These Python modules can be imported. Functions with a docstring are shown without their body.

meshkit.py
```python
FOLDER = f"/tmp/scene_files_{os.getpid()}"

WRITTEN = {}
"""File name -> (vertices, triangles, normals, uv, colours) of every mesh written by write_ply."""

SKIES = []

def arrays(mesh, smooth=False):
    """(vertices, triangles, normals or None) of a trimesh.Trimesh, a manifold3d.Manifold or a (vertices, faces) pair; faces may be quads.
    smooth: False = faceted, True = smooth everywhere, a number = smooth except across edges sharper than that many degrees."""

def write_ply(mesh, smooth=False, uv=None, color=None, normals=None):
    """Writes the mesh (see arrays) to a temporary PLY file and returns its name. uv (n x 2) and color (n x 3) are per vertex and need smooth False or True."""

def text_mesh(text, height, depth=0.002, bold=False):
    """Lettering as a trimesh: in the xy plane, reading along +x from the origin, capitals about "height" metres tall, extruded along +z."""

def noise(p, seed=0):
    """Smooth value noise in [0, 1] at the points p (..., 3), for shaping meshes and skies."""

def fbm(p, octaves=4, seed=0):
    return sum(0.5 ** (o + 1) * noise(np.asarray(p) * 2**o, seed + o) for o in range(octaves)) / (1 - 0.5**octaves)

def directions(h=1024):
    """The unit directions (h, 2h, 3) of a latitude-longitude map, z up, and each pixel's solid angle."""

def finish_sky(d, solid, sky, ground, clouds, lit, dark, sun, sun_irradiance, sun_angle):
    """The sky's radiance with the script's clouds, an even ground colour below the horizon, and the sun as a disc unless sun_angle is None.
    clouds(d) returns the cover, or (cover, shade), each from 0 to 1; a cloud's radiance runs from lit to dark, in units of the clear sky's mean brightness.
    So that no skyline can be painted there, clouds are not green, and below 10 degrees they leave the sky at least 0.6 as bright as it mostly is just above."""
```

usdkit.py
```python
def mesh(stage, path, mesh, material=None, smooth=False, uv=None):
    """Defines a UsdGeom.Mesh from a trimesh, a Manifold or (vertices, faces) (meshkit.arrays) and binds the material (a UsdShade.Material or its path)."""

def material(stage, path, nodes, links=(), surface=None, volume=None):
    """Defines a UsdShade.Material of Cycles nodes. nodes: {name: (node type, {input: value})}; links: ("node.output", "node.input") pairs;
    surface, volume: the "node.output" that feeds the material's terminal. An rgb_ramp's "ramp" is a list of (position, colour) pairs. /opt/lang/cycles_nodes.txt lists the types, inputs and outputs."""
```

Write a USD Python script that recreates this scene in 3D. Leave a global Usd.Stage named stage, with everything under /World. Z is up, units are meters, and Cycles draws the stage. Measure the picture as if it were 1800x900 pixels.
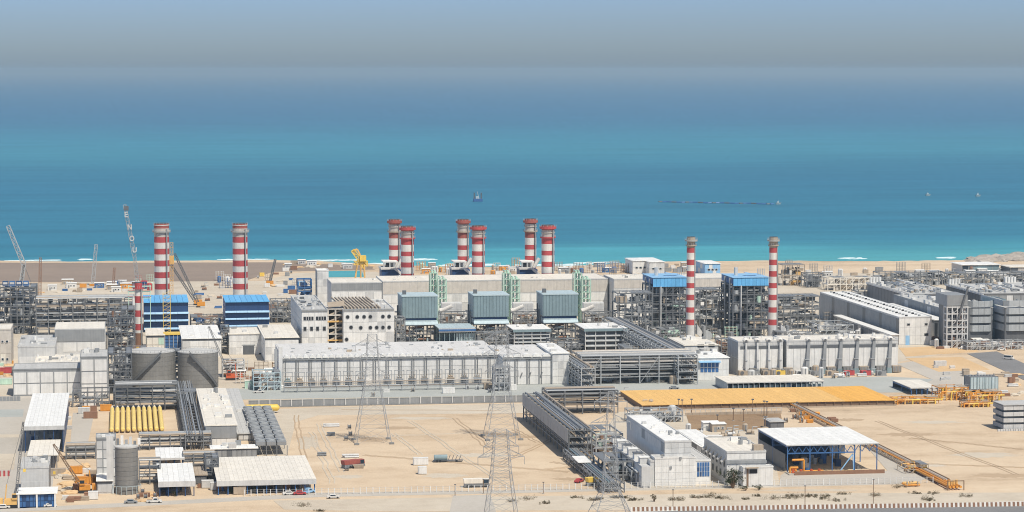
import math, random, numpy as np, trimesh, usdkit, meshkit
import manifold3d as m3
from pxr import Usd, UsdGeom, UsdLux, UsdShade, Gf, Sdf, Vt
stage = Usd.Stage.CreateInMemory()
UsdGeom.SetStageUpAxis(stage, 'Z'); UsdGeom.SetStageMetersPerUnit(stage, 1.0)
UsdGeom.Xform.Define(stage, '/World'); UsdGeom.Scope.Define(stage, '/World/Looks')
L = '/World/Looks/'
sin, cos, PI = math.sin, math.cos, math.pi
# ---------------------------------------------------------------- camera: a helicopter view 150 m above the plant, +y runs across the site to the sea
F, HOR, CZ = 4500.0, 122.0, 150.0
YAW = math.atan((900 - 215) / F); PIT = math.atan((450 - HOR) / F)
fw = np.array([sin(YAW) * cos(PIT), cos(YAW) * cos(PIT), -sin(PIT)])
rt = np.array([cos(YAW), -sin(YAW), 0.0]); up = np.cross(rt, fw)
cam = UsdGeom.Camera.Define(stage, '/World/camera')
cam.AddTransformOp().Set(Gf.Matrix4d(*rt, 0, *up, 0, *(-fw), 0, 0, 0, CZ, 1))
cam.CreateHorizontalApertureAttr(36.0); cam.CreateVerticalApertureAttr(18.0)
cam.CreateFocalLengthAttr(36.0 * F / 1800); cam.CreateClippingRangeAttr(Gf.Vec2f(1, 400000))
cam.CreateExposureAttr(0.18)
# ---------------------------------------------------------------- sky and sun
SUN_EL, SUN_AZ = math.radians(58), PI - math.radians(24)      # azimuth from +y towards +x: behind the camera, to its right
sund = np.array([sin(SUN_AZ) * cos(SUN_EL), cos(SUN_AZ) * cos(SUN_EL), sin(SUN_EL)])
usdkit.material(stage, L + 'sky_look', {
    'sky': ('sky_texture', {'sky_type': 'single_scattering', 'sun_disc': False, 'sun_elevation': SUN_EL, 'sun_rotation': SUN_AZ, 'altitude': 0.0, 'air_density': 1.0, 'aerosol_density': 1.6, 'ozone_density': 1.6}),
    'geo': ('texture_coordinate', {}), 'sep': ('separate_xyz', {}),
    'r': ('rgb_ramp', {'ramp': [(0, (1.46, 1.76, 2.3)), (.008, (1.37, 1.68, 2.2)), (.018, (1.13, 1.49, 2.17)), (.03, (.94, 1.32, 2.15)), (.12, (.85, 1.08, 1.5)), (.4, (1, 1, 1)), (1, (1, 1, 1))]}),
    'm': ('mix', {'mix_type': 'multiply', 'fac': 1.0}),
    'b': ('background_shader', {'strength': 0.085})},
    [('geo.generated', 'sep.vector'), ('sep.z', 'r.fac'), ('sky.color', 'm.color1'), ('r.color', 'm.color2'), ('m.color', 'b.color')], surface='b.background')
dome = UsdLux.DomeLight.Define(stage, '/World/sky')
UsdShade.MaterialBindingAPI.Apply(dome.GetPrim()).Bind(UsdShade.Material.Get(stage, L + 'sky_look'))
dome.GetPrim().SetCustomDataByKey('kind', 'structure')
sun = UsdLux.DistantLight.Define(stage, '/World/sun')
sun.CreateIntensityAttr(1.0); sun.CreateAngleAttr(0.55); sun.CreateNormalizeAttr(True); sun.CreateColorAttr(Gf.Vec3f(1.0, .95, .86))
zz = sund; xx = np.cross([0, 0, 1.0], zz); xx /= np.linalg.norm(xx); yy = np.cross(zz, xx)
sun.AddTransformOp().Set(Gf.Matrix4d(*xx, 0, *yy, 0, *zz, 0, 0, 0, 0, 1))
# ---------------------------------------------------------------- pixels of the photograph to places on the site
def ray(px, py): return fw * F + rt * (px - 900) - up * (py - 450)
def at(px, py, z=0.0):
    d = ray(px, py); return np.array([0, 0, CZ]) + d * ((z - CZ) / d[2])
def atY(px, py, Y):
    d = ray(px, py); return np.array([0, 0, CZ]) + d * (Y / d[1])
# ---------------------------------------------------------------- materials
def mat(name, col, rough=.6, metal=0.0, var=.055, scale=.35, dirt=None, bump=0.0, bscale=2.0, spec=.4):
    c = np.array(col, float); d = np.array(dirt if dirt is not None else c * .88)
    n = {'tc': ('geometry', {}), 'oi': ('object_info', {}), 'n': ('noise_texture', {'scale': scale, 'detail': 5.0, 'roughness': .62}),
         'r': ('rgb_ramp', {'ramp': [(.32, tuple(d)), (.62, tuple(c)), (.8, tuple(np.minimum(c * 1.06, .9)))]}),
         'mr': ('map_range', {'from_min': 0.0, 'from_max': 1.0, 'to_min': 1 - var, 'to_max': 1 + var * .6}),
         'sm': ('mapping', {'scale': (1.1, 1.1, .06)}), 'sn': ('noise_texture', {'scale': 1.0, 'detail': 4.0, 'roughness': .65}), 'sr': ('map_range', {'from_min': .36, 'from_max': .62, 'to_min': .9, 'to_max': 1.03, 'clamp': True}), 'sx': ('math', {'math_type': 'multiply'}), 'mx': ('vector_math', {'math_type': 'scale'}), 'p': ('principled_bsdf', {'roughness': rough, 'metallic': metal, 'specular_ior_level': spec})}
    k = [('tc.position', 'n.vector'), ('n.fac', 'r.fac'), ('oi.random', 'mr.value'), ('r.color', 'mx.vector1'), ('tc.position', 'sm.vector'), ('sm.vector', 'sn.vector'), ('sn.fac', 'sr.value'), ('mr.result', 'sx.value1'), ('sr.result', 'sx.value2'), ('sx.value', 'mx.scale'), ('mx.vector', 'p.base_color')]
    if bump:
        n['bn'] = ('noise_texture', {'scale': bscale, 'detail': 4.0}); n['bp'] = ('bump', {'strength': .6, 'distance': bump})
        k += [('tc.position', 'bn.vector'), ('bn.fac', 'bp.height'), ('bp.normal', 'p.normal')]
    return usdkit.material(stage, L + name, n, k, surface='p.BSDF')
M = {}
def mk(name, *a, **k): M[name] = mat(name, *a, **k)
# ground colours
def ground_mat(name, ramp, s1, s2, streak=None, bump=.12, scale3=(1, 1, 1)):
    n = {'g': ('geometry', {}), 'mp': ('mapping', {'scale': scale3}), 'a': ('noise_texture', {'scale': s1, 'detail': 6.0, 'roughness': .6, 'distortion': .6}), 'b': ('noise_texture', {'scale': s2, 'detail': 8.0, 'roughness': .7}),
         'ad': ('math', {'math_type': 'multiply_add', 'value2': .5, 'value3': 0.0}), 'ad2': ('math', {'math_type': 'multiply_add', 'value2': .3}), 'c': ('noise_texture', {'scale': 1.3, 'detail': 5.0, 'roughness': .7}), 'ad3': ('math', {'math_type': 'multiply_add', 'value2': .2}),
         'r': ('rgb_ramp', {'ramp': ramp}), 'p': ('principled_bsdf', {'roughness': .92, 'specular_ior_level': .15}), 'bn': ('noise_texture', {'scale': .9, 'detail': 6.0}), 'bp': ('bump', {'strength': .7, 'distance': bump})}
    k = [('g.position', 'mp.vector'), ('mp.vector', 'a.vector'), ('g.position', 'b.vector'), ('a.fac', 'ad.value1'), ('b.fac', 'ad2.value1'), ('ad.value', 'ad2.value3'), ('g.position', 'c.vector'), ('c.fac', 'ad3.value1'), ('ad2.value', 'ad3.value3'), ('ad3.value', 'r.fac'), ('g.position', 'bn.vector'), ('bn.fac', 'bp.height'), ('bp.normal', 'p.normal'), ('r.color', 'p.base_color')]
    M[name] = usdkit.material(stage, L + name, n, k, surface='p.BSDF')
ground_mat('sand', [(.34, (.34, .25, .165)), (.43, (.475, .36, .24)), (.5, (.555, .43, .295)), (.58, (.60, .475, .33)), (.68, (.67, .555, .41))], .014, .11, scale3=(.5, 1.6, 1))
ground_mat('taupe_fill', [(.3, (.21, .165, .13)), (.55, (.27, .21, .165)), (.7, (.33, .265, .20))], .01, .1, scale3=(.25, 1.5, 1))
# sea
usdkit.material(stage, L + 'sea_look', {
    'g': ('geometry', {}), 's': ('separate_xyz', {}),
    'mp': ('mapping', {'scale': (.0006, .0009, 1)}), 'n': ('noise_texture', {'scale': 1.0, 'detail': 5.0, 'roughness': .55, 'distortion': .5}),
    'w': ('math', {'math_type': 'multiply_add', 'value2': 1000.0}), 'mr': ('map_range', {'from_min': 2310.0, 'from_max': 9900.0, 'clamp': True}),
    'r': ('rgb_ramp', {'ramp': [(0, (0.086, 0.370, 0.395)), (.016, (0.061, 0.310, 0.364)), (.028, (0.040, 0.235, 0.307)), (.045, (0.027, 0.190, 0.276)), (.077, (0.026, 0.178, 0.265)), (.145, (0.024, 0.172, 0.262)), (.2, (0.024, 0.165, 0.260)), (.27, (0.027, 0.175, 0.265)), (.38, (0.042, 0.235, 0.317)), (.47, (0.040, 0.230, 0.322)), (.72, (0.036, 0.170, 0.281)), (1, (0.036, 0.160, 0.281))]}),
    'mq': ('mapping', {'scale': (.0025, .02, 1)}), 'n2': ('noise_texture', {'scale': 1.0, 'detail': 6.0, 'roughness': .65}),
    'm2': ('map_range', {'from_min': .3, 'from_max': .7, 'to_min': .74, 'to_max': 1.06}), 'v': ('vector_math', {'math_type': 'scale'}),
    'bq': ('mapping', {'scale': (.03, .12, 1)}), 'bn': ('noise_texture', {'scale': 1.0, 'detail': 5.0}), 'bp': ('bump', {'strength': .5, 'distance': .8}),
    'p': ('principled_bsdf', {'roughness': .45, 'specular_ior_level': .12})},
    [('g.position', 's.vector'), ('g.position', 'mp.vector'), ('mp.vector', 'n.vector'), ('n.fac', 'w.value1'), ('s.y', 'w.value3'), ('w.value', 'mr.value'), ('mr.result', 'r.fac'),
     ('g.position', 'mq.vector'), ('mq.vector', 'n2.vector'), ('n2.fac', 'm2.value'), ('r.color', 'v.vector1'), ('m2.result', 'v.scale'), ('v.vector', 'p.base_color'),
     ('g.position', 'bq.vector'), ('bq.vector', 'bn.vector'), ('bn.fac', 'bp.height'), ('bp.normal', 'p.normal')], surface='p.BSDF')
usdkit.material(stage, L + 'haze_air', {'v': ('principled_volume', {'color': (.555, .70, .74), 'density': 5.0e-5, 'anisotropy': .2})}, volume='v.volume')
for a in [('white_panel', (.74, .72, .67), .55), ('pale_grey', (.57, .56, .53), .55), ('cream_roof', (.78, .72, .61), .55), ('white_roof', (.84, .82, .76), .5), ('dull_roof', (.66, .64, .60), .6), ('grey_roof', (.50, .49, .46), .7),
          ('mid_grey', (.28, .285, .28), .55), ('steel', (.19, .195, .195), .5), ('dark_steel', (.13, .135, .14), .5), ('pale_steel', (.42, .43, .42), .45), ('blue_bright', (.14, .44, .74), .5), ('blue_pale', (.42, .62, .80), .45),
          ('blue_dark', (.025, .065, .16), .45), ('blue_frame', (.05, .14, .32), .45), ('blue_grey', (.22, .295, .31), .5), ('blue_grey_pale', (.46, .55, .56), .5), ('red_paint', (.47, .07, .068), .6), ('white_paint', (.72, .68, .61), .6),
          ('orange_red', (.62, .12, .04), .5), ('yellow', (.80, .55, .10), .5), ('orange', (.70, .30, .045), .5), ('ochre', (.76, .46, .15), .7), ('green_pale', (.50, .68, .54), .5), ('concrete', (.38, .37, .34), .85), ('dark_concrete', (.24, .235, .22), .85), ('tan', (.42, .34, .25), .7),
          ('beige_wall', (.58, .53, .46), .75), ('brown', (.22, .14, .085), .8), ('black', (.02, .02, .022), .5), ('dark_glass', (.025, .04, .055), .15), ('asphalt_metal', (.17, .17, .17), .7), ('rubber', (.03, .03, .03), .8), ('light_blue', (.28, .50, .72), .5), ('galvanised', (.34, .35, .35), .4), ('rust', (.28, .15, .09), .8), ('sooty_red', (.36, .10, .075), .7), ('sooty_white', (.52, .46, .40), .7), ('ochre_deep', (.78, .41, .08), .7), ('band_grey', (.40, .42, .42), .5), ('pale_yellow', (.83, .62, .20), .6), ('cover_grey', (.22, .21, .19), .75)]:
    mk(a[0], a[1], a[2])
ground_mat('gatch', [(.3, (.40, .33, .25)), (.5, (.52, .45, .35)), (.7, (.60, .53, .43))], .02, .2)
ground_mat('paving', [(.3, (.37, .335, .28)), (.5, (.45, .41, .35)), (.7, (.50, .46, .40))], .03, .4)
ground_mat('asphalt', [(.3, (.16, .155, .15)), (.5, (.20, .195, .19)), (.7, (.24, .235, .23))], .03, .4)
ground_mat('road_pale', [(.3, (.32, .33, .30)), (.5, (.38, .39, .36)), (.7, (.43, .43, .40))], .03, .4)
ground_mat('brown_soil', [(.35, (.19, .125, .07)), (.5, (.27, .18, .105)), (.65, (.34, .235, .14))], .03, .3)
ground_mat('orange_sand', [(.3, (.50, .33, .17)), (.5, (.58, .40, .22)), (.7, (.62, .45, .27))], .03, .3)
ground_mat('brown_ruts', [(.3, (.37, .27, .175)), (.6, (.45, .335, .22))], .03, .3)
ground_mat('rock', [(.3, (.22, .19, .16)), (.5, (.36, .32, .27)), (.7, (.48, .43, .37))], .05, .5, bump=.4)
ground_mat('leaf', [(.3, (.035, .045, .02)), (.5, (.06, .075, .03)), (.7, (.10, .11, .05))], .5, 2.)
ground_mat('dry_leaf', [(.3, (.14, .115, .065)), (.5, (.20, .165, .095)), (.7, (.27, .22, .13))], .5, 2.)
usdkit.material(stage, L + 'foam', {'p': ('principled_bsdf', {'base_color': (.60, .72, .71), 'roughness': .8})}, surface='p.BSDF')
M['foam'] = UsdShade.Material.Get(stage, L + 'foam'); M['sea'] = UsdShade.Material.Get(stage, L + 'sea_look')
# ---------------------------------------------------------------- mesh helpers
class MB:
    def __init__(s): s.v, s.f, s.n = [], [], 0
    def add(s, v, f):
        v = np.asarray(v, float); s.v.append(v); s.f.append(np.asarray(f, int) + s.n); s.n += len(v); return s
    Q = np.array([[0, 3, 2], [0, 2, 1], [4, 5, 6], [4, 6, 7], [0, 1, 5], [0, 5, 4], [1, 2, 6], [1, 6, 5], [2, 3, 7], [2, 7, 6], [3, 0, 4], [3, 4, 7]])
    def box(s, x0, x1, y0, y1, z0, z1):
        return s.add([(x0, y0, z0), (x1, y0, z0), (x1, y1, z0), (x0, y1, z0), (x0, y0, z1), (x1, y0, z1), (x1, y1, z1), (x0, y1, z1)], s.Q)
    def hexa(s, lo, hi): return s.add(list(lo) + list(hi), s.Q)
    def slab(s, a, b, c, d, t):
        up4 = [np.array(p, float) for p in (a, b, c, d)]; return s.add([p - (0, 0, t) for p in up4] + up4, s.Q)
    def bar(s, p, q, w, h=None):
        p, q = np.array(p, float), np.array(q, float); d = q - p; d = d / (np.linalg.norm(d) + 1e-9)
        r = np.cross(d, (0, 0, 1)); r = np.array((1., 0, 0)) if np.linalg.norm(r) < .02 else r / np.linalg.norm(r); u = np.cross(r, d); r = r * w / 2; u = u * (h or w) / 2
        return s.add([p - r - u, p + r - u, p + r + u, p - r + u, q - r - u, q + r - u, q + r + u, q - r + u], s.Q)
    def cyl(s, p, q, r, r2=None, n=8):
        p, q = np.array(p, float), np.array(q, float); d = q - p; d = d / (np.linalg.norm(d) + 1e-9)
        a = np.cross(d, (0, 0, 1)); a = np.array((1., 0, 0)) if np.linalg.norm(a) < .02 else a / np.linalg.norm(a); b = np.cross(d, a); r2 = r if r2 is None else r2
        t = np.arange(n) * 2 * PI / n; ring = np.cos(t)[:, None] * a + np.sin(t)[:, None] * b
        i = np.arange(n); j = (i + 1) % n
        f = np.vstack([np.c_[i, j, j + n], np.c_[i, j + n, i + n], np.c_[np.full(n, 2 * n), j, i], np.c_[np.full(n, 2 * n + 1), i + n, j + n]])
        return s.add(np.vstack([p + ring * r, q + ring * r2, [p], [q]]), f)
    def lathe(s, cx, cy, prof, n=28):
        t = np.arange(n) * 2 * PI / n; i = np.arange(n); j = (i + 1) % n
        v = np.vstack([np.c_[cx + r * np.cos(t), cy + r * np.sin(t), np.full(n, z)] for r, z in prof])
        f = np.vstack([np.vstack([np.c_[k * n + i, k * n + j, k * n + n + j], np.c_[k * n + i, k * n + n + j, k * n + n + i]]) for k in range(len(prof) - 1)])
        return s.add(v, f)
    def blob(s, c, r, n=1, seed=0, amp=.3, flat=1.0):
        m = trimesh.creation.icosphere(subdivisions=n); v = m.vertices * (1 + amp * (meshkit.noise(m.vertices * 2.1 + seed * 7.3, seed) - .5) * 2)[:, None] * np.asarray(r); v[:, 2] *= flat
        return s.add(v + np.array(c), m.faces)
    def tm(s, m): return s.add(m.vertices, m.faces)
used = {}
def nm(parent, name):
    k = (parent, name); c = used.get(k, 0); used[k] = c + 1; return parent + '/' + (name if c == 0 else f'{name}_{c:03d}')
def put(path, mb, m, o=(0, 0, 0), smooth=False):
    v = np.vstack(mb.v) - np.array(o, float); f = np.vstack(mb.f)
    if smooth: return usdkit.mesh(stage, path, trimesh.Trimesh(v, f, process=False), M[m], smooth=smooth).GetPrim()
    g = UsdGeom.Mesh.Define(stage, path)
    g.CreatePointsAttr(Vt.Vec3fArray.FromNumpy(v.astype(np.float32))); g.CreateFaceVertexCountsAttr(Vt.IntArray.FromNumpy(np.full(len(f), 3, np.int32)))
    g.CreateFaceVertexIndicesAttr(Vt.IntArray.FromNumpy(f.astype(np.int32).ravel())); g.CreateSubdivisionSchemeAttr('none')
    UsdShade.MaterialBindingAPI.Apply(g.GetPrim()).Bind(M[m]); return g.GetPrim()
def tag(p, label, cat=None, group=None, kind=None):
    for k, x in (('label', label), ('category', cat), ('group', group), ('kind', kind)):
        if x: p.SetCustomDataByKey(k, x)
class Thing:
    def __init__(s, name, label, cat, o, group=None):
        s.o = np.array(o, float); s.path = nm('/World', name); x = UsdGeom.Xform.Define(stage, s.path); x.AddTranslateOp().Set(Gf.Vec3d(*map(float, s.o))); tag(x.GetPrim(), label, cat, group)
    def p(s, name, mb, m, parent=None, label=None, smooth=False, kind=None):
        path = nm(parent or s.path, name); q = put(path, mb, m, s.o, smooth); tag(q, label, kind=kind); return path
def dup(t, loc, label, rz=0.0, group=None):
    base = t.path.rsplit('/', 1)[1]; base = base if not base[-3:].isdigit() else base[:-4]
    path = nm('/World', base); x = UsdGeom.Xform.Define(stage, path); x.AddTranslateOp().Set(Gf.Vec3d(*map(float, loc)))
    if rz: x.AddRotateZOp().Set(rz)
    x.GetPrim().GetReferences().AddInternalReference(t.path); x.GetPrim().SetInstanceable(True)
    was = stage.GetPrimAtPath(t.path).GetCustomData(); tag(x.GetPrim(), label, was['category'], group or was.get('group'))
def solo(name, label, cat, mb, m, group=None, kind=None, smooth=False): q = put(nm('/World', name), mb, m, smooth=smooth); tag(q, label, cat, group, kind); return q
def rects(x0, x1, n, gap): e = np.linspace(x0, x1, n + 1); return [(e[i] + gap / 2, e[i + 1] - gap / 2) for i in range(n)]
# a footprint from the photograph: base line y, left and right x, top y; depth in metres or from the roof's far edge
class B:
    def __init__(s, xl, xr, yb, yt=None, d=20.0, yk=None, h=None):
        p = at(xl, yb); s.x0, s.y0 = p[0], p[1]; s.x1 = atY(xr, yb, s.y0)[0]; s.h = h if h is not None else atY(xl, yt, s.y0)[2]
        s.y1 = at(xl, yk, s.h)[1] if yk else s.y0 + d; s.o = ((s.x0 + s.x1) / 2, s.y0, 0.0); s.w = s.x1 - s.x0; s.d = s.y1 - s.y0
    def z(s, py): return atY((900), py, s.y0)[2]
    def x(s, px): return atY(px, 560, s.y0)[0]
# wall pieces laid proud of a face: side f front, l left, r right
def facing(t, name, side, b0, b1, at_, z0, z1, m, proud=.12, parent=None, th=.1):
    k = MB()
    if side == 'f': k.box(b0, b1, at_ - proud, at_ - proud + th + .05, z0, z1)
    elif side == 'l': k.box(at_ - proud, at_ - proud + th + .05, b0, b1, z0, z1)
    else: k.box(at_ + proud - th - .05, at_ + proud, b0, b1, z0, z1)
    return t.p(name, k, m, parent)
def panels(t, side, b0, b1, at_, z0, z1, cols, rows, m, gap=.3, name='panel', skip=(), parent=None):
    for i, (a, b) in enumerate(rects(b0, b1, cols, gap)):
        for j, (c, d) in enumerate(rects(z0, z1, rows, gap)):
            if (i, j) not in skip: facing(t, name, side, a, b, at_, c, d, m if isinstance(m, str) else m[0 if (i * 7 + j * 13 + cols) % 6 else 1 % len(m)], parent=parent)
def window(t, side, c, at_, zc, w, h, frame='white_panel', pane='dark_glass', parent=None):
    f = facing(t, 'window', side, c - w / 2, c + w / 2, at_, zc - h / 2, zc + h / 2, frame, proud=.2, parent=parent)
    if parent is None: facing(t, 'pane', side, c - w / 2 + .2, c + w / 2 - .2, at_, zc - h / 2 + .2, zc + h / 2 - .2, pane, proud=.26, parent=f)
def roofing(t, x0, x1, y0, y1, z0, z1, n, m, name='roof_panel', gap=.05, th=.25, parent=None, axis='x'):
    for a, b in rects(*((x0, x1) if axis == 'x' else (y0, y1)), n, gap):
        k = MB()
        if axis == 'x': k.slab((a, y0, z0), (b, y0, z0), (b, y1, z1), (a, y1, z1), th)
        else:
            za, zb = z0 + (z1 - z0) * (a - y0) / (y1 - y0), z0 + (z1 - z0) * (b - y0) / (y1 - y0); k.slab((x0, a, za), (x1, a, za), (x1, b, zb), (x0, b, zb), th)
        t.p(name, k, m, parent)
def shell(name, label, cat, b, wall='white_panel', roof='grey_roof', group=None, par=.5, nroof=0, over=0.0, roof_rise=0.0):
    t = Thing(name, label, cat, b.o, group); k = MB().box(b.x0, b.x1, b.y0, b.y1, 0, b.h); t.w = t.p('wall', k, wall)
    k = MB().hexa([(b.x0 - over, b.y0 - over, b.h + .01), (b.x1 + over, b.y0 - over, b.h + .01), (b.x1 + over, b.y1 + over, b.h + .01), (b.x0 - over, b.y1 + over, b.h + .01)],
                  [(b.x0 - over, b.y0 - over, b.h + .3), (b.x1 + over, b.y0 - over, b.h + .3), (b.x1 + over, b.y1 + over, b.h + .3 + roof_rise), (b.x0 - over, b.y1 + over, b.h + .3 + roof_rise)])
    t.r = t.p('roof', k, roof)
    if par:
        for q in ((b.x0, b.x1, b.y0 - .15, b.y0 + .15), (b.x0, b.x1, b.y1 - .15, b.y1 + .15), (b.x0 - .15, b.x0 + .15, b.y0 + .15, b.y1 - .15), (b.x1 - .15, b.x1 + .15, b.y0 + .15, b.y1 - .15)):
            t.p('parapet', MB().box(*q, b.h + .02, b.h + .3 + par), wall, t.r)
    if nroof: roofing(t, b.x0 + .3, b.x1 - .3, b.y0 + .3, b.y1 - .3, b.h + .45, b.h + .45 + roof_rise, nroof, roof, parent=t.r, th=.15)
    return t
def roof_units(t, b, n, seed, m=('pale_grey', 'white_panel', 'mid_grey'), size=(1.2, 3.2), zone=(.05, .95, .1, .9)):
    r = random.Random(seed)
    for i in range(n):
        x = b.x0 + b.w * r.uniform(*zone[:2]); y = b.y0 + b.d * r.uniform(*zone[2:]); a, c, h = r.uniform(*size), r.uniform(*size), r.uniform(.7, 2.0) * size[0] * .8
        k = MB()
        if r.random() < .7: k.box(x - a / 2, x + a / 2, y - c / 2, y + c / 2, b.h + .3, b.h + .3 + h)
        else: k.cyl((x, y, b.h + .3), (x, y, b.h + .3 + h), a / 3)
        t.p('roof_vent' if k.n > 8 else 'roof_unit', k, r.choice(m), getattr(t, 'r', None))
def columns(t, xs, ys, z0, z1, w, m, name='column'):
    for x in xs:
        for y in ys: t.p(name, MB().box(x - w / 2, x + w / 2, y - w / 2, y + w / 2, z0, z1), m)
PIPES = ('pale_steel', 'galvanised', 'steel', 'tan', 'mid_grey', 'pale_grey')
def rack(t, x0, x1, y0, y1, levels, bay, axis, npipe, seed, m='steel', pipes=PIPES, rr=(.15, .42), w=.4, top=None, brace=True):
    """pipe rack: paired columns every bay, beams at each level, pipes along the axis"""
    r = random.Random(seed); H = levels[-1]; a0, a1, c0, c1 = (x0, x1, y0, y1) if axis == 'x' else (y0, y1, x0, x1)
    P = (lambda a, c, z: (a, c, z)) if axis == 'x' else (lambda a, c, z: (c, a, z))
    n = max(2, int(round((a1 - a0) / bay)) + 1); A = np.linspace(a0, a1, n)
    for a in A:
        for c in (c0, c1): t.p('column', MB().bar(P(a, c, 0), P(a, c, H + .5), w), m)
        k = MB()
        for z in levels: k.bar(P(a, c0, z), P(a, c1, z), w * .8)
        t.p('cross_beam', k, m)
    for c in (c0, c1):
        for z in levels: t.p('beam', MB().bar(P(a0, c, z - .45), P(a1, c, z - .45), w * .7), m)
    if brace:
        for i in range(0, n - 1, 3): t.p('brace', MB().bar(P(A[i], c0 - .1, .3), P(A[i + 1], c0 - .1, H), w * .45), m)
    for z in levels:
        c = c0 + .5
        while c < c1 - .3:
            q = r.uniform(*rr); b, e = (a0, a1) if r.random() < .75 else sorted((r.uniform(a0, a1), r.choice((a0, a1))))
            if e - b > 3 and r.random() < npipe: t.p('pipe', MB().cyl(P(b, c + q, z + q + .2), P(e, c + q, z + q + .2), q, n=7), r.choice(pipes))
            c += 2 * q + r.uniform(.1, .5)
    if top: t.p('walkway', MB().box(*( (x0 + .3, x1 - .3) if axis == 'x' else (x0 + (x1 - x0) * .3, x1 - (x1 - x0) * .3) ), *((y0 + (y1 - y0) * .3, y1 - (y1 - y0) * .3) if axis == 'x' else (y0 + .3, y1 - .3)), H + 1.1, H + 1.2), top)
def steelwork(t, x0, x1, y0, y1, levels, nx, ny, seed, m='dark_steel', w=.5, fill=1.0, mats=PIPES, floor=.6, fm='steel', size=1.0):
    """open process structure: column grid, floors, vessels, ducts and pipes between them"""
    r = random.Random(seed); X, Y = np.linspace(x0, x1, nx), np.linspace(y0, y1, ny); H = levels[-1]; lo = 0.0
    for x in X:
        for j, y in enumerate(Y):
            if j in (0, ny - 1) or x in (X[0], X[-1]): t.p('column', MB().box(x - w / 2, x + w / 2, y - w / 2, y + w / 2, 0, H + .4), m)
    for z in levels:
        for y in (Y[0], Y[-1]): t.p('beam', MB().bar((x0 + w / 2 + .01, y, z), (x1 - w / 2 - .01, y, z), w * .8, w * 1.2), m)
        for x in (X[0], X[-1]): t.p('beam', MB().bar((x, y0 + w / 2 + .01, z), (x, y1 - w / 2 - .01, z), w * .8, w * 1.2), m)
        for i in range(nx - 1):
            if r.random() < floor: t.p('platform', MB().box(X[i] + w * .6, X[i + 1] - w * .6, y0 + w + .5 * (r.random() < .4) * (y1 - y0), y1 - w, z + .1, z + .25), fm)
        t.p('railing', MB().bar((x0, y0 - .3, z + 1.2), (x1, y0 - .3, z + 1.2), .1), 'pale_steel')
        gap = z - lo; N = int(fill * (nx - 1) * 2.6 + .5)
        for _ in range(N):
            x, y = r.uniform(x0 + 1, x1 - 1), y0 + (y1 - y0) * r.random() ** 1.7 + .6; a = r.uniform(.5, 1.8) * size; q = r.random(); mm = r.choice(mats); zt = lo + gap * r.uniform(.4, .92)
            if q < .26: t.p('vessel', MB().cyl((x, y, lo + .3), (x, y, zt), a * .7, n=10), mm)
            elif q < .46: e = min(x + a * r.uniform(2, 5), x1 - .6); t.p('duct', MB().cyl((x - a, y, zt - a * .4), (e, y, zt - a * .4), a * .45, n=9), mm)
            elif q < .66: t.p('cabinet', MB().box(x - a, x + a, y, y + 2 * a, lo + .3, lo + .3 + min(gap * .8, 1.6 * a)), mm)
            elif q < .86: e = min(max(x + r.uniform(-9, 9) * size, x0), x1); t.p('pipe', MB().cyl((x, y, zt), (e, y, zt), .22, n=6).cyl((e, y, zt + .2), (e, y, lo), .22, n=6), mm)
            else: t.p('brace', MB().bar((x, y0 - .12, lo), (min(x + gap, x1), y0 - .12, z), .22), m)
        lo = z
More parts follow.
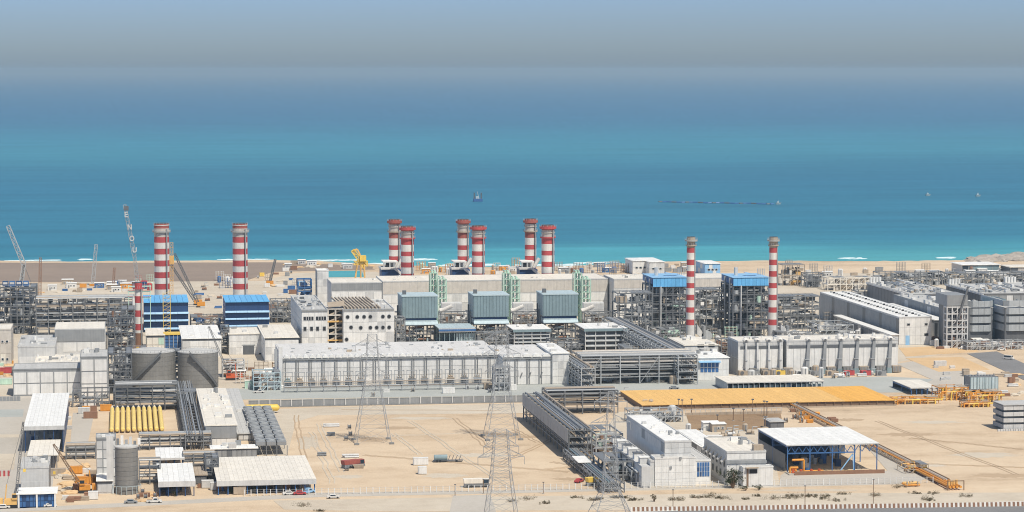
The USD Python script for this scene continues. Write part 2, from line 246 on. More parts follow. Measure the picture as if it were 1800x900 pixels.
def lattice(t, p, q, w0, w1, n, m, th=.18, name='lattice', legs='chord'):
    """four-chord lattice boom from p to q, each chord a part and each bay of braces a part"""
    p, q = np.array(p, float), np.array(q, float); d = (q - p) / np.linalg.norm(q - p); a = np.cross(d, (0, 1., 0.)); a = a / np.linalg.norm(a); b = np.cross(d, a)
    S = ((-1, -1), (1, -1), (1, 1), (-1, 1)); C = lambda u, k: p + (q - p) * u + (a * S[k][0] + b * S[k][1]) * (w0 + (w1 - w0) * u) / 2
    for k in range(4): t.p(legs, MB().bar(C(0, k), C(1, k), th), m)
    for i in range(n):
        k_ = MB()
        for k in range(4):
            u, v = (k, (k + 1) % 4) if i % 2 else ((k + 1) % 4, k); k_.bar(C(i / n, u), C((i + 1) / n, v), th * .6)
            k_.bar(C((i + 1) / n, k), C((i + 1) / n, (k + 1) % 4), th * .6)
        t.p(name, k_, m)
def sheet(name, pts, m, z, kind='structure', label=None):
    from shapely.geometry import Polygon
    g = trimesh.creation.extrude_polygon(Polygon([tuple(at(x, y)[:2]) for x, y in pts]).buffer(0), .3 + z, engine='earcut'); g.apply_translation((0, 0, -.3))
    q = usdkit.mesh(stage, nm('/World', name), g, M[m]).GetPrim(); q.SetCustomDataByKey('kind', kind); return q
ORD = 'first second third fourth fifth sixth seventh eighth ninth tenth eleventh twelfth thirteenth fourteenth fifteenth sixteenth seventeenth eighteenth nineteenth twentieth'.split()
ORD += ['twenty-' + q for q in ORD[:9]] + ['thirtieth'] + ['thirty-' + q for q in ORD[:9]] + ['fortieth'] + ['forty-' + q for q in ORD[:9]]
# ---------------------------------------------------------------- the setting
def quad(path, pts, m):
    o = usdkit.mesh(stage, '/World/' + path, (np.array(pts, float), np.array([[0, 1, 2, 3]])), m).GetPrim(); o.SetCustomDataByKey('kind', 'structure'); return o
quad('sea', [(-60000, 1500, -1.2), (80000, 1500, -1.2), (80000, 90000, -1.2), (-60000, 90000, -1.2)], M['sea'])
from shapely.geometry import Polygon
rs = random.Random(5)
shore = [(-900, 457), (0, 458.5), (120, 459.5), (300, 458), (470, 457), (560, 458.5), (640, 463), (740, 467.5), (860, 469), (1000, 468), (1080, 464), (1180, 459.5), (1330, 458), (1480, 459), (1600, 458.5), (1690, 457), (1740, 455), (1790, 449.5), (1900, 447), (2500, 440)]
coast = []
for (a, b), (c, d) in zip(shore, shore[1:]):
    for i in range(8):
        u = i / 8; p = at(a + (c - a) * u, b + (d - b) * u); coast.append((p[0], p[1] + rs.uniform(-3, 3)))
pts = [(-2500, -400), (3500, -400)] + coast[::-1]
g = trimesh.creation.extrude_polygon(Polygon(pts), 2.2, engine='earcut'); g.apply_translation((0, 0, -2.2))
usdkit.mesh(stage, '/World/ground', g, M['sand']).GetPrim().SetCustomDataByKey('kind', 'structure')
sheet('reclaimed_land', [(-400, 462), (200, 462), (480, 461), (640, 467), (660, 474), (480, 478), (430, 494), (240, 496), (-400, 497)], 'taupe_fill', .05)
sheet('plant_yard', [(-400, 499), (200, 498), (420, 496), (700, 486), (1080, 483), (1560, 480), (1800, 478), (2100, 480), (2000, 560), (1560, 640), (1200, 688), (950, 690), (420, 692), (120, 697), (-300, 692)], 'gatch', .05)
sheet('plant_road', [(400, 684), (945, 673), (1090, 672), (1560, 662), (1660, 668), (1590, 690), (1110, 692), (945, 694), (400, 703)], 'road_pale', .1)
sheet('paved_yard', [(-200, 696), (118, 697), (100, 790), (88, 892), (-260, 904)], 'paving', .1)
sheet('yard_lane', [(128, 726), (166, 726), (150, 800), (122, 800)], 'paving', .11)
sheet('shore_strip', [(120, 496), (460, 494), (520, 480), (660, 478), (690, 486), (430, 505), (120, 506)], 'gatch', .09)
sheet('plant_street', [(1575, 640), (1640, 630), (1700, 655), (1740, 672), (1640, 690), (1590, 690), (1640, 668)], 'paving', .13)
sheet('asphalt_road', [(1700, 622), (1752, 618), (1830, 652), (1830, 682)], 'asphalt', .14)
sheet('orange_plot', [(1592, 630), (1690, 628), (1740, 650), (1650, 654)], 'orange_sand', .15)
sheet('orange_plot', [(1580, 612), (1700, 606), (1720, 618), (1592, 627)], 'orange_sand', .15)
sheet('service_track', [(-300, 902), (100, 890), (300, 880.5), (560, 867), (900, 862), (1250, 855), (1600, 848), (1600, 851), (1250, 859), (900, 867), (560, 874), (300, 887), (100, 897), (-300, 911)], 'paving', .1)
sheet('coast_road', [(1060, 908), (1130, 899.5), (1800, 890), (2100, 886), (2100, 1000), (1060, 1000)], 'asphalt', .12)
sheet('sand_verge', [(480, 880), (820, 874), (1250, 868), (1800, 866), (2000, 868), (2000, 884), (1800, 887), (1130, 896), (700, 899), (500, 896)], 'gatch', .06)
sheet('canopy_apron', [(1372, 836), (1385, 828), (1560, 828), (1512, 772), (1530, 770), (1628, 842), (1600, 851), (1370, 856)], 'paving', .09)
sheet('workshop_yard', [(1080, 864), (1372, 857), (1350, 752), (1240, 742), (1190, 724), (1085, 724), (1060, 760)], 'gatch', .08)
sheet('concrete_pad', [(790, 902), (796, 872), (862, 870), (872, 900)], 'paving', .12)
sheet('yard_edge', [(440, 722), (560, 716), (945, 709), (1000, 740), (940, 726), (560, 730), (520, 742), (505, 800), (455, 802)], 'gatch', .055)
# the brown evaporation pit: a sunken bed inside low banks
pit = [(1206, 729), (1372, 727), (1378, 754), (1215, 757)]
sheet('basin_bed', pit, 'brown_soil', .2)
# foam along the shore: thin lumpy patches on the water
def foam(px, py, wpx, dpx, seed):
    r = random.Random(seed); p = at(px, py, -1.2); w = wpx * p[1] / F; k = MB()
    for i in range(int(wpx / 2.2) + 3):
        x = p[0] + (r.random() - .5) * w; y = p[1] + (r.random() - .5) * dpx * p[1] / (py - HOR); k.blob((x, y, -1.25), (r.uniform(1.5, 6), r.uniform(1, 5), .5), 1, seed + i, .35, .6)
    q = put(nm('/World', 'sea_foam'), k, 'foam'); q.SetCustomDataByKey('kind', 'stuff')
for i, a in enumerate([(1497, 454, 36, 2.2), (1664, 453, 26, 1.6), (745, 456, 34, 2.5), (150, 456, 12, 1.6), (690, 463.5, 60, 2.2), (820, 466, 90, 2.5), (960, 466, 120, 3), (1050, 462, 70, 2.5), (430, 456, 90, .8), (60, 457.8, 90, .7), (590, 457.5, 80, 1.2)]): foam(*a, 40 + i * 40)
# rocky headland and rubble at the right end of the beach
k = MB(); r = random.Random(8)
for i in range(150):
    px = r.uniform(1700, 1990); e = 456 - (px - 1700) * .07; p = at(px, e + r.uniform(-1, 9)); s = r.uniform(1.5, 5.5); k.blob((p[0], p[1], .2), (s * 1.4, s * 1.4, s * .55), 1, i, .4)
q = put('/World/rubble_bank', k, 'rock'); tag(q, None, kind='stuff')
# ---------------------------------------------------------------- striped chimneys
def chimney(px, yb, yt, rpx, label, cuts, cols, caps, taper=1.0, group='red and white striped chimneys', flare=None, base=None):
    """cuts: heights in pixels of the band edges from the top down; cols: colour of each band"""
    p = at(px, yb); Y = p[1]; R = rpx * Y / F * .99; z = lambda y: atY(px, y, Y)[2]; t = Thing('striped_chimney', label, 'chimney', (p[0], Y, 0), group); H = z(yt)
    rad = lambda zz: R * (1 + (taper - 1) * (1 - zz / H))
    for (a, b), c in zip(zip(cuts, cuts[1:]), cols):
        za, zb = z(a), max(0, z(b)); t.p('band', MB().lathe(p[0], Y, [(rad(zb), zb), (rad(za), za)], 32), c, smooth=40)
    for y, k, hpx, m in caps:
        zz = z(y); hh = hpx * Y / F; pf = t.p('gallery', MB().lathe(p[0], Y, [(rad(zz) * .98, zz), (R * k, zz), (R * k, zz + hh), (rad(zz) * .98, zz + hh)], 32), m, smooth=40)
        kk = MB(); ts = np.arange(14) * 2 * PI / 14
        for tt in ts: kk.bar((p[0] + R * k * cos(tt), Y + R * k * sin(tt), zz + hh), (p[0] + R * k * cos(tt), Y + R * k * sin(tt), zz + hh + 1.2), .12)
        t.p('railing', kk, 'pale_steel', pf)
    t.p('flue_mouth', MB().lathe(p[0], Y, [(R * .86, H - 1.5), (R * .86, H + .3), (R, H + .3), (R * 1.0, H)], 32).cyl((p[0], Y, H - 2), (p[0], Y, H - 1.5), R * .9, n=24), 'dark_steel', smooth=40)
    lad = MB().box(p[0] + R * .6, p[0] + R * .6 + .6, Y - R - .5, Y - R * .7, 2, H - 3) if taper == 1 else MB().bar((p[0] + R * taper * .7, Y - R * taper * .8, 2), (p[0] + R * .7, Y - R * .8, H - 3), .5)
    t.p('ladder', lad, 'mid_grey')
    if base: t.p('base', MB().lathe(p[0], Y, [(R * 1.25, 0), (R * 1.2, z(base)), (0, z(base))], 24), 'concrete')
    return t
rw = ['red_paint', 'white_paint']
for px, lab in ((285.5, 'wide striped chimney with yellow hoist, left of the two wide ones'), (423, 'wide striped chimney behind the plain blue louvred boiler house')):
    cuts = [393, 401, 416, 426, 436.5, 446.5, 457, 467.5, 477.5, 488, 498, 508, 518, 562]
    chimney(px, 562, 393, 13.2, lab, cuts, ['sooty_red', 'sooty_white'] + ['red_paint', 'white_paint'] * 5 + ['concrete'], [(408, 1.22, 2.5, 'concrete'), (396, 1.05, 1.2, 'white_paint')])
for i, (px, yb, yt, w) in enumerate([(694, 536, 386, 10.3), (716.5, 545, 398, 11.6), (814.5, 536, 386, 10.3), (841, 545, 397, 11.6), (932.5, 536, 385, 10.3), (963, 545, 396, 11.6)]):
    s = (yb - yt) / 148.; c = [yt, yt + 8 * s, yt + 21 * s, yt + 32 * s, yt + 44 * s, yt + 52 * s, yt + 63 * s, yt + 72 * s, yt + 83 * s, yt + 91 * s, yt + 103 * s, yb]
    pair = ('left', 'middle', 'right')[i // 2]; chimney(px, yb, yt, w, f'striped chimney with flared top, {"rear" if i % 2 == 0 else "front"} one of the {pair} pair behind the turbine hall', c, ['sooty_red', 'sooty_white', 'sooty_red' if i % 2 == 0 else 'red_paint', 'white_paint', 'red_paint', 'white_paint', 'red_paint', 'white_paint', 'red_paint', 'white_paint', 'red_paint'],
        [(yt + 6 * s, 1.3, 4, 'sooty_red' if i % 2 == 0 else 'red_paint'), (yt + 22 * s, 1.22, 2.2, 'red_paint' if i % 2 else 'tan'), (yt + 13 * s, 1.12, 1.0, 'sooty_white')])
for px, yb, xs, lab in ((1214, 602, 8.3, 'slim striped chimney in front of the left blue topped boiler'), (1358.5, 600, 8.3, 'slim striped chimney beside the right blue topped boiler')):
    c = [417, 435, 444, 456, 465.5, 476, 486, 497, 506, 517.5, 527, 539.5, 549, 561, 571, 600]
    chimney(px, yb, 417, xs * .93, lab, c, ['tan'] + rw * 6 + ['red_paint', 'pale_grey'], [(424, 1.5, 2.5, 'concrete'), (432, 1.3, 1.5, 'tan')], taper=1.12, base=596)
chimney(244.5, 612, 497, 6.6, 'short red and white stack beside the white pipe and twin tanks', [497, 506, 513, 520, 532, 545, 556.5, 569, 580, 585, 612], ['red_paint', 'pale_grey'] + ['white_paint', 'red_paint'] * 3 + ['white_paint', 'rust'], [(508, 1.5, 2, 'red_paint')])
# ---------------------------------------------------------------- small site goods, laid out zone by zone
COLN = {'white_panel': 'white', 'orange': 'orange', 'blue_frame': 'blue', 'rust': 'rusty', 'tan': 'tan', 'pale_grey': 'pale grey', 'mid_grey': 'grey', 'red_paint': 'red', 'green_pale': 'pale green', 'yellow': 'yellow', 'steel': 'dark grey', 'light_blue': 'light blue', 'blue_dark': 'navy'}
def good(kind, p, m, r, label, group):
    x, y = p[0], p[1]; k = MB()
    if kind == 'container':
        a, d = r.uniform(2.6, 6.2), 2.5; t = Thing('site_container', label, 'container', (x, y, 0), group); t.p('body', MB().box(x - a / 2, x + a / 2, y, y + d, .15, 2.7), m)
        for c, e in rects(x - a / 2, x + a / 2, max(2, int(a / 1.2)), .25): t.p('side_panel', MB().box(c, e, y - .06, y + .02, .3, 2.5), m)
        t.p('roof', MB().box(x - a / 2 - .05, x + a / 2 + .05, y - .05, y + d + .05, 2.71, 2.8), 'white_panel' if m in ('white_panel', 'pale_grey') else m)
    elif kind == 'stack':
        t = Thing('timber_stack', label, 'stack', (x, y, 0), group); a = r.uniform(2, 4)
        for i in range(4): t.p('plank', MB().box(x - a / 2 + r.uniform(-.3, .3), x + a / 2, y + .1 * r.random(), y + 1.6, .1 + i * .36, .4 + i * .36), m)
    elif kind == 'pipes':
        t = Thing('pipe_pile', label, 'pipe pile', (x, y, 0), group); a = r.uniform(3, 7)
        for i in range(5): t.p('pipe', MB().cyl((x - a / 2 + r.uniform(-.5, .5), y + (i % 3) * .8 + .4 * (i // 3), .4 + .7 * (i // 3)), (x + a / 2, y + (i % 3) * .8 + .4 * (i // 3), .4 + .7 * (i // 3)), .38), m)
    elif kind == 'skid':
        t = Thing('pump_skid', label, 'pump skid', (x, y, 0), group); t.p('frame', MB().box(x - 1.8, x + 1.8, y, y + 2.2, 0, .35), 'steel'); t.p('motor', MB().cyl((x - 1.5, y + 1, 1.1), (x + .2, y + 1, 1.1), .7), m); t.p('casing', MB().lathe(x + 1, y + 1, [(0, .36), (.7, .36), (.8, 1.4), (.3, 2.1), (0, 2.1)], 10), m); t.p('pipe', MB().cyl((x + 1, y + 1, 2), (x + 1, y + 1, 3.2), .2).cyl((x + 1, y + 1, 3.1), (x + 3, y + 1, 3.1), .2), 'pale_steel')
    elif kind == 'drum':
        t = Thing('cable_drum', label, 'cable drum', (x, y, 0), group)
        for s in (-.6, .6): t.p('flange', MB().cyl((x + s - .08, y, 1.1), (x + s + .08, y, 1.1), 1.1, n=12), m)
        t.p('core', MB().cyl((x - .5, y, 1.1), (x + .5, y, 1.1), .65, n=12), 'dark_steel')
    elif kind == 'tank':
        t = Thing('small_tank', label, 'tank', (x, y, 0), group); R, h = r.uniform(1., 1.9), r.uniform(2.5, 5); t.p('shell', MB().lathe(x, y, [(R, 0), (R, h), (R * .6, h + .5), (0, h + .6)], 14), m); t.p('ladder', MB().box(x - .25, x + .25, y - R - .3, y - R - .02, 0, h), 'mid_grey'); t.p('outlet', MB().cyl((x, y - R, .7), (x + .1, y - R - .9, .7), .22), 'steel')
    elif kind == 'heap':
        t = solo('soil_heap', label, 'heap', k.blob((x, y, .1), (r.uniform(2, 4), r.uniform(1.5, 3), r.uniform(.8, 1.7)), 2, r.randint(0, 99), .35), m, group)
    elif kind == 'cabin':
        t = Thing('site_cabin', label, 'cabin', (x, y, 0), group); a, h = r.uniform(5, 8), 3.2; t.p('wall', MB().box(x - a / 2, x + a / 2, y, y + 4, 0, h), m); t.p('roof', MB().slab((x - a / 2 - .2, y - .3, h + .35), (x + a / 2 + .2, y - .3, h + .35), (x + a / 2 + .2, y + 4.2, h + .6), (x - a / 2 - .2, y + 4.2, h + .6), .2), 'white_roof')
        t.p('door', MB().box(x - a * .35, x - a * .35 + 1, y - .06, y + .02, 0, 2.1), 'mid_grey')
        for c in (-.05, .25): window(t, 'f', x + a * c, y, 1.8, 1.2, 1.0)
    elif kind == 'frame':
        t = Thing('scaffold', label, 'scaffold', (x, y, 0), group); a, h = r.uniform(4, 7), r.uniform(4, 8)
        columns(t, np.linspace(x - a / 2, x + a / 2, 4), (y, y + 2), 0, h, .22, m, 'upright')
        for z in np.arange(1.9, h, 1.9): t.p('deck', MB().box(x - a / 2, x + a / 2, y, y + 2, z, z + .12), 'tan'); t.p('rail', MB().bar((x - a / 2, y, z + .9), (x + a / 2, y, z + .9), .12), m)
NOUN = {'container': 'site container', 'stack': 'timber stack', 'pipes': 'pipe pile', 'skid': 'pump skid', 'drum': 'cable drum', 'tank': 'small tank', 'heap': 'soil heap', 'cabin': 'site cabin', 'frame': 'scaffold frame'}
def clutter(poly, n, kinds, mats, seed, where):
    from shapely.geometry import Polygon as PG, Point
    P = PG(poly); x0, y0, x1, y1 = P.bounds; r = random.Random(seed); L_ = []; n = int(n * 1.5)
    while len(L_) < n:
        q = (r.uniform(x0, x1), r.uniform(y0, y1))
        if P.contains(Point(q)) and all(abs(q[0] - o[0]) > 9 or abs(q[1] - o[1]) > 2.5 for o in L_): L_.append((*q, r.choice(kinds), r.choice(mats)))
        elif r.random() < .004: break
    cnt = {}
    for q in sorted(L_):
        m = q[3] if q[2] != 'heap' else r.choice(('gatch', 'orange_sand')); key = (q[2], m if q[2] != 'heap' else 0); i = cnt.get(key, 0); cnt[key] = i + 1
        cn = COLN.get(m, 'sandy'); tot = sum(1 for o in L_ if o[2] == q[2] and (q[2] == 'heap' or o[3] == m))
        lab = f'{cn if q[2] != "heap" else "sandy"} {NOUN[q[2]]} {where}' + (f', {ORD[i]} from left' if tot > 1 else '')
        good(q[2], at(q[0], q[1]), m, r, lab, f'{NOUN[q[2]]}s {where}')
# ---------------------------------------------------------------- left side, back to front
def louvred(px0, px1, yb, yt, yk, cuts, lab, mid=None):
    b = B(px0, px1, yb, yt, yk=yk); t = Thing('boiler_house', lab, 'building', b.o, 'blue louvred boiler houses'); t.p('body', MB().box(b.x0, b.x1, b.y0, b.y1, 0, b.h), 'blue_dark')
    roofing(t, b.x0 - .4, b.x1 + .4, b.y0 - 1.2, b.y1 + .4, b.h + .3, b.h + .8, 8, 'blue_bright', gap=.15, th=.4)
    for y in cuts:
        z = b.z(y)
        for a, c in rects(b.x0 - .3, b.x1 + .3, 4, .1): t.p('louvre', MB().hexa([(a, b.y0 - 2.2, z - .5), (c, b.y0 - 2.2, z - .5), (c, b.y0 - .02, z + .1), (a, b.y0 - .02, z + .1)], [(a, b.y0 - 2.2, z - .2), (c, b.y0 - 2.2, z - .2), (c, b.y0 - .02, z + .5), (a, b.y0 - .02, z + .5)]), 'blue_pale')
        facing(t, 'fascia', 'f', b.x0, b.x1, b.y0, z - 3.3, z - 1.4, 'blue_dark', proud=.3)
    panels(t, 'r' if px1 < 215 else 'l', b.y0 + .5, b.y1 - .5, b.x0, 1, b.h - 1, 3, 5, 'blue_frame', gap=.6)
    return t, b
louvred(254, 331, 584, 532, 521, (541.5, 554, 568), 'blue louvred boiler house with yellow scaffold tower on its front')
louvred(397, 473, 584, 531, 521, (541, 553, 565), 'blue louvred boiler house without scaffold, above the white block with dark door')
t = Thing('scaffold_tower', 'narrow yellow scaffold tower up the front of the blue boiler house', 'scaffold', at(293.5, 592), None); p = at(293.5, 592)
columns(t, (p[0] - 2, p[0] + 2), (p[1] - 2.4, p[1] - .4), 0, 25, .3, 'yellow', 'upright')
for i, z in enumerate(np.arange(2, 25, 2.2)): t.p('deck', MB().box(p[0] - 2, p[0] + 2, p[1] - 2.4, p[1] - .4, z, z + .2), 'tan'); t.p('brace', MB().bar((p[0] - 2, p[1] - 2.5, z), (p[0] + 2, p[1] - 2.5, z + 2.2), .16), 'yellow')
t = Thing('hoist_mast', 'yellow lattice hoist mast clamped to the left wide chimney', 'hoist', (*at(301, 560)[:2], 0)); p = at(301.5, 560)
lattice(t, (p[0], p[1], 0), (p[0] + .4, p[1], 46), 2.0, 1.8, 16, 'ochre', .22, 'lacing'); t.p('cage', MB().box(p[0] - 1.8, p[0] + 1.8, p[1] - 1.6, p[1] + 1.6, 33, 38), 'ochre')
b = B(289, 321, 618, 589, d=9); t = Thing('switch_tower', 'navy steel clad block with pale ribs between the tanks and boiler house', 'building', b.o); t.p('body', MB().box(b.x0, b.x1, b.y0, b.y1, 0, b.h), 'blue_dark')
for x in np.linspace(b.x0 + .3, b.x1 - .3, 5): t.p('rib', MB().box(x - .14, x + .14, b.y0 - .2, b.y0 + .05, .2, b.h), 'pale_grey')
t.p('roof', MB().box(b.x0 - .4, b.x1 + .4, b.y0 - .4, b.y1 + .4, b.h + .02, b.h + .8), 'yellow'); panels(t, 'f', b.x0, b.x1, b.y0, 1, b.h - .5, 4, 4, 'blue_frame', gap=.5)
def hall(name, lab, xl, xr, yb, yt, yk, wall, roof, cols, rows, pm, group=None, vents=0, seed=1, over=.5, line=True, side=2):
    b = B(xl, xr, yb, yt, yk=yk); t = shell(name, lab, 'building', b, wall, roof, group, par=0, nroof=max(3, int(b.w / 3.2)), over=over)
    if cols: panels(t, 'f', b.x0 + .1, b.x1 - .1, b.y0, .4, b.h - (1.2 if line else .4), cols, rows, pm, gap=.22)
    if line: facing(t, 'shadow_gap', 'f', b.x0, b.x1, b.y0, b.h - 1.1, b.h - .1, 'dark_steel', proud=.05)  # dark strip paints the shade below the roof overhang
    if side: panels(t, 'l' if xl > 215 else 'r', b.y0 + .2, b.y1 - .2, b.x0 if xl > 215 else b.x1, .4, b.h - .3, max(2, int(b.d / 7)), rows, pm, gap=.22)
    if vents: roof_units(t, b, vents, seed)
    return t, b
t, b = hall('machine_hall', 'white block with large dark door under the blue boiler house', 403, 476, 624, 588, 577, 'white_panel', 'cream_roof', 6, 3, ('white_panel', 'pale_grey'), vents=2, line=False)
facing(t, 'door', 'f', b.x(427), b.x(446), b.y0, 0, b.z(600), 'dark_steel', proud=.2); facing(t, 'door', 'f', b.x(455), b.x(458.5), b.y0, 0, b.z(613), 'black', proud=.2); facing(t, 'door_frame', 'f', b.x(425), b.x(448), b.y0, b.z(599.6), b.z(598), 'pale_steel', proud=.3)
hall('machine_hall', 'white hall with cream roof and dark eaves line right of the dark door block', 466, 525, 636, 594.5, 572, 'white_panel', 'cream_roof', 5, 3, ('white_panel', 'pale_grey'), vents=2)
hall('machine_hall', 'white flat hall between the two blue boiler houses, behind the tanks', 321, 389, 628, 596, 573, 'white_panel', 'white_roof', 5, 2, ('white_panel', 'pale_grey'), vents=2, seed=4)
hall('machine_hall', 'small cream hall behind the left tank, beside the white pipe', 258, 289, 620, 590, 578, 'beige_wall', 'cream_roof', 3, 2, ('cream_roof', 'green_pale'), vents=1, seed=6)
b = B(389, 403, 622, 575, d=12); t = Thing('stair_tower', 'dark steel stair tower left of the white block with dark door', 'stair tower', b.o); steelwork(t, b.x0, b.x1, b.y0, b.y1, np.linspace(3.5, b.h, 5), 2, 2, 4, fill=2, w=.45)
# left process structures
b = B(-25, 64, 588, 506, d=24); t = Thing('process_structure', 'tall dark steel process structure with blue machines on top, at the far left', 'steel structure', b.o, None)
steelwork(t, b.x0, b.x1, b.y0, b.y1, np.linspace(5, b.h, 5), 9, 3, 11, fill=1.3, floor=.8, w=.6, size=1.3)
for i, px in enumerate((10, 22, 34, 46)): x = b.x(px); t.p('machine', MB().box(x - 1.6, x + 1.6, b.y0 + 1, b.y0 + 5, b.h + .6, b.h + 3.4), 'blue_frame' if i % 2 else 'blue_dark'); t.p('hood', MB().box(x - 1.2, x + 1.2, b.y0 + .9, b.y0 + 1.02, b.h + 1.8, b.h + 3), 'pale_grey')
b = B(64, 236, 594, 527, d=16); t = Thing('pipe_rack', 'long many-tiered grey pipe rack behind the panelled white blocks', 'pipe rack', b.o); rack(t, b.x0, b.x1, b.y0, b.y1, [5, 9, 13, 17, b.h], 7, 'x', .9, 21, m='steel', rr=(.2, .6), w=.5)
b = B(20, 236, 575, 526, d=20); t = Thing('process_structure', 'long low steel process deck behind the many-tiered left pipe rack', 'steel structure', b.o); steelwork(t, b.x0, b.x1, b.y0, b.y1, [4, 8, 12, b.h], 14, 2, 12, fill=1.2, floor=.7, w=.5, size=1.2)
b = B(190, 237, 625, 545, d=22); t = Thing('process_structure', 'tall tangle of grey vessels and pipes left of the striped stack', 'steel structure', b.o); steelwork(t, b.x0, b.x1, b.y0, b.y1, [4, 8, 12, 16, 20, b.h], 5, 3, 13, fill=2.6, mats=('pale_steel', 'galvanised', 'pale_grey', 'steel', 'rust'), size=.9)
b = B(191, 232, 693, 622, d=26); t = Thing('process_structure', 'tall crowded pipework tower between panelled blocks and left tank', 'steel structure', b.o); steelwork(t, b.x0, b.x1, b.y0, b.y1, [3.5, 7, 10.5, 14, b.h], 5, 3, 14, fill=2.8, mats=('pale_steel', 'galvanised', 'pale_grey', 'steel', 'white_panel'), size=.8)
p = at(235.5, 616); t = Thing('white_pipe', 'tall slender white pipe standing beside the short striped stack', 'pipe', (p[0], p[1], 0)); t.p('riser', MB().cyl((p[0], p[1], 0), (p[0], p[1], 28), .7, n=14), 'white_paint'); t.p('cap', MB().cyl((p[0], p[1], 28), (p[0], p[1], 29), .5), 'pale_grey')
for z in (6, 13, 20): t.p('clamp', MB().cyl((p[0], p[1], z), (p[0], p[1], z + .5), .95, n=14), 'mid_grey')
p = at(243, 596); t = Thing('steel_tower', 'pale green and red open frame around the top of the short striped stack', 'frame', (p[0], p[1] + 8, 0)); columns(t, (p[0] - 5, p[0] + 1.5, p[0] + 7), (p[1] + 8, p[1] + 13), 0, 29, .35, 'green_pale')
for z in (22, 25.5, 28.5): t.p('deck', MB().box(p[0] - 5.5, p[0] + 7.5, p[1] + 8, p[1] + 13, z, z + .25), 'green_pale'); t.p('handrail', MB().bar((p[0] - 5.5, p[1] + 7.8, z + 1.2), (p[0] + 7.5, p[1] + 7.8, z + 1.2), .2), 'red_paint')
# panelled white complex
b = B(-18, 20, 642, 581, yk=572); t = shell('beige_block', 'plain beige block cut off by the left edge of the view', 'building', b, 'beige_wall', 'cream_roof', nroof=4); panels(t, 'f', b.x0, b.x1, b.y0, .5, b.h - 1, 4, 3, ('beige_wall', 'cream_roof')); panels(t, 'r', b.y0, b.y1, b.x1, .5, b.h - 1, 2, 3, 'beige_wall')
for z in (3, 12): [window(t, 'f', x, b.y0 - .1, z, 1.4, 1.4) for x in np.linspace(b.x0 + 2, b.x1 - 2, 4)]
b = B(97, 185, 646, 580, yk=568); t = shell('panelled_block', 'tallest panelled white block with pale cream sloping roof, at the back', 'building', b, 'pale_grey', 'cream_roof', 'panelled white plant blocks', nroof=8, par=.2); zz = b.z
facing(t, 'fascia', 'f', b.x0, b.x1, b.y0, zz(588), b.h, 'mid_grey', proud=.25); panels(t, 'f', b.x(109), b.x(185), b.y0, zz(607), zz(588.5), 3, 1, 'white_panel', gap=.8); panels(t, 'f', b.x(109), b.x(185), b.y0, zz(630), zz(609), 3, 1, 'white_panel', gap=.8); panels(t, 'r', b.y0, b.y1, b.x1, 2, b.h - 2, 3, 3, 'white_panel', gap=.6)
b = B(32, 97, 664, 611, yk=592); t = shell('panelled_block', 'middle-height panelled block with dusty grey roof, left of the tallest one', 'building', b, 'pale_grey', 'grey_roof', 'panelled white plant blocks', nroof=7); panels(t, 'f', b.x0 + .5, b.x(64), b.y0, b.z(630), b.z(612.5), 1, 1, 'white_panel'); panels(t, 'f', b.x(64.5), b.x(97), b.y0, b.z(626), b.z(612.5), 2, 1, 'white_panel', gap=1); panels(t, 'f', b.x0 + .5, b.x1, b.y0, 1, b.z(632), 4, 1, 'white_panel', gap=.5); roof_units(t, b, 12, 31)
b = B(60, 141, 676, 640, yk=626); t = shell('panelled_block', 'low panelled block with rust-stained cream roof in the middle', 'building', b, 'pale_grey', 'cream_roof', 'panelled white plant blocks', nroof=9); roof_units(t, b, 14, 32)
panels(t, 'f', b.x0, b.x1, b.y0, 1, b.h - 1, 5, 1, 'white_panel', gap=.6)
b = B(23, 142, 697, 651, yk=641); t = shell('panelled_block', 'wide front panelled white block with two small black doors', 'building', b, 'mid_grey', 'grey_roof', 'panelled white plant blocks', nroof=12, par=.3)
panels(t, 'f', b.x0 + .2, b.x1, b.y0, .5, b.h - .8, 5, 2, 'white_panel', gap=.55)
for a, c in ((33, 42.5), (57, 66)): facing(t, 'door', 'f', b.x(a), b.x(c), b.y0, b.z(693), b.z(683), 'black', proud=.3)
b = B(142, 190, 699, 629, yk=617); t = shell('panelled_block', 'narrow tall panelled white block at the right front corner, beside pipework', 'building', b, 'mid_grey', 'grey_roof', 'panelled white plant blocks', nroof=5, par=.3)
panels(t, 'f', b.x0 + .2, b.x1 - .2, b.y0, .5, b.h - .6, 2, 3, 'white_panel', gap=.55); panels(t, 'r', b.y0, b.y1, b.x1, .5, b.h - .6, 4, 3, 'pale_grey', gap=.5); roof_units(t, b, 5, 33)
b = B(168, 188, 622, 606, d=6); t = Thing('roof_plant', 'cream box plant room with dark frame on the panelled blocks', 'plant room', (b.o[0], b.y0, 0)); t.p('cabinet', MB().box(b.x0, b.x1, b.y0, b.y1, 0, b.h + 5), 'cream_roof'); columns(t, (b.x0 - .5, b.x1 + .5), (b.y0 - .5,), 0, b.h + 9, .4, 'steel'); t.p('hood', MB().box(b.x0 - .8, b.x1 + .8, b.y0 - .8, b.y1, b.h + 5.1, b.h + 5.6), 'dark_steel')
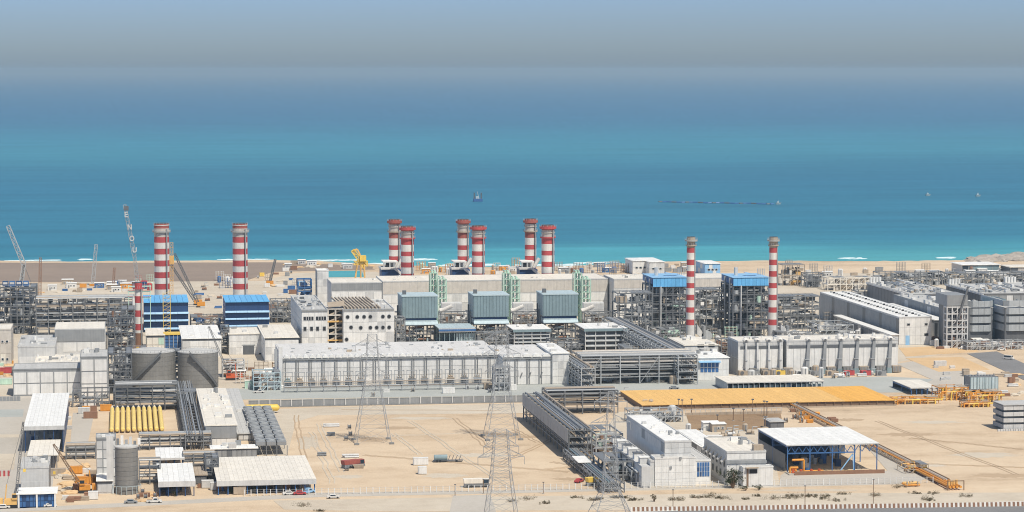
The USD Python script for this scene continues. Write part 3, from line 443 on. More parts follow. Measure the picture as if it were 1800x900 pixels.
# twin tanks
for px, s, lab in ((265, -1, 'large grey round tank, the left one with stair rising to the right'), (349, 1, 'large grey round tank, the right one beside the red crane')):
    R = 85 / 2 * 1217 / F if s < 0 else 62.5 / 2 * 1217 / F * 1.13; Y = 1205 + R; x = atY(px, 650, 1205)[0]; H = atY(px, 621, 1205)[2]; t = Thing('storage_tank', lab, 'tank', (x, Y, 0), 'twin grey storage tanks')
    for i in range(8): za, zb = H * i / 8, H * (i + 1) / 8; t.p('course', MB().lathe(x, Y, [(R + .03 * (i % 2), za + .04), (R + .03 * (i % 2), zb - .02), (R - .15, zb - .01)], 48), 'cover_grey', smooth=40)
    t.p('roof', MB().lathe(x, Y, [(R + .15, H - .3), (R + .15, H + .1), (R * .5, H + 1.1), (0, H + 1.5)], 48), 'grey_roof', smooth=25)
    k, st = MB(), MB(); N = 70
    for i in range(N):
        u = i / (N - 1); ang = -PI / 2 + s * (.95 - 1.35 * u); z = .5 + u * (H - .6)
        st.hexa([(x + rr_ * cos(ang + da), Y + rr_ * sin(ang + da), z) for rr_, da in ((R + .1, -.013), (R + 1.3, -.013), (R + 1.3, .013), (R + .1, .013))], [(x + rr_ * cos(ang + da), Y + rr_ * sin(ang + da), z + .18) for rr_, da in ((R + .1, -.013), (R + 1.3, -.013), (R + 1.3, .013), (R + .1, .013))])
        if i: k.bar((x + (R + 1.3) * cos(pa), Y + (R + 1.3) * sin(pa), pz + 1.1), (x + (R + 1.3) * cos(ang), Y + (R + 1.3) * sin(ang), z + 1.1), .25); k.bar((x + (R + 1.3) * cos(pa), Y + (R + 1.3) * sin(pa), pz), (x + (R + 1.3) * cos(ang), Y + (R + 1.3) * sin(ang), z), .5, .5)
        pa, pz = ang, z
    sp = t.p('stair', k, 'dark_steel'); t.p('step', st, 'steel', sp, kind='stuff')
    k = MB(); ts = np.arange(40) * 2 * PI / 40
    for i, a in enumerate(ts): k.bar((x + R * cos(a), Y + R * sin(a), H), (x + R * cos(a), Y + R * sin(a), H + 1.1), .1).bar((x + R * cos(a), Y + R * sin(a), H + 1.1), (x + R * cos(ts[(i + 1) % 40]), Y + R * sin(ts[(i + 1) % 40]), H + 1.1), .1)
    t.p('railing', k, 'mid_grey')
b = B(291, 317, 680, 617, d=10); t = Thing('stair_tower', 'dark stair and pipe tower standing between the twin grey tanks', 'stair tower', b.o); steelwork(t, b.x0, b.x1, b.y0 - 1, b.y1, np.linspace(2.6, b.h, 6), 4, 2, 16, fill=2.2, w=.45, floor=.9, size=.7)
b = B(203, 312, 723, 680, d=14); t = Thing('pipe_rack', 'dark low pipe rack in front of the twin tanks', 'pipe rack', b.o); rack(t, b.x0, b.x1, b.y0, b.y1, [3, 5.5, 8, b.h], 5, 'x', .95, 22, m='dark_steel', pipes=('pale_steel', 'steel', 'dark_steel', 'pale_grey', 'mid_grey'), rr=(.2, .55))
b = B(200, 236, 712, 690, d=14); t = Thing('process_structure', 'low dark pump deck under the left end of the tank rack', 'steel structure', b.o); steelwork(t, b.x0, b.x1, b.y0, b.y1, [2.5, b.h], 4, 3, 17, fill=2)
# long yellow pipes lying side by side
xs = [atY(196.5 + 9.7 * i, 750, 1080)[0] for i in range(10)]; y0, y1 = at(0, 766)[1], at(0, 729)[1]; t = None
for i, x in enumerate(xs):
    lab = f'long yellow pipe lying on the sand behind the silo, {ORD[i]} from the left'; R = .9
    if t is None:
        t = Thing('yellow_pipe', lab, 'pipe', (x, y0, 0), 'long yellow pipes side by side'); k = MB()
        k.cyl((x, y0, 1.5), (x, y1, 1.5), R, n=14).cyl((x, y0 - .5, 1.5), (x, y0, 1.5), R * .6, R, n=14); t.p('shell', k, 'pale_yellow', smooth=40); t.p('end_cap', MB().cyl((x, y1, 1.5), (x, y1 + 2.5, 2.4), R, .25, n=10), 'cream_roof')
        for yy in np.linspace(y0 + 2, y1 - 2, 6): t.p('saddle', MB().box(x - .7, x + .7, yy - .4, yy + .4, 0, .9), 'concrete')
    else: dup(t, (x, y0, 0), lab)
p = at(434, 728); q = atY(488, 728, p[1]); t = Thing('yellow_vessel', 'single short yellow horizontal vessel above the fan coolers', 'vessel', ((p[0] + q[0]) / 2, p[1], 0)); t.p('shell', MB().cyl((p[0], p[1] + 2, 2.4), (q[0], p[1] + 2, 2.4), 1.5, n=16), 'yellow', smooth=40)
for x in np.linspace(p[0] + 1.5, q[0] - 1.5, 3): t.p('saddle', MB().box(x - .3, x + .3, p[1] + 1, p[1] + 3, 0, 1.2), 'concrete')
for e, d in ((p[0], -1), (q[0], 1)): t.p('end_cap', MB().cyl((e, p[1] + 2, 2.4), (e + d * .9, p[1] + 2, 2.4), 1.5, .7, n=16), 'yellow', smooth=50)
# open canopies
def canopy(lab, xl, xr, yb, yt, yk, roofm, postm, nx, fascia=0.0, back='dark_steel', posts=6, rise=0.0, name='canopy', goods=0, seed=0, side=None, ny=3, cat='canopy', ax='x', group=None):
    b = B(xl, xr, yb, yt, yk=yk); t = Thing(name, lab, cat, b.o, group)
    roofing(t, b.x0 - .6, b.x1 + .6, b.y0 - .6, b.y1 + .6, b.h, b.h + rise, nx, roofm, axis=ax, th=.3)
    if fascia: t.p('fascia', MB().box(b.x0 - .6, b.x1 + .6, b.y0 - .75, b.y0 - .62, b.h - fascia, b.h - .05), 'pale_grey')
    columns(t, np.linspace(b.x0, b.x1, posts), np.linspace(b.y0, b.y1, ny), 0, b.h - .32, .35, postm, 'post')
    for x in np.linspace(b.x0, b.x1, posts): t.p('truss', MB().bar((x, b.y0, b.h - .9), (x, b.y1, b.h - .9), .2, .5), postm)
    if back: t.p('rear_wall', MB().box(b.x0, b.x1, b.y1 - .3, b.y1, 0, b.h - .4), back)
    if side:
        for q in side: x = b.x0 if q == 'l' else b.x1; panels(t, q, b.y0 + .4, b.y1 - .4, x, .2, b.h - .5, max(2, int(b.d / 6)), 1, postm, gap=.1, name='side_sheet')
    r = random.Random(seed + 77)
    for i in range(goods):
        x, y = r.uniform(b.x0 + 1.5, b.x1 - 1.5), b.y0 + r.uniform(.06, .35) * b.d; a, h = r.uniform(.7, 1.6), r.uniform(1., 3.2); t.p('stored_crate' if r.random() < .6 else 'stored_drum', MB().box(x - a, x + a, y, y + 1.5, 0, h) if r.random() < .6 else MB().cyl((x, y, 0), (x, y, h), a * .6), r.choice(('blue_frame', 'mid_grey', 'tan', 'dark_steel', 'pale_grey', 'blue_dark')))
    return t, b
canopy('tall white roofed canopy with navy posts at the left edge', 45, 111, 796, 749, 692, 'white_roof', 'blue_dark', 10, fascia=1.6, posts=5, goods=8, seed=1, side='r')
canopy('low cream canopy with patched roof in front of the tall white canopy', 51, 100, 826, 800, 774, 'cream_roof', 'steel', 6, posts=4, goods=5, seed=2)
b = B(37, 86, 874, 824, yk=807); t = shell('pump_house', 'grey pump house with roof vents and pale blue band, lower left corner', 'building', b, 'pale_grey', 'grey_roof', nroof=5)
panels(t, 'f', b.x0, b.x1, b.y0, b.z(848), b.z(825.5), 3, 1, 'pale_grey'); facing(t, 'band', 'f', b.x0, b.x1, b.y0, b.z(853), b.z(849), 'blue_grey', proud=.2); panels(t, 'r', b.y0, b.y1, b.x1, .5, b.h - .5, 3, 2, 'mid_grey'); roof_units(t, b, 14, 41, size=(1., 2.0), zone=(.1, .95, .45, .95))
b = B(33, 97, 893, 869, yk=859); t = shell('workshop', 'low workshop with blue glazed front and white slab roof, lower left', 'building', b, 'blue_dark', 'white_roof', par=0, over=.8)
panels(t, 'f', b.x0, b.x1, b.y0, .2, b.h - .4, 10, 2, ('blue_frame', 'blue_dark', 'blue_grey'), gap=.25, name='glass_panel')
for x in np.linspace(b.x0, b.x1, 3): t.p('pillar', MB().box(x - .3, x + .3, b.y0 - .7, b.y0 - .2, 0, b.h), 'white_panel')
b = B(170, 204, 856, 773, yk=765); t = shell('batch_house', 'tall pale panelled block with machinery on top beside the concrete silo', 'building', b, 'mid_grey', 'grey_roof', nroof=4)
panels(t, 'f', b.x0, b.x1, b.y0, .4, b.h - .4, 3, 5, ('pale_grey', 'white_panel'), gap=.35); panels(t, 'r', b.y0, b.y1, b.x1, .4, b.h - .4, 2, 5, 'pale_grey', gap=.35); roof_units(t, b, 6, 42, size=(1, 2))
p = at(223, 870); Y = p[1] + 4; x = p[0]; H = 16.5; t = Thing('concrete_silo', 'ribbed grey concrete silo with round top deck, lower left', 'silo', (x, Y, 0))
for i in range(10): t.p('ring', MB().lathe(x, Y, [(3.95, i * H / 10), (4.05, i * H / 10 + .1), (4.05, (i + 1) * H / 10 - .12), (3.9, (i + 1) * H / 10)], 32), 'cover_grey', smooth=40)
t.p('lid', MB().lathe(x, Y, [(4.2, H), (4.2, H + .5), (0, H + .9)], 32), 'grey_roof'); k = MB()
for i in range(16): a = i * PI / 8; k.bar((x + 5 * cos(a), Y + 5 * sin(a), 3), (x + 5 * cos(a + PI / 8), Y + 5 * sin(a + PI / 8), 3), .15).bar((x + 5 * cos(a), Y + 5 * sin(a), 0), (x + 5 * cos(a), Y + 5 * sin(a), 3), .15)
t.p('cage', k, 'blue_grey_pale')
for i in range(7): t.p('top_machine', MB().box(x - 5 + i * 1.5, x - 4 + i * 1.5, Y + 1, Y + 2.5, H + .6, H + 1.8 + (i * 37 % 5) * .5), ('pale_grey', 'steel', 'white_panel', 'galvanised')[i % 4])
k = MB().box(x - 7, x - 4.5, Y, Y + 4, 0, H + 4); t.p('hopper', k, 'pale_grey')
hall('store', 'small store with bright white roof and dark eaves line beside the silo', 171.5, 197, 868, 846, 830, 'pale_grey', 'white_roof', 3, 1, ('pale_grey', 'white_panel'), line=True)
canopy('small bright white canopy among the pipes, rear one left of centre', 277, 322, 826, 805, 787, 'white_roof', 'blue_dark', 6, fascia=.8, posts=4, goods=5, seed=3)
canopy('bright white canopy with navy front wall, beside the long cream canopy', 281, 341, 873, 846, 815, 'white_roof', 'blue_dark', 7, fascia=2.0, posts=5, goods=6, seed=4, side='l', back='blue_dark')
hall('store', 'tan flat store between the navy-fronted canopy and long cream canopy', 342, 363, 852, 836, 822, 'dark_steel', 'tan', 2, 1, ('dark_steel',), line=False)
canopy('long cream roofed store canopy with navy bays along the front track', 384, 553, 870, 845, 804, 'cream_roof', 'blue_frame', 22, fascia=1.9, posts=11, goods=26, seed=5, back='blue_dark')
t, b = hall('control_building', 'long pale building with grey roof running away from the store canopy', 362, 416, 784, 749, 684, 'pale_grey', 'cream_roof', 0, 1, ('pale_grey',), line=False, vents=16, seed=51); t2 = t
facing(t, 'eaves_band', 'f', b.x0, b.x1, b.y0, b.z(759), b.h - .02, 'mid_grey', proud=.3); panels(t, 'f', b.x0, b.x1, b.y0, .3, b.z(760), 3, 1, 'white_panel', gap=.15)
t, b = hall('annex', 'lower grey annex along the right side of the long pale building', 419, 446, 775, 763, 684, 'mid_grey', 'grey_roof', 3, 1, ('pale_grey',), line=False, vents=3, seed=52)
t, b = hall('annex', 'low dark-bayed annex with white slab in front of the long pale building', 372, 452, 806, 790, 784, 'dark_steel', 'white_roof', 9, 1, ('mid_grey', 'dark_steel', 'white_panel'), line=False, vents=4, seed=53)
# fan cooler field
p = at(450, 802); q = atY(505, 802, p[1]); y1 = at(440, 735)[1]; t = Thing('fan_cooler', 'grey field of air coolers with three rows of fans', 'cooler', ((p[0] + q[0]) / 2, p[1], 0)); H = 4.0
columns(t, np.linspace(p[0], q[0], 4), np.linspace(p[1], y1, 7), 0, H, .3, 'steel')
for j, (ya, yb_) in enumerate(rects(p[1], y1, 9, 1.6)):
    for i, (xa, xb) in enumerate(rects(p[0], q[0], 3, .5)): dk = t.p('cooler_box', MB().box(xa, xb, ya, yb_, H, H + 1.4), 'mid_grey'); t.p('header_pipe', MB().cyl((xa - .2, yb_ + .7, H + .8), (xb + .2, yb_ + .7, H + .8), .3, n=6), 'pale_steel'); cx_, cy_ = (xa + xb) / 2, (ya + yb_) / 2; rr_ = min(xb - xa, yb_ - ya) * .42; t.p('fan_ring', MB().lathe(cx_, cy_, [(rr_ + .25, H + 1.4), (rr_ + .25, H + 2.0), (rr_, H + 2.0), (rr_, H + 1.5)], 16), 'pale_steel', dk); t.p('fan', MB().cyl((cx_, cy_, H + 1.45), (cx_, cy_, H + 1.55), rr_, n=16), 'dark_steel', dk)
p = at(326, 792); q = atY(358, 792, p[1]); t = Thing('pipe_rack', 'pipe rack running away along the left of the long pale building', 'pipe rack', ((p[0] + q[0]) / 2, p[1], 0)); rack(t, p[0], q[0], p[1], at(300, 695)[1], [3.5, 6], 9, 'y', .98, 23, pipes=('galvanised', 'steel', 'mid_grey', 'steel', 'dark_steel'), rr=(.14, .4))
for xl, xr, yb, yt, sd, lab in ((245, 372, 792, 768, 24, 'grey pipe rack behind the small rear white canopy'), (322, 378, 824, 800, 25, 'short pipe rack between the white canopies and dark-bayed annex'), (116, 168, 808, 786, 26, 'low pipe rack across the yard behind the orange crane'), (245, 282, 852, 812, 27, 'upright pipe rack right of the concrete silo')):
    b = B(xl, xr, yb, yt, d=7); t = Thing('pipe_rack', lab, 'pipe rack', b.o); rack(t, b.x0, b.x1, b.y0, b.y1, np.linspace(2.2, b.h, 3), 4, 'x', .95, sd, rr=(.15, .45))
b = B(362, 384, 846, 806, d=12); t = Thing('process_structure', 'small dark pipework skid at the left end of the long cream canopy', 'steel structure', b.o); steelwork(t, b.x0, b.x1, b.y0, b.y1, np.linspace(2.5, b.h, 3), 3, 2, 18, fill=2.2, size=.6)
b = B(128, 192, 716, 690, d=16); t = Thing('process_structure', 'low grey pipe yard in front of the narrow panelled block', 'steel structure', b.o); steelwork(t, b.x0, b.x1, b.y0, b.y1, np.linspace(2.2, b.h, 2), 6, 3, 19, m='steel', fill=1.6, size=.7, floor=.3)
# ---------------------------------------------------------------- centre: turbine hall, boilers, window blocks, long front building
HR = {}
def thall(lab, xl, xr, yb, yt, yk, n, split=None, upper='beige_wall'):
    b = B(xl, xr, yb, yt, yk=yk); t = shell('turbine_hall', lab, 'building', b, 'pale_grey', 'cream_roof', 'long turbine halls', nroof=n, par=.3); s = b.z(split)
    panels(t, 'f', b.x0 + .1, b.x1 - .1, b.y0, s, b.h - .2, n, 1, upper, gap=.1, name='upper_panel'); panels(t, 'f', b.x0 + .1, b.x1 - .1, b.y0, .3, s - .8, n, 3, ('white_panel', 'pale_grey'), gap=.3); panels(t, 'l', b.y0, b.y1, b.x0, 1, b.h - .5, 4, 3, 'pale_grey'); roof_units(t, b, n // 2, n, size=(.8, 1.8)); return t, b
thall('main long turbine hall with cream roof edge in front of the six flared chimneys', 673, 1068, 562, 496, 486.5, 26, 514)
thall('shorter lower turbine hall section with white panels beside the main long hall', 583, 672, 563, 498.5, 491, 6, 507, 'mid_grey')
thall('beige hall section standing behind the two blue topped boilers', 1079, 1292, 560, 492, 484, 14, 509)
b = B(558, 578, 548, 477, d=14); t = shell('plant_tower', 'small tall white block at the left end of the turbine halls', 'building', b, 'white_panel', 'white_roof'); panels(t, 'f', b.x0, b.x1, b.y0, 2, b.h - .5, 2, 5, ('white_panel', 'pale_grey')); panels(t, 'l', b.y0, b.y1, b.x0, 2, b.h, 2, 5, 'mid_grey')
b = B(524, 548, 546, 492, d=10); t = Thing('blue_machine', 'blue framed machine tower left of the small tall white block', 'machine', b.o); steelwork(t, b.x0, b.x1, b.y0, b.y1, [6, 12, b.h - 5, b.h], 3, 2, 60, m='blue_frame', fill=2, mats=('blue_frame', 'blue_bright', 'pale_grey', 'blue_dark'), fm='blue_frame')
for i, (xa, xb) in enumerate(((671, 705), (795, 826), (914, 945))):
    b = B(xa, xb, 540, 474, d=14); t = Thing('exhaust_house', f'dark navy exhaust house with white ducts under the {("left", "middle", "right")[i]} rear flared chimney', 'exhaust house', b.o, 'exhaust houses behind the turbine hall')
    t.p('body', MB().box(b.x0, b.x1, b.y0, b.y1, 0, b.h), 'blue_dark'); w = b.x1 - b.x0
    t.p('duct', MB().slab((b.x0 - .5, b.y0 - 1, b.h + 1.4), (b.x1 - w * .3, b.y0 - 1, b.h + 1.4), (b.x1 - w * .3, b.y1, b.h + 1.4), (b.x0 - .5, b.y1, b.h + 1.4), 1.3), 'white_paint'); t.p('duct', MB().bar((b.x1 - w * .35, b.y0 - .6, b.h + 1), (b.x1 + .8, b.y0 - .6, b.h - 3.2), 1.6), 'white_paint')
    t.p('roof_slab', MB().box(b.x0 + 1, b.x1 - 2, b.y0 + 1, b.y1, b.h + 4.4, b.h + 5.2), 'white_roof')
    for u in (.1, .4, .62): t.p('leg', MB().box(b.x0 + w * u, b.x0 + w * u + .9, b.y0 + 1.2, b.y0 + 2, b.h + 1.41, b.h + 4.4), 'pale_steel')
    t.p('expansion_joint', MB().box(b.x0 + w * .25, b.x0 + w * .5, b.y0 + 2, b.y0 + 6, b.h + 1.41, b.h + 4.3), 'black'); t.p('round_duct', MB().cyl((b.x1 - 2, b.y0 + 3, b.h + 1), (b.x1 + 1.5, b.y0 + 3, b.h + 7), 1.1, n=12), 'white_paint')
    panels(t, 'f', b.x0, b.x1, b.y0, .5, b.h - .2, 5, 3, ('blue_dark', 'blue_frame'), gap=.35)
for i, px in enumerate((757, 885.5, 1010)):
    t = Thing('pipe_tower', f'pale green steel pipe tower in front of the turbine hall, {("left", "middle", "right")[i]} one of three', 'steel tower', B(px, px + 28, 568, 494).o, 'pale green pipe towers'); b = B(px + 13, px + 28, 568, 491, d=6); c = B(px, px + 12, 566, 480, d=6)
    for q, lv in ((b, 7), (c, 8)):
        columns(t, (q.x0, q.x1), (q.y0, q.y1), 0, q.h, .55, 'green_pale')
        zs = np.linspace(3, q.h, lv)
        for z0, z1 in zip(zs, zs[1:]): t.p('beam', MB().bar((q.x0, q.y0, z1), (q.x1, q.y0, z1), .4), 'green_pale'); t.p('brace', MB().bar((q.x0, q.y0 - .1, z0), (q.x1, q.y0 - .1, z1), .3), 'steel'); t.p('platform', MB().box(q.x0 + .3, q.x1 - .3, q.y0 + .3, q.y1, z1 - .1, z1 + .1), 'green_pale')
        for u in (.3, .7): x = q.x0 + (q.x1 - q.x0) * u; t.p('pipe', MB().cyl((x, q.y0 + 2, 0), (x, q.y0 + 2, q.h + 1), .55, n=8).cyl((x, q.y0 + 2, q.h + 1), (x, q.y0 + 8, q.h + 1), .55, n=8), 'green_pale')
def boiler(px, lab):
    b = B(px, px + 62, 604, 522, d=22); z1 = b.z(569.5); zm = b.z(557); t = Thing('boiler_casing', lab, 'boiler house', (b.x0, b.y0, 0), 'blue grey boiler casings')
    t.p('casing', MB().box(b.x0, b.x1, b.y0, b.y1, zm, b.h), 'blue_grey'); t.p('roof', MB().box(b.x0 - .4, b.x1 + .4, b.y0 - .4, b.y1 + .4, b.h + .02, b.h + .6), 'blue_grey_pale')
    for c, e in rects(b.x0, b.x1, 11, .25): t.p('cladding_sheet', MB().box(c, e, b.y0 - .22, b.y0 + .05, zm + .2, b.h - .1), 'blue_grey')
    for c, e in rects(b.y0, b.y1, 4, .25): t.p('cladding_sheet', MB().box(b.x0 - .22, b.x0 + .05, c, e, zm + .2, b.h - .1), 'blue_grey')
    t.p('shadow_band', MB().box(b.x0 + .8, b.x1 - .8, b.y0 + .8, b.y1, zm - 1.2, zm - .01), 'blue_dark'); t.p('lower_casing', MB().box(b.x0 + .3, b.x1 - .3, b.y0 + .1, b.y1, z1, zm - 1.21), 'blue_grey_pale'); t.p('apron', MB().slab((b.x0, b.y0 - 1.6, z1 + .6), (b.x1, b.y0 - 1.6, z1 + .6), (b.x1, b.y0 + .05, z1 + 2), (b.x0, b.y0 + .05, z1 + 2), .3), 'blue_grey_pale')  # navy band set back between the upper and lower casing
    steelwork(t, b.x0, b.x1, b.y0, b.y1 - 4, [z1 * .5, z1 - .05], 6, 3, int(px), fill=1.5, mats=('blue_grey_pale', 'steel', 'tan', 'pale_steel', 'rust'), size=.8)
    for k in range(3): t.p('stair_landing', MB().box(b.x0 - 2.6, b.x0 - .3, b.y0 + 2 + k * 5, b.y0 + 6 + k * 5, 6 + 5 * k, 6.3 + 5 * k), 'steel'); t.p('side_pipe', MB().cyl((b.x0 - 1.2, b.y0 + 3 + 5 * k, 0), (b.x0 - 1.2, b.y0 + 3 + 5 * k, 14 + 3 * k), .45), 'dark_steel')
    t.p('roof_valve', MB().box(b.x0 + 1, b.x0 + 3, b.y0 + 8, b.y0 + 10, b.h + .6, b.h + 2.8), 'dark_steel'); return t, b
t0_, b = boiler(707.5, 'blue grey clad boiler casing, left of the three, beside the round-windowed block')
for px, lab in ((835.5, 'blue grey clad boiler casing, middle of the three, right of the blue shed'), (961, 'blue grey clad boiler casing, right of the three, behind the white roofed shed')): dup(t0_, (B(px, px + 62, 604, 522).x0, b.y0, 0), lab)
for i, (xa, xb) in enumerate(((771, 833), (899, 959), (1026, 1082))):
    b = B(xa, xb, 580, 541, d=16); t = Thing('turbine_yard', f'cluttered tan gas turbine yard right of the {("left", "middle", "right")[i]} blue grey boiler casing', 'machinery', b.o, 'gas turbine yards'); steelwork(t, b.x0 + 2, b.x1, b.y0, b.y1, [4.5, 9], 6, 3, 70 + i, m='steel', fill=2.6, mats=('tan', 'pale_grey', 'white_panel', 'rust', 'steel', 'mid_grey', 'cream_roof'), size=1.0, floor=.35)
    x = b.x0 + b.w * .45; t.p('air_intake', MB().box(x - 5, x + 7, b.y1 + 3, b.y1 + 8, 0, 14), 'white_panel'); t.p('intake_hood', MB().cyl((x - 6, b.y1 + 4, 9), (x + 1, b.y1 + 4, 12), 1.6, n=14), 'white_paint'); panels(t, 'f', x - 5, x + 7, b.y1 + 3, 6, 13.6, 3, 2, 'pale_grey')
# blocks with dark windows
b = B(531, 576, 624, 548, yk=522); t = shell('window_block', 'pale block with dark window strips over small round ports, left of the brown stair tower', 'building', b, 'pale_grey', 'grey_roof', nroof=6, par=.8)
panels(t, 'f', b.x0, b.x1, b.y0, .3, b.h - .5, 4, 5, ('white_panel', 'pale_grey'), gap=.2)
for c, e in ((533.5, 551), (555.5, 573)): facing(t, 'window', 'f', b.x(c), b.x(e), b.y0, b.z(557.5), b.z(551.5), 'black', proud=.28); [facing(t, 'mullion', 'f', b.x(c + k * 4.2), b.x(c + k * 4.2) + .3, b.y0, b.z(557.5), b.z(551.5), 'pale_grey', proud=.34) for k in (1, 2, 3)]
for px in (536, 547.5, 558, 570): window(t, 'f', b.x(px), b.y0 - .1, b.z(572.5), 1.7, 2.3, 'mid_grey', 'black')
panels(t, 'l', b.y0, b.y1, b.x0, .3, b.h - .5, 6, 5, 'pale_grey', gap=.25); roof_units(t, b, 34, 80, m=('pale_grey', 'white_panel', 'dark_steel', 'mid_grey', 'galvanised'), size=(1, 3)); facing(t, 'cornice', 'f', b.x0, b.x1, b.y0, b.h + .2, b.h + 1.1, 'mid_grey', proud=.5)
b = B(604, 693, 622, 547, yk=530); t = shell('window_block', 'wide pale block with two rows of round dark ports and ribbed beams on its roof', 'building', b, 'white_panel', 'grey_roof', nroof=9, par=.8)
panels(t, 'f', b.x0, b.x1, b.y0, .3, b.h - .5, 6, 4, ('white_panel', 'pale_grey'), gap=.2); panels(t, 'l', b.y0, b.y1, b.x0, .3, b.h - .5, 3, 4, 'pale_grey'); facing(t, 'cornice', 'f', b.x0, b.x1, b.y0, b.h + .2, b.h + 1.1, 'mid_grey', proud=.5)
for px, py in [(611, 553), (628, 553), (640, 553), (651, 553), (673, 553), (684, 553), (617, 571), (634, 572), (651, 572), (662, 572), (673, 572), (684, 572), (609, 592)]:
    x, z = b.x(px), b.z(py); f = t.p('port', MB().cyl((x, b.y0 - .3, z), (x, b.y0, z), 1.1, n=14), 'mid_grey'); t.p('glass', MB().cyl((x, b.y0 - .36, z), (x, b.y0 - .31, z), .85, n=14), 'black', f)
for i in range(11): x = b.x0 + 1 + i * 1.9; t.p('roof_beam', MB().bar((x, b.y0 + 5, b.h + 1), (x - 3, b.y1 - 3, b.h + 2.6), .7, .8), 'tan', t.r)
roof_units(t, b, 14, 81, zone=(.55, .97, .1, .9)); 
b = B(577, 603, 620, 542, d=14); t = Thing('stair_tower', 'unfinished brown concrete stair tower between the two window blocks', 'stair tower', b.o); columns(t, np.linspace(b.x0, b.x1, 3), (b.y0, b.y1), 0, b.h, .8, 'beige_wall')
for i, z in enumerate(np.linspace(3.6, b.h, 7)): t.p('floor_slab', MB().box(b.x0 - .5, b.x1 + .5, b.y0 - .6, b.y1, z - .7, z), 'ochre' if i % 3 == 1 else 'beige_wall'); t.p('stair_flight', MB().slab((b.x0, b.y0 - .3, z - 3.4), (b.x0 + 1, b.y0 - .3, z - 3.4), (b.x1, b.y0 + 1.2, z - .8), (b.x1 - 1, b.y0 + 1.2, z - .8), .4), 'tan')
t.p('core_wall', MB().box(b.x0 + 1, b.x1 - 1, b.y1 - 2, b.y1 - 1.5, 0, b.h - .8), 'tan'); t.p('canopy_sheet', MB().slab((b.x0, b.y0 - 1, b.h + .8), (b.x1 + 1, b.y0 - 1, b.h + 1.6), (b.x1 + 1, b.y0 + 6, b.h + 3.4), (b.x0, b.y0 + 6, b.h + 2.6), .3), 'tan')
# long front building with arched roof hoods
def frontbld(lab, xl, xr, yb, yt, yk, bays, hoods):
    b = B(xl, xr, yb, yt, yk=yk); t = shell('switchgear_hall', lab, 'building', b, 'pale_grey', 'dull_roof', 'long white front halls', nroof=bays, par=0, over=.2, roof_rise=.4)
    for c, e in rects(b.x0, b.x1, bays, .9):
        for z0_, z1_ in ((.3, b.h * .3), (b.h * .33, b.h * .62), (b.h * .64, b.h * .9)): facing(t, 'panel', 'f', c, e, b.y0, z0_, z1_, 'white_panel')
        t.p('pilaster', MB().box(e + .2, e + .7, b.y0 - .5, b.y0 + .05, 0, b.h - .8), 'mid_grey'); t.p('downpipe', MB().cyl((c + .6, b.y0 - .4, 0), (c + .6, b.y0 - .4, b.h - .4), .16, n=6), 'steel')
    for c, e in rects(b.x0, b.x1, hoods, .7): m_ = (c + e) / 2; a = (e - c) / 2; k = MB(); N = 7; v = [(m_ - a * cos(PI * j / N), y_, b.h + .3 + 1.5 * sin(PI * j / N)) for y_ in (b.y0 - .9, b.y0 + 3.2) for j in range(N + 1)]; k.add(v, [[j, j + 1, j + N + 2] for j in range(N)] + [[j, j + N + 2, j + N + 1] for j in range(N)] + [[0, j + 1, j] for j in range(1, N)] + [[N + 1, N + 1 + j, N + 2 + j] for j in range(1, N)]); t.p('roof_hood', k, 'white_roof', t.r)
    t.p('gutter', MB().box(b.x0 - .3, b.x1 + .3, b.y0 - .8, b.y0 - .05, b.h - .7, b.h - .05), 'mid_grey'); roof_units(t, b, bays * 3, bays, m=('pale_grey', 'galvanised', 'mid_grey', 'tan'), size=(.8, 2.2), zone=(.02, .98, .3, .95)); panels(t, 'l', b.y0, b.y1, b.x0, .3, b.h - .5, 8, 2, 'pale_grey'); return t, b
t, b = frontbld('very long white front hall with arched roof hoods and dark pilasters', 498, 880, 677, 631, 607, 17, 34)
t.p('end_duct', MB().box(b.x0 - 2.2, b.x0 - .4, b.y0 - 1.5, b.y0 + 1, 0, b.h + 6), 'white_panel'); t.p('end_pipe', MB().cyl((b.x0 - 3.6, b.y0 - 1, 0), (b.x0 - 3.6, b.y0 - 1, b.h + 5), .6), 'pale_steel')
t, b = frontbld('short white front hall right of the very long one, with plain cream roof', 884, 969, 677, 629, 609, 4, 5)
for px in (915, 930, 950): t.p('bracket', MB().bar((b.x(px), b.y0 - .4, b.z(662)), (b.x(px + 3), b.y0 - .4, b.z(655)), .5), 'steel')
hall('duct_block', 'stepped white duct block at the right end of the front halls', 971, 1000, 676, 622, 604, 'white_panel', 'white_roof', 3, 4, ('white_panel', 'pale_grey'), line=False, vents=3, seed=83)
b = B(868, 896, 688, 646, d=4); t = Thing('pipe_tower', 'grey tangle of pipes filling the gap between the two front halls', 'steel structure', b.o); steelwork(t, b.x0, b.x1, b.y0, b.y1, [4, 8, b.h], 4, 3, 84, m='galvanised', fill=2.2, mats=('pale_steel', 'pale_grey', 'galvanised'), size=.8)
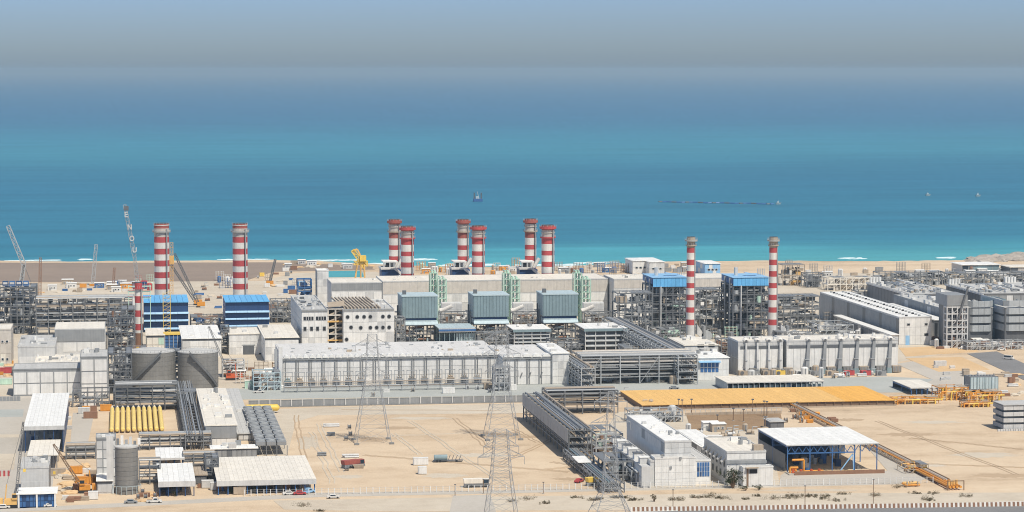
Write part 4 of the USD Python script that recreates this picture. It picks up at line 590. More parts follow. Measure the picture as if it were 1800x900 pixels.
# transformers and bays in front of the long hall
r = random.Random(91); cells = [507, 528, 549, 570, 592, 614, 636, 682, 704, 726, 748, 771, 794, 818, 841, 905, 929, 953]
for i, px in enumerate(cells):
    p = at(px, 683 - .02 * (px - 500)); x, y = p[0], p[1] + 3; c = r.choice(('blue_grey', 'mid_grey', 'steel', 'galvanised', 'tan')); t = Thing('transformer', f'{ {"blue_grey": "blue grey", "mid_grey": "grey", "steel": "dark", "galvanised": "silver", "tan": "tan"}[c]} transformer bay in front of the white front halls, {ORD[i]} from the left', 'transformer', (x, y, 0), 'transformers in front of the white halls')
    t.p('tank', MB().box(x - 1.7, x + 1.7, y, y + 2.2, .4, 3.2), c); t.p('plinth', MB().box(x - 2.4, x + 2.4, y - .4, y + 2.8, 0, .39), 'concrete')
    for k_ in range(5): t.p('radiator', MB().box(x - 1.6 + k_ * .7, x - 1.3 + k_ * .7, y - .8, y - .05, .7, 2.8), 'dark_steel')
    for k_ in (-1, 0, 1): t.p('bushing', MB().cyl((x + k_, y + 1.1, 3.2), (x + k_ * 1.3, y + 1.1, 5), .2, .1, n=6), 'tan')
    for s in (-2.3, 2.3): t.p('gantry_post', MB().box(x + s - .13, x + s + .13, y + 2.4, y + 2.66, .4, 7), 'galvanised')
    t.p('gantry_beam', MB().box(x - 2.3, x + 2.3, y + 2.4, y + 2.66, 6.7, 7), 'galvanised'); t.p('conservator', MB().cyl((x - 1.3, y + 1.6, 3.9), (x + .9, y + 1.6, 3.9), .45), c)
# perimeter wall
p0, p1 = at(440, 716.5), at(946, 707); Y = (p0[1] + p1[1]) / 2; x0, x1 = atY(436, 712, Y)[0], atY(944, 712, Y)[0]; t = Thing('boundary_wall', 'long grey boundary wall with regular posts along the edge of the open sand yard', 'wall', ((x0 + x1) / 2, Y, 0))
for c, e in rects(x0, x1, 27, .5): t.p('wall_panel', MB().box(c, e, Y, Y + .3, 0, 3.1), 'mid_grey'); t.p('coping', MB().box(c - .1, e + .1, Y - .12, Y + .42, 3.11, 3.35), 'road_pale'); t.p('post', MB().box(e + .02, e + .48, Y - .25, Y + .45, 0, 3.5), 'pale_grey')
t.p('footing', MB().box(x0, x1, Y - .5, Y - .26, 0, .5), 'dark_concrete')
# sheds in the middle row
t, b = canopy('blue edged glass shed between the left and middle boiler casings', 773, 834, 610, 577, 569, 'blue_grey_pale', 'blue_grey', 10, fascia=2.2, posts=8, back='blue_grey', goods=8, seed=11, name='shed', cat='shed'); panels(t, 'f', b.x0 + 9, b.x1, b.y0 + 1.2, 1, b.h - 3, 8, 2, ('blue_grey_pale', 'blue_grey'), name='glass_panel'); t.p('edge_beam', MB().box(b.x0 - .6, b.x1 + .6, b.y0 - 1, b.y0 - .77, b.h - 1.6, b.h - .6), 'blue_frame')
def tiered(lab, xl, xr, yb, yt, yk, tiers, sd):
    b = B(xl, xr, yb, yt, yk=yk); t = Thing('louvred_shed', lab, 'shed', b.o, 'white roofed louvred sheds'); t.p('core', MB().box(b.x0 + 1.5, b.x1 - 1.5, b.y0 + 1.5, b.y1 - 1, 0, b.h - .4), 'dark_steel'); roofing(t, b.x0 - .8, b.x1 + .8, b.y0 - .8, b.y1 + .8, b.h, b.h, 8, 'white_roof', th=.4)
    for i in range(tiers):
        z = (i + .5) * b.h / tiers
        for c, e in rects(b.x0, b.x1, 4, .15): t.p('louvre', MB().slab((c, b.y0 - .5, z), (e, b.y0 - .5, z), (e, b.y0 + .9, z + .9), (c, b.y0 + .9, z + .9), .25), 'pale_steel')
        for c, e in rects(b.y0, b.y1, 3, .15): t.p('louvre', MB().slab((b.x0 - .3, c, z), (b.x0 + 1.0, c, z + .9), (b.x0 + 1.0, e, z + .9), (b.x0 - .3, e, z), .25), 'tan')
    columns(t, np.linspace(b.x0, b.x1, 5), (b.y0, b.y1), 0, b.h - .45, .5, 'pale_grey'); t.p('fascia', MB().box(b.x0 - .8, b.x1 + .8, b.y0 - .95, b.y0 - .82, b.h - 1.5, b.h - .02), 'blue_grey'); roof_units(t, b, 3, sd)
tiered('louvred shed with white roof between the middle and right boiler casings', 904, 966, 612, 579, 570.5, 5, 85); tiered('louvred shed with white roof right of the right boiler casing', 1029, 1100, 622, 577.5, 568, 5, 86)
b = B(968, 1028, 622, 600, d=14); t = Thing('process_structure', 'low dark pipework between the two white roofed louvred sheds', 'steel structure', b.o); steelwork(t, b.x0, b.x1, b.y0, b.y1, [3, b.h], 6, 2, 87, fill=2.2)
b = B(840, 904, 612, 586, d=10); t = Thing('process_structure', 'low jumble of dark ducts under the middle boiler casing', 'steel structure', b.o); steelwork(t, b.x0, b.x1, b.y0, b.y1, [3.2, b.h], 7, 2, 88, m='steel', fill=2.4, size=.8); 
b = B(697, 712, 616, 560, d=14); t = Thing('process_structure', 'narrow dark stair structure between wide window block and left boiler casing', 'steel structure', b.o); steelwork(t, b.x0, b.x1, b.y0, b.y1, [3.5, 7, 10.5, b.h], 3, 3, 89, m='steel', fill=2.5, size=.7)
# pipe racks of the centre
RT = ('tan', 'pale_steel', 'steel', 'galvanised', 'beige_wall', 'mid_grey')
b = B(1022, 1226, 677, 629, yk=618); t = Thing('pipe_rack', 'broad high pipe rack with tan pipes on top, right of the front halls', 'pipe rack', b.o); rack(t, b.x0, b.x1, b.y0, b.y1, [4, 7.5, 10, b.h], 9, 'x', .97, 101, pipes=RT, rr=(.25, .6), m='pale_steel', w=.45)
for xl, xr, yb, yt, ybk, lv, sd, lab in ((1022, 1046, 692, 648, 664, 4, 102, 'pipe rack running away from camera between short front hall and broad rack'), (1192, 1226, 677, 629, 599, 4, 103, 'long pipe rack running away behind the broad rack towards the blue boilers'), (1000, 1040, 806, 757, 735, 4, 104, 'tall dark pipe rack running away along the right edge of the sand yard')):
    b = B(xl, xr, yb, yt); t = Thing('pipe_rack', lab, 'pipe rack', b.o); rack(t, b.x0, b.x1, b.y0, at(xl, ybk)[1], np.linspace(3, b.h, lv), 9, 'y', .98, sd, pipes=RT if sd != 104 else ('steel', 'mid_grey', 'galvanised', 'dark_steel', 'tan'), rr=(.2, .5), m='steel' if sd == 104 else 'pale_steel')
    if sd == 104: [t.p('cladding_sheet', MB().box(b.x0 - .5, b.x0 - .35, c, e, b.h * .55, b.h + .4), 'mid_grey') for c, e in rects(b.y0, at(xl, ybk)[1], 14, .3)]
b = B(1046, 1086, 738, 693, yk=682); b2 = B(962, 1086, 729, 690, yk=683); t = Thing('pipe_rack', 'grey pipe rack crossing behind the tall dark rack at the sand yard corner', 'pipe rack', b2.o); rack(t, b2.x0, b2.x1, b2.y0, b2.y1, [3.5, 6, 8, b2.h], 7, 'x', .97, 105, pipes=RT, m='steel', rr=(.2, .5), top='tan')
p = at(1092, 866); q = atY(1112, 866, p[1]); t = Thing('pipe_rack', 'low pipe rack running towards the camera along the sand yard edge', 'pipe rack', (p[0], p[1], 0)); rack(t, p[0] - 7, q[0] - 3, p[1], at(1040, 806)[1], [1.5, 3.5], 7, 'y', .95, 106, m='steel', pipes=('steel', 'mid_grey', 'galvanised', 'blue_grey'))
t.p('roof_sheet', MB().slab((p[0] - 8, p[1] + 42, 4.6), (p[0] - 3, p[1] + 42, 4.6), (p[0] - 3, p[1] + 56, 4.9), (p[0] - 8, p[1] + 56, 4.9), .2), 'white_roof')
b = B(1048, 1094, 800, 764, d=26); t = Thing('process_structure', 'pipe and valve structure between tall dark rack and white workshop', 'steel structure', b.o); steelwork(t, b.x0, b.x1, b.y0, b.y1, [3, 5.5, b.h], 4, 3, 107, m='pale_steel', fill=1.7, size=.7, mats=('pale_steel', 'tan', 'galvanised', 'green_pale', 'rust'), floor=.4)
b = B(1062, 1112, 848, 812, d=22); t = Thing('process_structure', 'grey skids and pipe frames beside the low rack, left of the white workshop', 'steel structure', b.o); steelwork(t, b.x0, b.x1, b.y0, b.y1, [2.6, b.h], 4, 3, 108, m='steel', fill=1.6, size=.6, mats=('pale_steel', 'blue_grey', 'galvanised', 'pale_grey'), floor=.5)
b = B(1052, 1180, 674, 655, d=16); t = Thing('pump_station', 'row of white pumps and tanks sheltered under the broad pipe rack', 'pump station', (b.o[0], b.y0 + 4, 0)); r = random.Random(5)
for i in range(14): x = b.x0 + (i + .5) * b.w / 14; a = r.uniform(.8, 1.5); t.p('pump', MB().cyl((x - a, b.y0 + 6, 1.4), (x + a, b.y0 + 6, 1.4), a * .8) if i % 2 else MB().box(x - a, x + a, b.y0 + 5, b.y0 + 7, 0, 2.6), r.choice(('white_panel', 'pale_grey', 'tan', 'mid_grey')))
# ---------------------------------------------------------------- right: blue topped boilers, long halls, desalination rows
for xl, xr, lab, sd in ((1147, 1206, 'open steel boiler tower with bright blue top, behind the left slim chimney', 120), (1288, 1350, 'open steel boiler tower with bright blue top, behind the right slim chimney', 121)):
    b = B(xl, xr, 592, 489, d=28); zb = b.z(507); t = Thing('boiler_tower', lab, 'boiler tower', b.o, 'blue topped boiler towers')
    steelwork(t, b.x0, b.x1, b.y0, b.y1, np.linspace(4.2, zb - .3, 6), 6, 4, sd, m='dark_steel', w=.65, fill=2.5, size=1.15, mats=('pale_steel', 'galvanised', 'steel', 'tan', 'mid_grey', 'dark_steel', 'pale_grey', 'green_pale'), floor=.75)
    t.p('core', MB().box(b.x0 + 5, b.x1 - 3, b.y0 + 10, b.y1 - 4, 2, zb - 1), 'dark_steel')
    t.p('hood', MB().box(b.x0 + 4, b.x1, b.y0 - .3, b.y1, zb, b.h), 'blue_bright')
    for c, e in rects(b.x0, b.x1, 9, .12): t.p('cladding_sheet', MB().box(c, e, b.y0 - .6, b.y0 - .32, zb - .2, b.h), 'blue_bright')
    for c, e in rects(b.y0, b.y1, 4, .6): t.p('side_sheet', MB().box(b.x0 - .1, b.x0 + .2, c, e, b.h - 3.4, b.h), 'blue_frame')
    roofing(t, b.x0 - .5, b.x1 + .5, b.y0 - .9, b.y1 + .5, b.h + .4, b.h + .4, 8, 'light_blue')
    t.p('vent_stack', MB().cyl((b.x0 + 5, b.y0 + 14, b.h + .4), (b.x0 + 5, b.y0 + 14, b.h + 5), 1.1), 'pale_grey'); t.p('roof_hoist', MB().slab((b.x0 + 9, b.y0 + 8, b.h + 2.6), (b.x0 + 16, b.y0 + 8, b.h + 1.2), (b.x0 + 16, b.y0 + 12, b.h + 1.2), (b.x0 + 9, b.y0 + 12, b.h + 2.6), .3), 'light_blue')
    for k in range(5): t.p('vent_pipe', MB().cyl((b.x0 + 18 + k * .0 + k, b.y0 + 16, b.h + .4), (b.x0 + 18 + k, b.y0 + 16, b.h + 4), .2, n=6), 'pale_steel')
    for j in (4, 16): t.p('riser', MB().cyl((b.x0 - .9, b.y0 + j, 0), (b.x0 - .9, b.y0 + j, zb + 4), .5), 'pale_steel'); 
    t.p('riser', MB().cyl((b.x0 + 4.5, b.y0 - .9, 0), (b.x0 + 4.5, b.y0 - .9, zb), .4), 'pale_grey')
for xl, xr, yb, yt, n, sd, lab in ((1086, 1146, 598, 516, 6, 122, 'dark stepped pipe structure left of the left blue topped boiler'), (1207, 1287, 588, 510, 8, 123, 'dark open pipe floors between the two blue topped boilers'), (1352, 1440, 580, 522, 8, 124, 'dark tiered pipe floors right of the right blue topped boiler')):
    b = B(xl, xr, yb, yt, d=16); t = Thing('process_structure', lab, 'steel structure', b.o); steelwork(t, b.x0, b.x1, b.y0, b.y1, np.linspace(4, b.h, 5), n, 2, sd, m='steel', fill=1.7, size=1.1, floor=.75)
for xl, xr, lab in ((1215, 1262, 'grey flue duct dropping to the foot of the left slim chimney'), (1362, 1420, 'grey flue duct dropping to the foot of the right slim chimney')):
    p, q = at(xl, 600), at(xr, 606); t = Thing('flue_duct', lab, 'duct', (p[0], p[1], 0), 'chimney flue ducts'); t.p('duct', MB().hexa([(p[0] + 3, p[1] - 1.5, 4), (q[0] - 4, p[1] - 1.5, 1), (q[0] - 4, p[1] + 2, 1), (p[0] + 3, p[1] + 2, 4)], [(p[0] + 3, p[1] - 1.5, 9.5), (q[0] - 4, p[1] - 1.5, 4.5), (q[0] - 4, p[1] + 2, 4.5), (p[0] + 3, p[1] + 2, 9.5)]), 'pale_grey'); t.p('joint', MB().bar((p[0] + 7, p[1], 0), (p[0] + 7, p[1], 8.6), 1.2, 5), 'mid_grey'); t.p('fan_casing', MB().cyl((q[0] - 2, p[1] - 1.5, 3), (q[0] - 2, p[1] + 1.5, 3), 3, n=16), 'pale_steel')
t, b = hall('pump_hall', 'white flat hall with round tanks on it, in front of the left slim chimney', 1203, 1262, 652, 608, 594, 'white_panel', 'cream_roof', 6, 2, ('white_panel', 'pale_grey'), line=False, vents=8, seed=131)
for px in (1234, 1253): x = b.x(px); t.p('tank', MB().cyl((x, b.y0 - 2.6, 0), (x, b.y0 - 2.6, b.z(617)), 2, n=16), 'pale_grey'); facing(t, 'opening', 'f', x - 2.2, x + 1, b.y0, b.z(616), b.z(611), 'black', proud=.25)
t, b = hall('control_house', 'white block with blue window grid right of the broad pipe rack', 1226, 1281, 670, 630, 619, 'white_panel', 'white_roof', 5, 2, ('white_panel',), line=False, vents=4, seed=132)
for c, e in rects(b.x(1231), b.x(1264), 5, .4):
    for z0_, z1_ in rects(b.z(661), b.z(643), 2, .4): facing(t, 'window', 'f', c, e, b.y0, z0_, z1_, 'blue_frame', proud=.25)
t.p('awning', MB().slab((b.x(1228), b.y0 - 2, b.z(642)), (b.x(1266), b.y0 - 2, b.z(642)), (b.x(1266), b.y0, b.z(640)), (b.x(1228), b.y0, b.z(640)), .3), 'light_blue')
def ducts(lab, xl, xr, yb, yt, yk, bays, px, slant, sd):
    b = B(xl, xr, yb, yt, yk=yk); t = shell('condenser_hall', lab, 'building', b, 'pale_grey', 'cream_roof', 'long grey duct halls', nroof=bays, par=.5); panels(t, 'f', b.x0, b.x1, b.y0, .3, b.z(621), bays, 1, 'white_panel', gap=.3); panels(t, 'f', b.x0, b.x1, b.y0, b.z(615), b.h - .2, bays, 1, ('pale_grey', 'green_pale') if False else ('pale_grey',), gap=.3); facing(t, 'louvre_band', 'f', b.x0 + 1.2, b.x1 - 1.2, b.y0, b.z(620.5), b.z(615.5), 'dark_steel', proud=.2)
    for i, q in enumerate(px):
        x = b.x(q); wd = .95 if slant else .5; t.p('duct', MB().hexa([(x - wd, b.y0 - 2.4, 2.6), (x + wd, b.y0 - 2.4, 2.6), (x + wd, b.y0 - .3, 2.6), (x - wd, b.y0 - .3, 2.6)], [(x - wd * .7 + slant, b.y0 - 1.2, b.h - .2), (x + wd * .8 + slant, b.y0 - 1.2, b.h - .2), (x + wd * .8 + slant, b.y0 - .3, b.h - .2), (x - wd * .7 + slant, b.y0 - .3, b.h - .2)]), 'mid_grey' if slant else 'pale_grey'); t.p('duct_base', MB().box(x - wd - .25, x + wd + .25, b.y0 - 2.7, b.y0 - .2, 0, 2.59), 'blue_grey'); t.p('condenser_box', MB().box(x + 1.7, x + 6.2, b.y0 - 2.2, b.y0 - .3, .4, 3.6), 'tan' if i % 2 else 'cover_grey'); [t.p('condenser_fin', MB().box(x + 1.9 + k_ * .75, x + 2.3 + k_ * .75, b.y0 - 2.45, b.y0 - 2.21, .6, 3.3), 'mid_grey') for k_ in range(6)]; t.p('duct_flange', MB().box(x - wd - .15, x + wd + .15, b.y0 - 2.3, b.y0 - .25, b.h * .45, b.h * .45 + .3), 'pale_steel'); t.p('cowl', MB().blob((x + slant, b.y0 + .5, b.h + 1), (1.6, 1.8, 1.1), 1, i, .1), 'white_paint'); t.p('cowl_mouth', MB().cyl((x + slant, b.y0 - 1.4, b.h + .8), (x + slant, b.y0 - 1.0, b.h + .8), .6), 'dark_steel')
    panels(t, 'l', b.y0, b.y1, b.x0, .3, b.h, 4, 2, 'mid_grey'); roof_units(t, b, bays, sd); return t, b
ducts('pale hall with four short ducts and white cowls, left of the long duct hall', 1297, 1376, 660, 602, 594, 8, (1311, 1331, 1351, 1371), 0, 133); ducts('long grey hall with sloping ducts along its front, beside the open sand', 1382, 1578, 658, 601, 592, 16, (1418, 1447, 1475, 1504, 1533, 1562), .9, 134)
r = random.Random(6)
for i, (px, c) in enumerate(((1308, 'tan'), (1327, 'mid_grey'), (1350, 'tan'), (1372, 'yellow'), (1408, 'pale_grey'), (1432, 'mid_grey'), (1462, 'tan'), (1494, 'red_paint'), (1523, 'red_paint'), (1550, 'mid_grey'))):
    p = at(px, 661); x, y = p[0], p[1]; t = Thing('fan_unit', f'{COLN.get(c)} fan unit on the ground before the duct halls, {ORD[i]} from the left', 'fan unit', (x, y, 0), 'fan units before the duct halls'); t.p('casing', MB().box(x - 2.4, x + 2.4, y, y + 3, .3, 2.6), c); t.p('skid', MB().box(x - 2.7, x + 2.7, y - .3, y + 3.3, 0, .29), 'concrete'); t.p('fan', MB().cyl((x - 1, y - .3, 1.5), (x - 1, y - .02, 1.5), .9, n=12), 'dark_steel'); t.p('motor', MB().cyl((x + .6, y + 1, 3), (x + 2, y + 1, 3), .5), 'steel')
# long hall and its annex
b = B(1580, 1637, 607, 559, d=160); t = shell('long_hall', 'very long white hall running away towards the sea, with dotted roof vents', 'building', b, 'pale_grey', 'white_roof', par=.3); roofing(t, b.x0 + .3, b.x1 - .3, b.y0 + .3, b.y1 - .3, b.h + .5, b.h + .5, 30, 'white_roof', axis='y', parent=t.r, th=.15)
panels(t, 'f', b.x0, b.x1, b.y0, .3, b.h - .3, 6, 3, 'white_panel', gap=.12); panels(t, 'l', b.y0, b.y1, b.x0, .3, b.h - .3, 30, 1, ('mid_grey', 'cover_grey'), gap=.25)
for px, py in ((1597, 581), (1628, 581)): window(t, 'f', b.x(px), b.y0 - .1, b.z(py), 1.7, 1.2, 'mid_grey', 'black')
facing(t, 'door', 'f', b.x(1625), b.x(1632), b.y0, b.z(602), b.z(597.5), 'black', proud=.25); facing(t, 'door', 'f', b.x(1592), b.x(1599), b.y0, 0, b.z(601), 'light_blue', proud=.25)
for i in range(26):
    for u in (.3, .7): x = b.x0 + b.w * u; y = b.y0 + 4 + i * 6; t.p('ridge_vent', MB().box(x - .6, x + .6, y, y + 1.2, b.h + .5, b.h + 1.3), 'mid_grey' if (i + int(u * 10)) % 3 else 'black', t.r)
b = B(1566, 1579, 612, 589, d=112); t = shell('annex', 'low white roofed annex along the left side of the very long hall', 'building', b, 'pale_grey', 'white_roof', par=0, over=.5); panels(t, 'l', b.y0, b.y1, b.x0, .2, b.h - .4, 16, 1, ('dark_steel', 'beige_wall'), gap=.8)
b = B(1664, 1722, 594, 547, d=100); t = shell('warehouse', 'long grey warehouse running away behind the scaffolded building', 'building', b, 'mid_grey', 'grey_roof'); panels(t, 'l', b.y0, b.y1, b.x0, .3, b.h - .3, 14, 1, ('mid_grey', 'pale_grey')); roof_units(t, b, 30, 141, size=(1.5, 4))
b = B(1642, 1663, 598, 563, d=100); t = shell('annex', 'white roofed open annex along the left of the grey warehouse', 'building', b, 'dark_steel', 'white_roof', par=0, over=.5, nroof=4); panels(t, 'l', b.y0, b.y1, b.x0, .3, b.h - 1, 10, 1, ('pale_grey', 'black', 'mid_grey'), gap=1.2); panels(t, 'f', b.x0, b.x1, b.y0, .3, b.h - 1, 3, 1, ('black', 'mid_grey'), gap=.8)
def desal(lab, xl, xr, yb, yt, d, sd):
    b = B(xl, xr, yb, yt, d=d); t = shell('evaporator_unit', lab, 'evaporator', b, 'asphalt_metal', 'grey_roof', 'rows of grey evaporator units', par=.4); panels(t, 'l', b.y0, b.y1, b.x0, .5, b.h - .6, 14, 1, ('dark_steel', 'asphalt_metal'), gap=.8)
    for a in rects(b.y0, b.y1, 12, .6): t.p('roof_panel', MB().box(b.x0 - .4, b.x1, a[0], a[1], b.h + .35, b.h + .5), 'grey_roof', t.r); t.p('eaves_beam', MB().box(b.x0 - 1, b.x0 - .3, a[0], a[1], b.h - .5, b.h + .6), 'pale_grey', t.r)
    roof_units(t, b, 60, sd, m=('pale_grey', 'galvanised', 'mid_grey', 'white_panel', 'steel', 'tan'), size=(1.2, 3.5)); r = random.Random(sd)
    for i in range(12): x = r.uniform(b.x0 + 2, b.x1 - 2); y = r.uniform(b.y0, b.y1 - 20); t.p('pipe', MB().cyl((x, y, b.h + 1.6), (x, y + r.uniform(8, 30), b.h + 1.6), .45, n=7), r.choice(('pale_steel', 'galvanised', 'white_panel')), t.r)
    panels(t, 'f', b.x0, b.x1, b.y0, .5, b.h - .4, 8, 2, ('mid_grey', 'pale_grey', 'asphalt_metal'), gap=.6)
    for i in range(4): x = b.x0 + 1.5 + i * 2; t.p('end_vessel', MB().cyl((x, b.y1 - 3, b.h), (x, b.y1 - 3, b.h + 4), .9), 'white_panel')
desal('long grey evaporator unit with cluttered roof, left of the three rows', 1600, 1688, 553, 519, 92, 142); desal('long grey evaporator unit with cluttered roof, middle of the three rows', 1730, 1832, 552, 518, 74, 143); desal('long grey evaporator unit at the right edge of the view', 1842, 1960, 552, 517, 84, 144)
for xl, xr, yb, yt, m_, ms, sd, n, lab in ((1376, 1414, 503, 466, 'tan', ('ochre', 'tan', 'cream_roof', 'dark_steel'), 151, 4, 'tan and ochre steel towers right of the right slim chimney, near the beach'), (1418, 1448, 506, 482, 'steel', ('steel', 'galvanised', 'dark_steel'), 152, 4, 'dark trussed pipework right of the tan towers near the beach'), (1455, 1542, 511, 489, 'cream_roof', ('cream_roof', 'tan', 'pale_grey', 'beige_wall'), 153, 9, 'cream columned intake structure behind the very long white hall'), (1545, 1660, 503, 480, 'steel', PIPES, 154, 12, 'low grey pump rows behind the left evaporator unit'), (1664, 1830, 501, 481, 'steel', PIPES, 155, 16, 'low grey pump rows behind the middle evaporator unit, with white tanks'), (1508, 1600, 530, 513, 'steel', ('pale_grey', 'white_panel', 'mid_grey', 'dark_steel'), 156, 9, 'low grey equipment rows right of the very long hall'), (1600, 1668, 552, 530, 'steel', PIPES, 157, 6, 'grey cluttered pipe deck before the left evaporator unit')):
    b = B(xl, xr, yb, yt, d=14); t = Thing('process_structure', lab, 'steel structure', b.o); steelwork(t, b.x0, b.x1, b.y0, b.y1, np.linspace(b.h / 2, b.h, 2), n, 2, sd, m=m_, fill=2.2, mats=ms, size=1.2, floor=.35)
# louvred grey building and scaffold
def bands(t, b, m='band_grey', tiers=((551.5, 541), (565.5, 554.5), (580.5, 569.5), (596, 584.5)), chamfer=2.5):
    t.p('body', MB().box(b.x0 + .6, b.x1 - .6, b.y0 + 1.2, b.y1, 0, b.h - .3), 'dark_steel')
    for y0_, y1_ in tiers:
        for c, e in rects(b.x0 + chamfer, b.x1 - chamfer, 3, .12): t.p('cladding_band', MB().box(c, e, b.y0, b.y0 + .8, b.z(y0_), b.z(y1_)), m)
        for s, xa in ((1, b.x0), (-1, b.x1)): t.p('corner_band', MB().hexa([(xa, b.y0 + chamfer, b.z(y0_)), (xa + s * chamfer, b.y0, b.z(y0_)), (xa + s * chamfer, b.y0 + .8, b.z(y0_)), (xa + s * .6, b.y0 + chamfer + .5, b.z(y0_))], [(xa, b.y0 + chamfer, b.z(y1_)), (xa + s * chamfer, b.y0, b.z(y1_)), (xa + s * chamfer, b.y0 + .8, b.z(y1_)), (xa + s * .6, b.y0 + chamfer + .5, b.z(y1_))]), m)
        t.p('side_band', MB().box(b.x0, b.x0 + .6, b.y0 + chamfer + .5, b.y1, b.z(y0_), b.z(y1_)), m)
    t.p('roof', MB().box(b.x0 + .3, b.x1 - .3, b.y0 + .9, b.y1, b.h - .28, b.h), 'grey_roof')
b = B(1701, 1747, 606, 541, yk=530); t = Thing('louvred_hall', 'big grey horizontally banded building with chamfered corners, left wing', 'building', b.o, 'grey banded halls'); bands(t, b); roof_units(t, b, 6, 161); b0_ = b
b = B(1765, 1836, 608, 541, yk=529); t = Thing('louvred_hall', 'big grey horizontally banded building, right wing cut off by the view edge', 'building', b.o, 'grey banded halls'); bands(t, b); roof_units(t, b, 6, 162)
b = B(1745, 1767, 602, 529, d=18); t = shell('link_tower', 'blue grey link tower between the two grey banded wings', 'building', b, 'blue_grey', 'grey_roof'); panels(t, 'f', b.x0, b.x1, b.y0, .5, b.h - .5, 2, 4, ('blue_grey', 'blue_grey_pale'), gap=.5)
b = B(1664, 1700, 612, 519, d=20); t = Thing('scaffold_building', 'grey building in scaffolding with pale columns and a leaning dark boom', 'building', b.o); t.p('core', MB().box(b.x0 + 2, b.x1 - 1, b.y0 + 6, b.y1, 0, b.h - 1), 'dark_concrete'); t.p('roof', MB().box(b.x0, b.x1, b.y0, b.y1, b.h - 6, b.h), 'mid_grey'); steelwork(t, b.x0, b.x1, b.y0, b.y0 + 5, np.linspace(4, b.h - 6.5, 6), 5, 2, 163, m='pale_grey', fill=1.2, w=.6, mats=('rust', 'dark_steel', 'pale_grey', 'mid_grey'), size=.7, floor=.8); t.p('boom', MB().bar((b.x(1683), b.y0 - 2, b.z(570)), (b.x(1699), b.y0 - 2, b.z(514)), .9), 'dark_steel')
# the long ochre roof, pit side, sheds
b = B(1128, 1574, 722, 712, yk=686); t = Thing('ochre_shelter', 'very long low flat ochre roof in the middle right, over a dark slot', 'roof', b.o); xo = b.x0 + b.w * .8; roofing(t, b.x0, xo, b.y0, b.y1, b.h, b.h + .1, 32, 'ochre', gap=.06); roofing(t, xo, b.x1, b.y0, b.y1, b.h, b.h + .1, 8, 'ochre_deep', gap=.06); t.p('front_wall', MB().box(b.x0 + .5, b.x1 - .5, b.y0 + .6, b.y0 + .9, 0, b.h - .4), 'brown'); t.p('kerb', MB().box(b.x0, b.x1, b.y0 - 1.4, b.y0 - .8, 0, .6), 'tan')
columns(t, np.linspace(b.x0 + .5, b.x1 - .5, 30), (b.y0 + .3,), 0, b.h - .26, .3, 'brown', 'post'); t.p('side_wall', MB().box(b.x0 + .3, b.x0 + .6, b.y0 + 1, b.y1 - 1, 0, b.h - .3), 'brown'); t.p('rear_wall', MB().box(b.x0 + .7, b.x1 - .7, b.y1 - .9, b.y1 - .6, 0, b.h - .3), 'brown')
for i, (px, py, hp) in enumerate(((1193, 731, 29), (1199, 733, 30), (1215.5, 728, 26), (1289, 740, 22), (1307, 742, 22), (1323, 728, 26), (1343, 733, 28), (1348, 733, 27), (1401, 737, 30), (1261, 745, 15), (1345, 757, 24))):
    p = at(px, py); h = hp * p[1] / F; t = Thing('lamp_post', f'thin dark lamp post near the long ochre roof, {ORD[i]} of them', 'lamp post', (p[0], p[1], 0), 'dark posts before the ochre roof'); t.p('pole', MB().cyl((p[0], p[1], 0), (p[0], p[1], h), .22, .14), 'brown'); t.p('lamp_head', MB().box(p[0] - .5, p[0] + .5, p[1] - .25, p[1] + .25, h, h + .5), 'dark_steel'); t.p('footing', MB().box(p[0] - .4, p[0] + .4, p[1] - .4, p[1] + .4, 0, .4), 'concrete')
b = B(1205, 1374, 731, 727.5, d=1.2); t = Thing('basin_wall', 'low tan wall with railing behind the brown sunken basin', 'wall', b.o); [t.p('wall_panel', MB().box(c, e, b.y0, b.y0 + .6, 0, 1.3), 'tan') for c, e in rects(b.x0, b.x1, 14, .1)]; [t.p('rail_post', MB().box(x - .1, x + .1, b.y0 + .2, b.y0 + .4, 1.31, 2.6), 'pale_grey') for x in np.linspace(b.x0, b.x1, 20)]; t.p('handrail', MB().box(b.x0, b.x1, b.y0 + .22, b.y0 + .38, 2.61, 2.75), 'pale_grey')
hall('valve_house', 'small dark grey valve house right of the brown basin', 1354, 1378, 757, 742, 736, 'asphalt_metal', 'grey_roof', 2, 1, ('asphalt_metal',), line=False)
t, b = canopy('long low pale shed with glassy dark bays behind the ochre roof', 1279, 1446, 689, 672, 661, 'cream_roof', 'pale_steel', 18, fascia=.5, posts=19, back='dark_glass', goods=18, seed=21, name='shed', cat='shed', side='l'); panels(t, 'f', b.x0, b.x1, b.y0 + 1.5, .3, b.h - 1.2, 18, 1, ('blue_grey', 'dark_glass', 'dark_steel'), gap=1.0, name='glass_panel')
canopy('small cream roofed open shelter beside the ochre roof and yellow pipework', 1602, 1648, 694, 681, 667.5, 'cream_roof', 'blue_frame', 6, fascia=.5, posts=6, goods=7, seed=22, back='dark_steel')
OP = ('orange', 'ochre', 'yellow', 'tan')
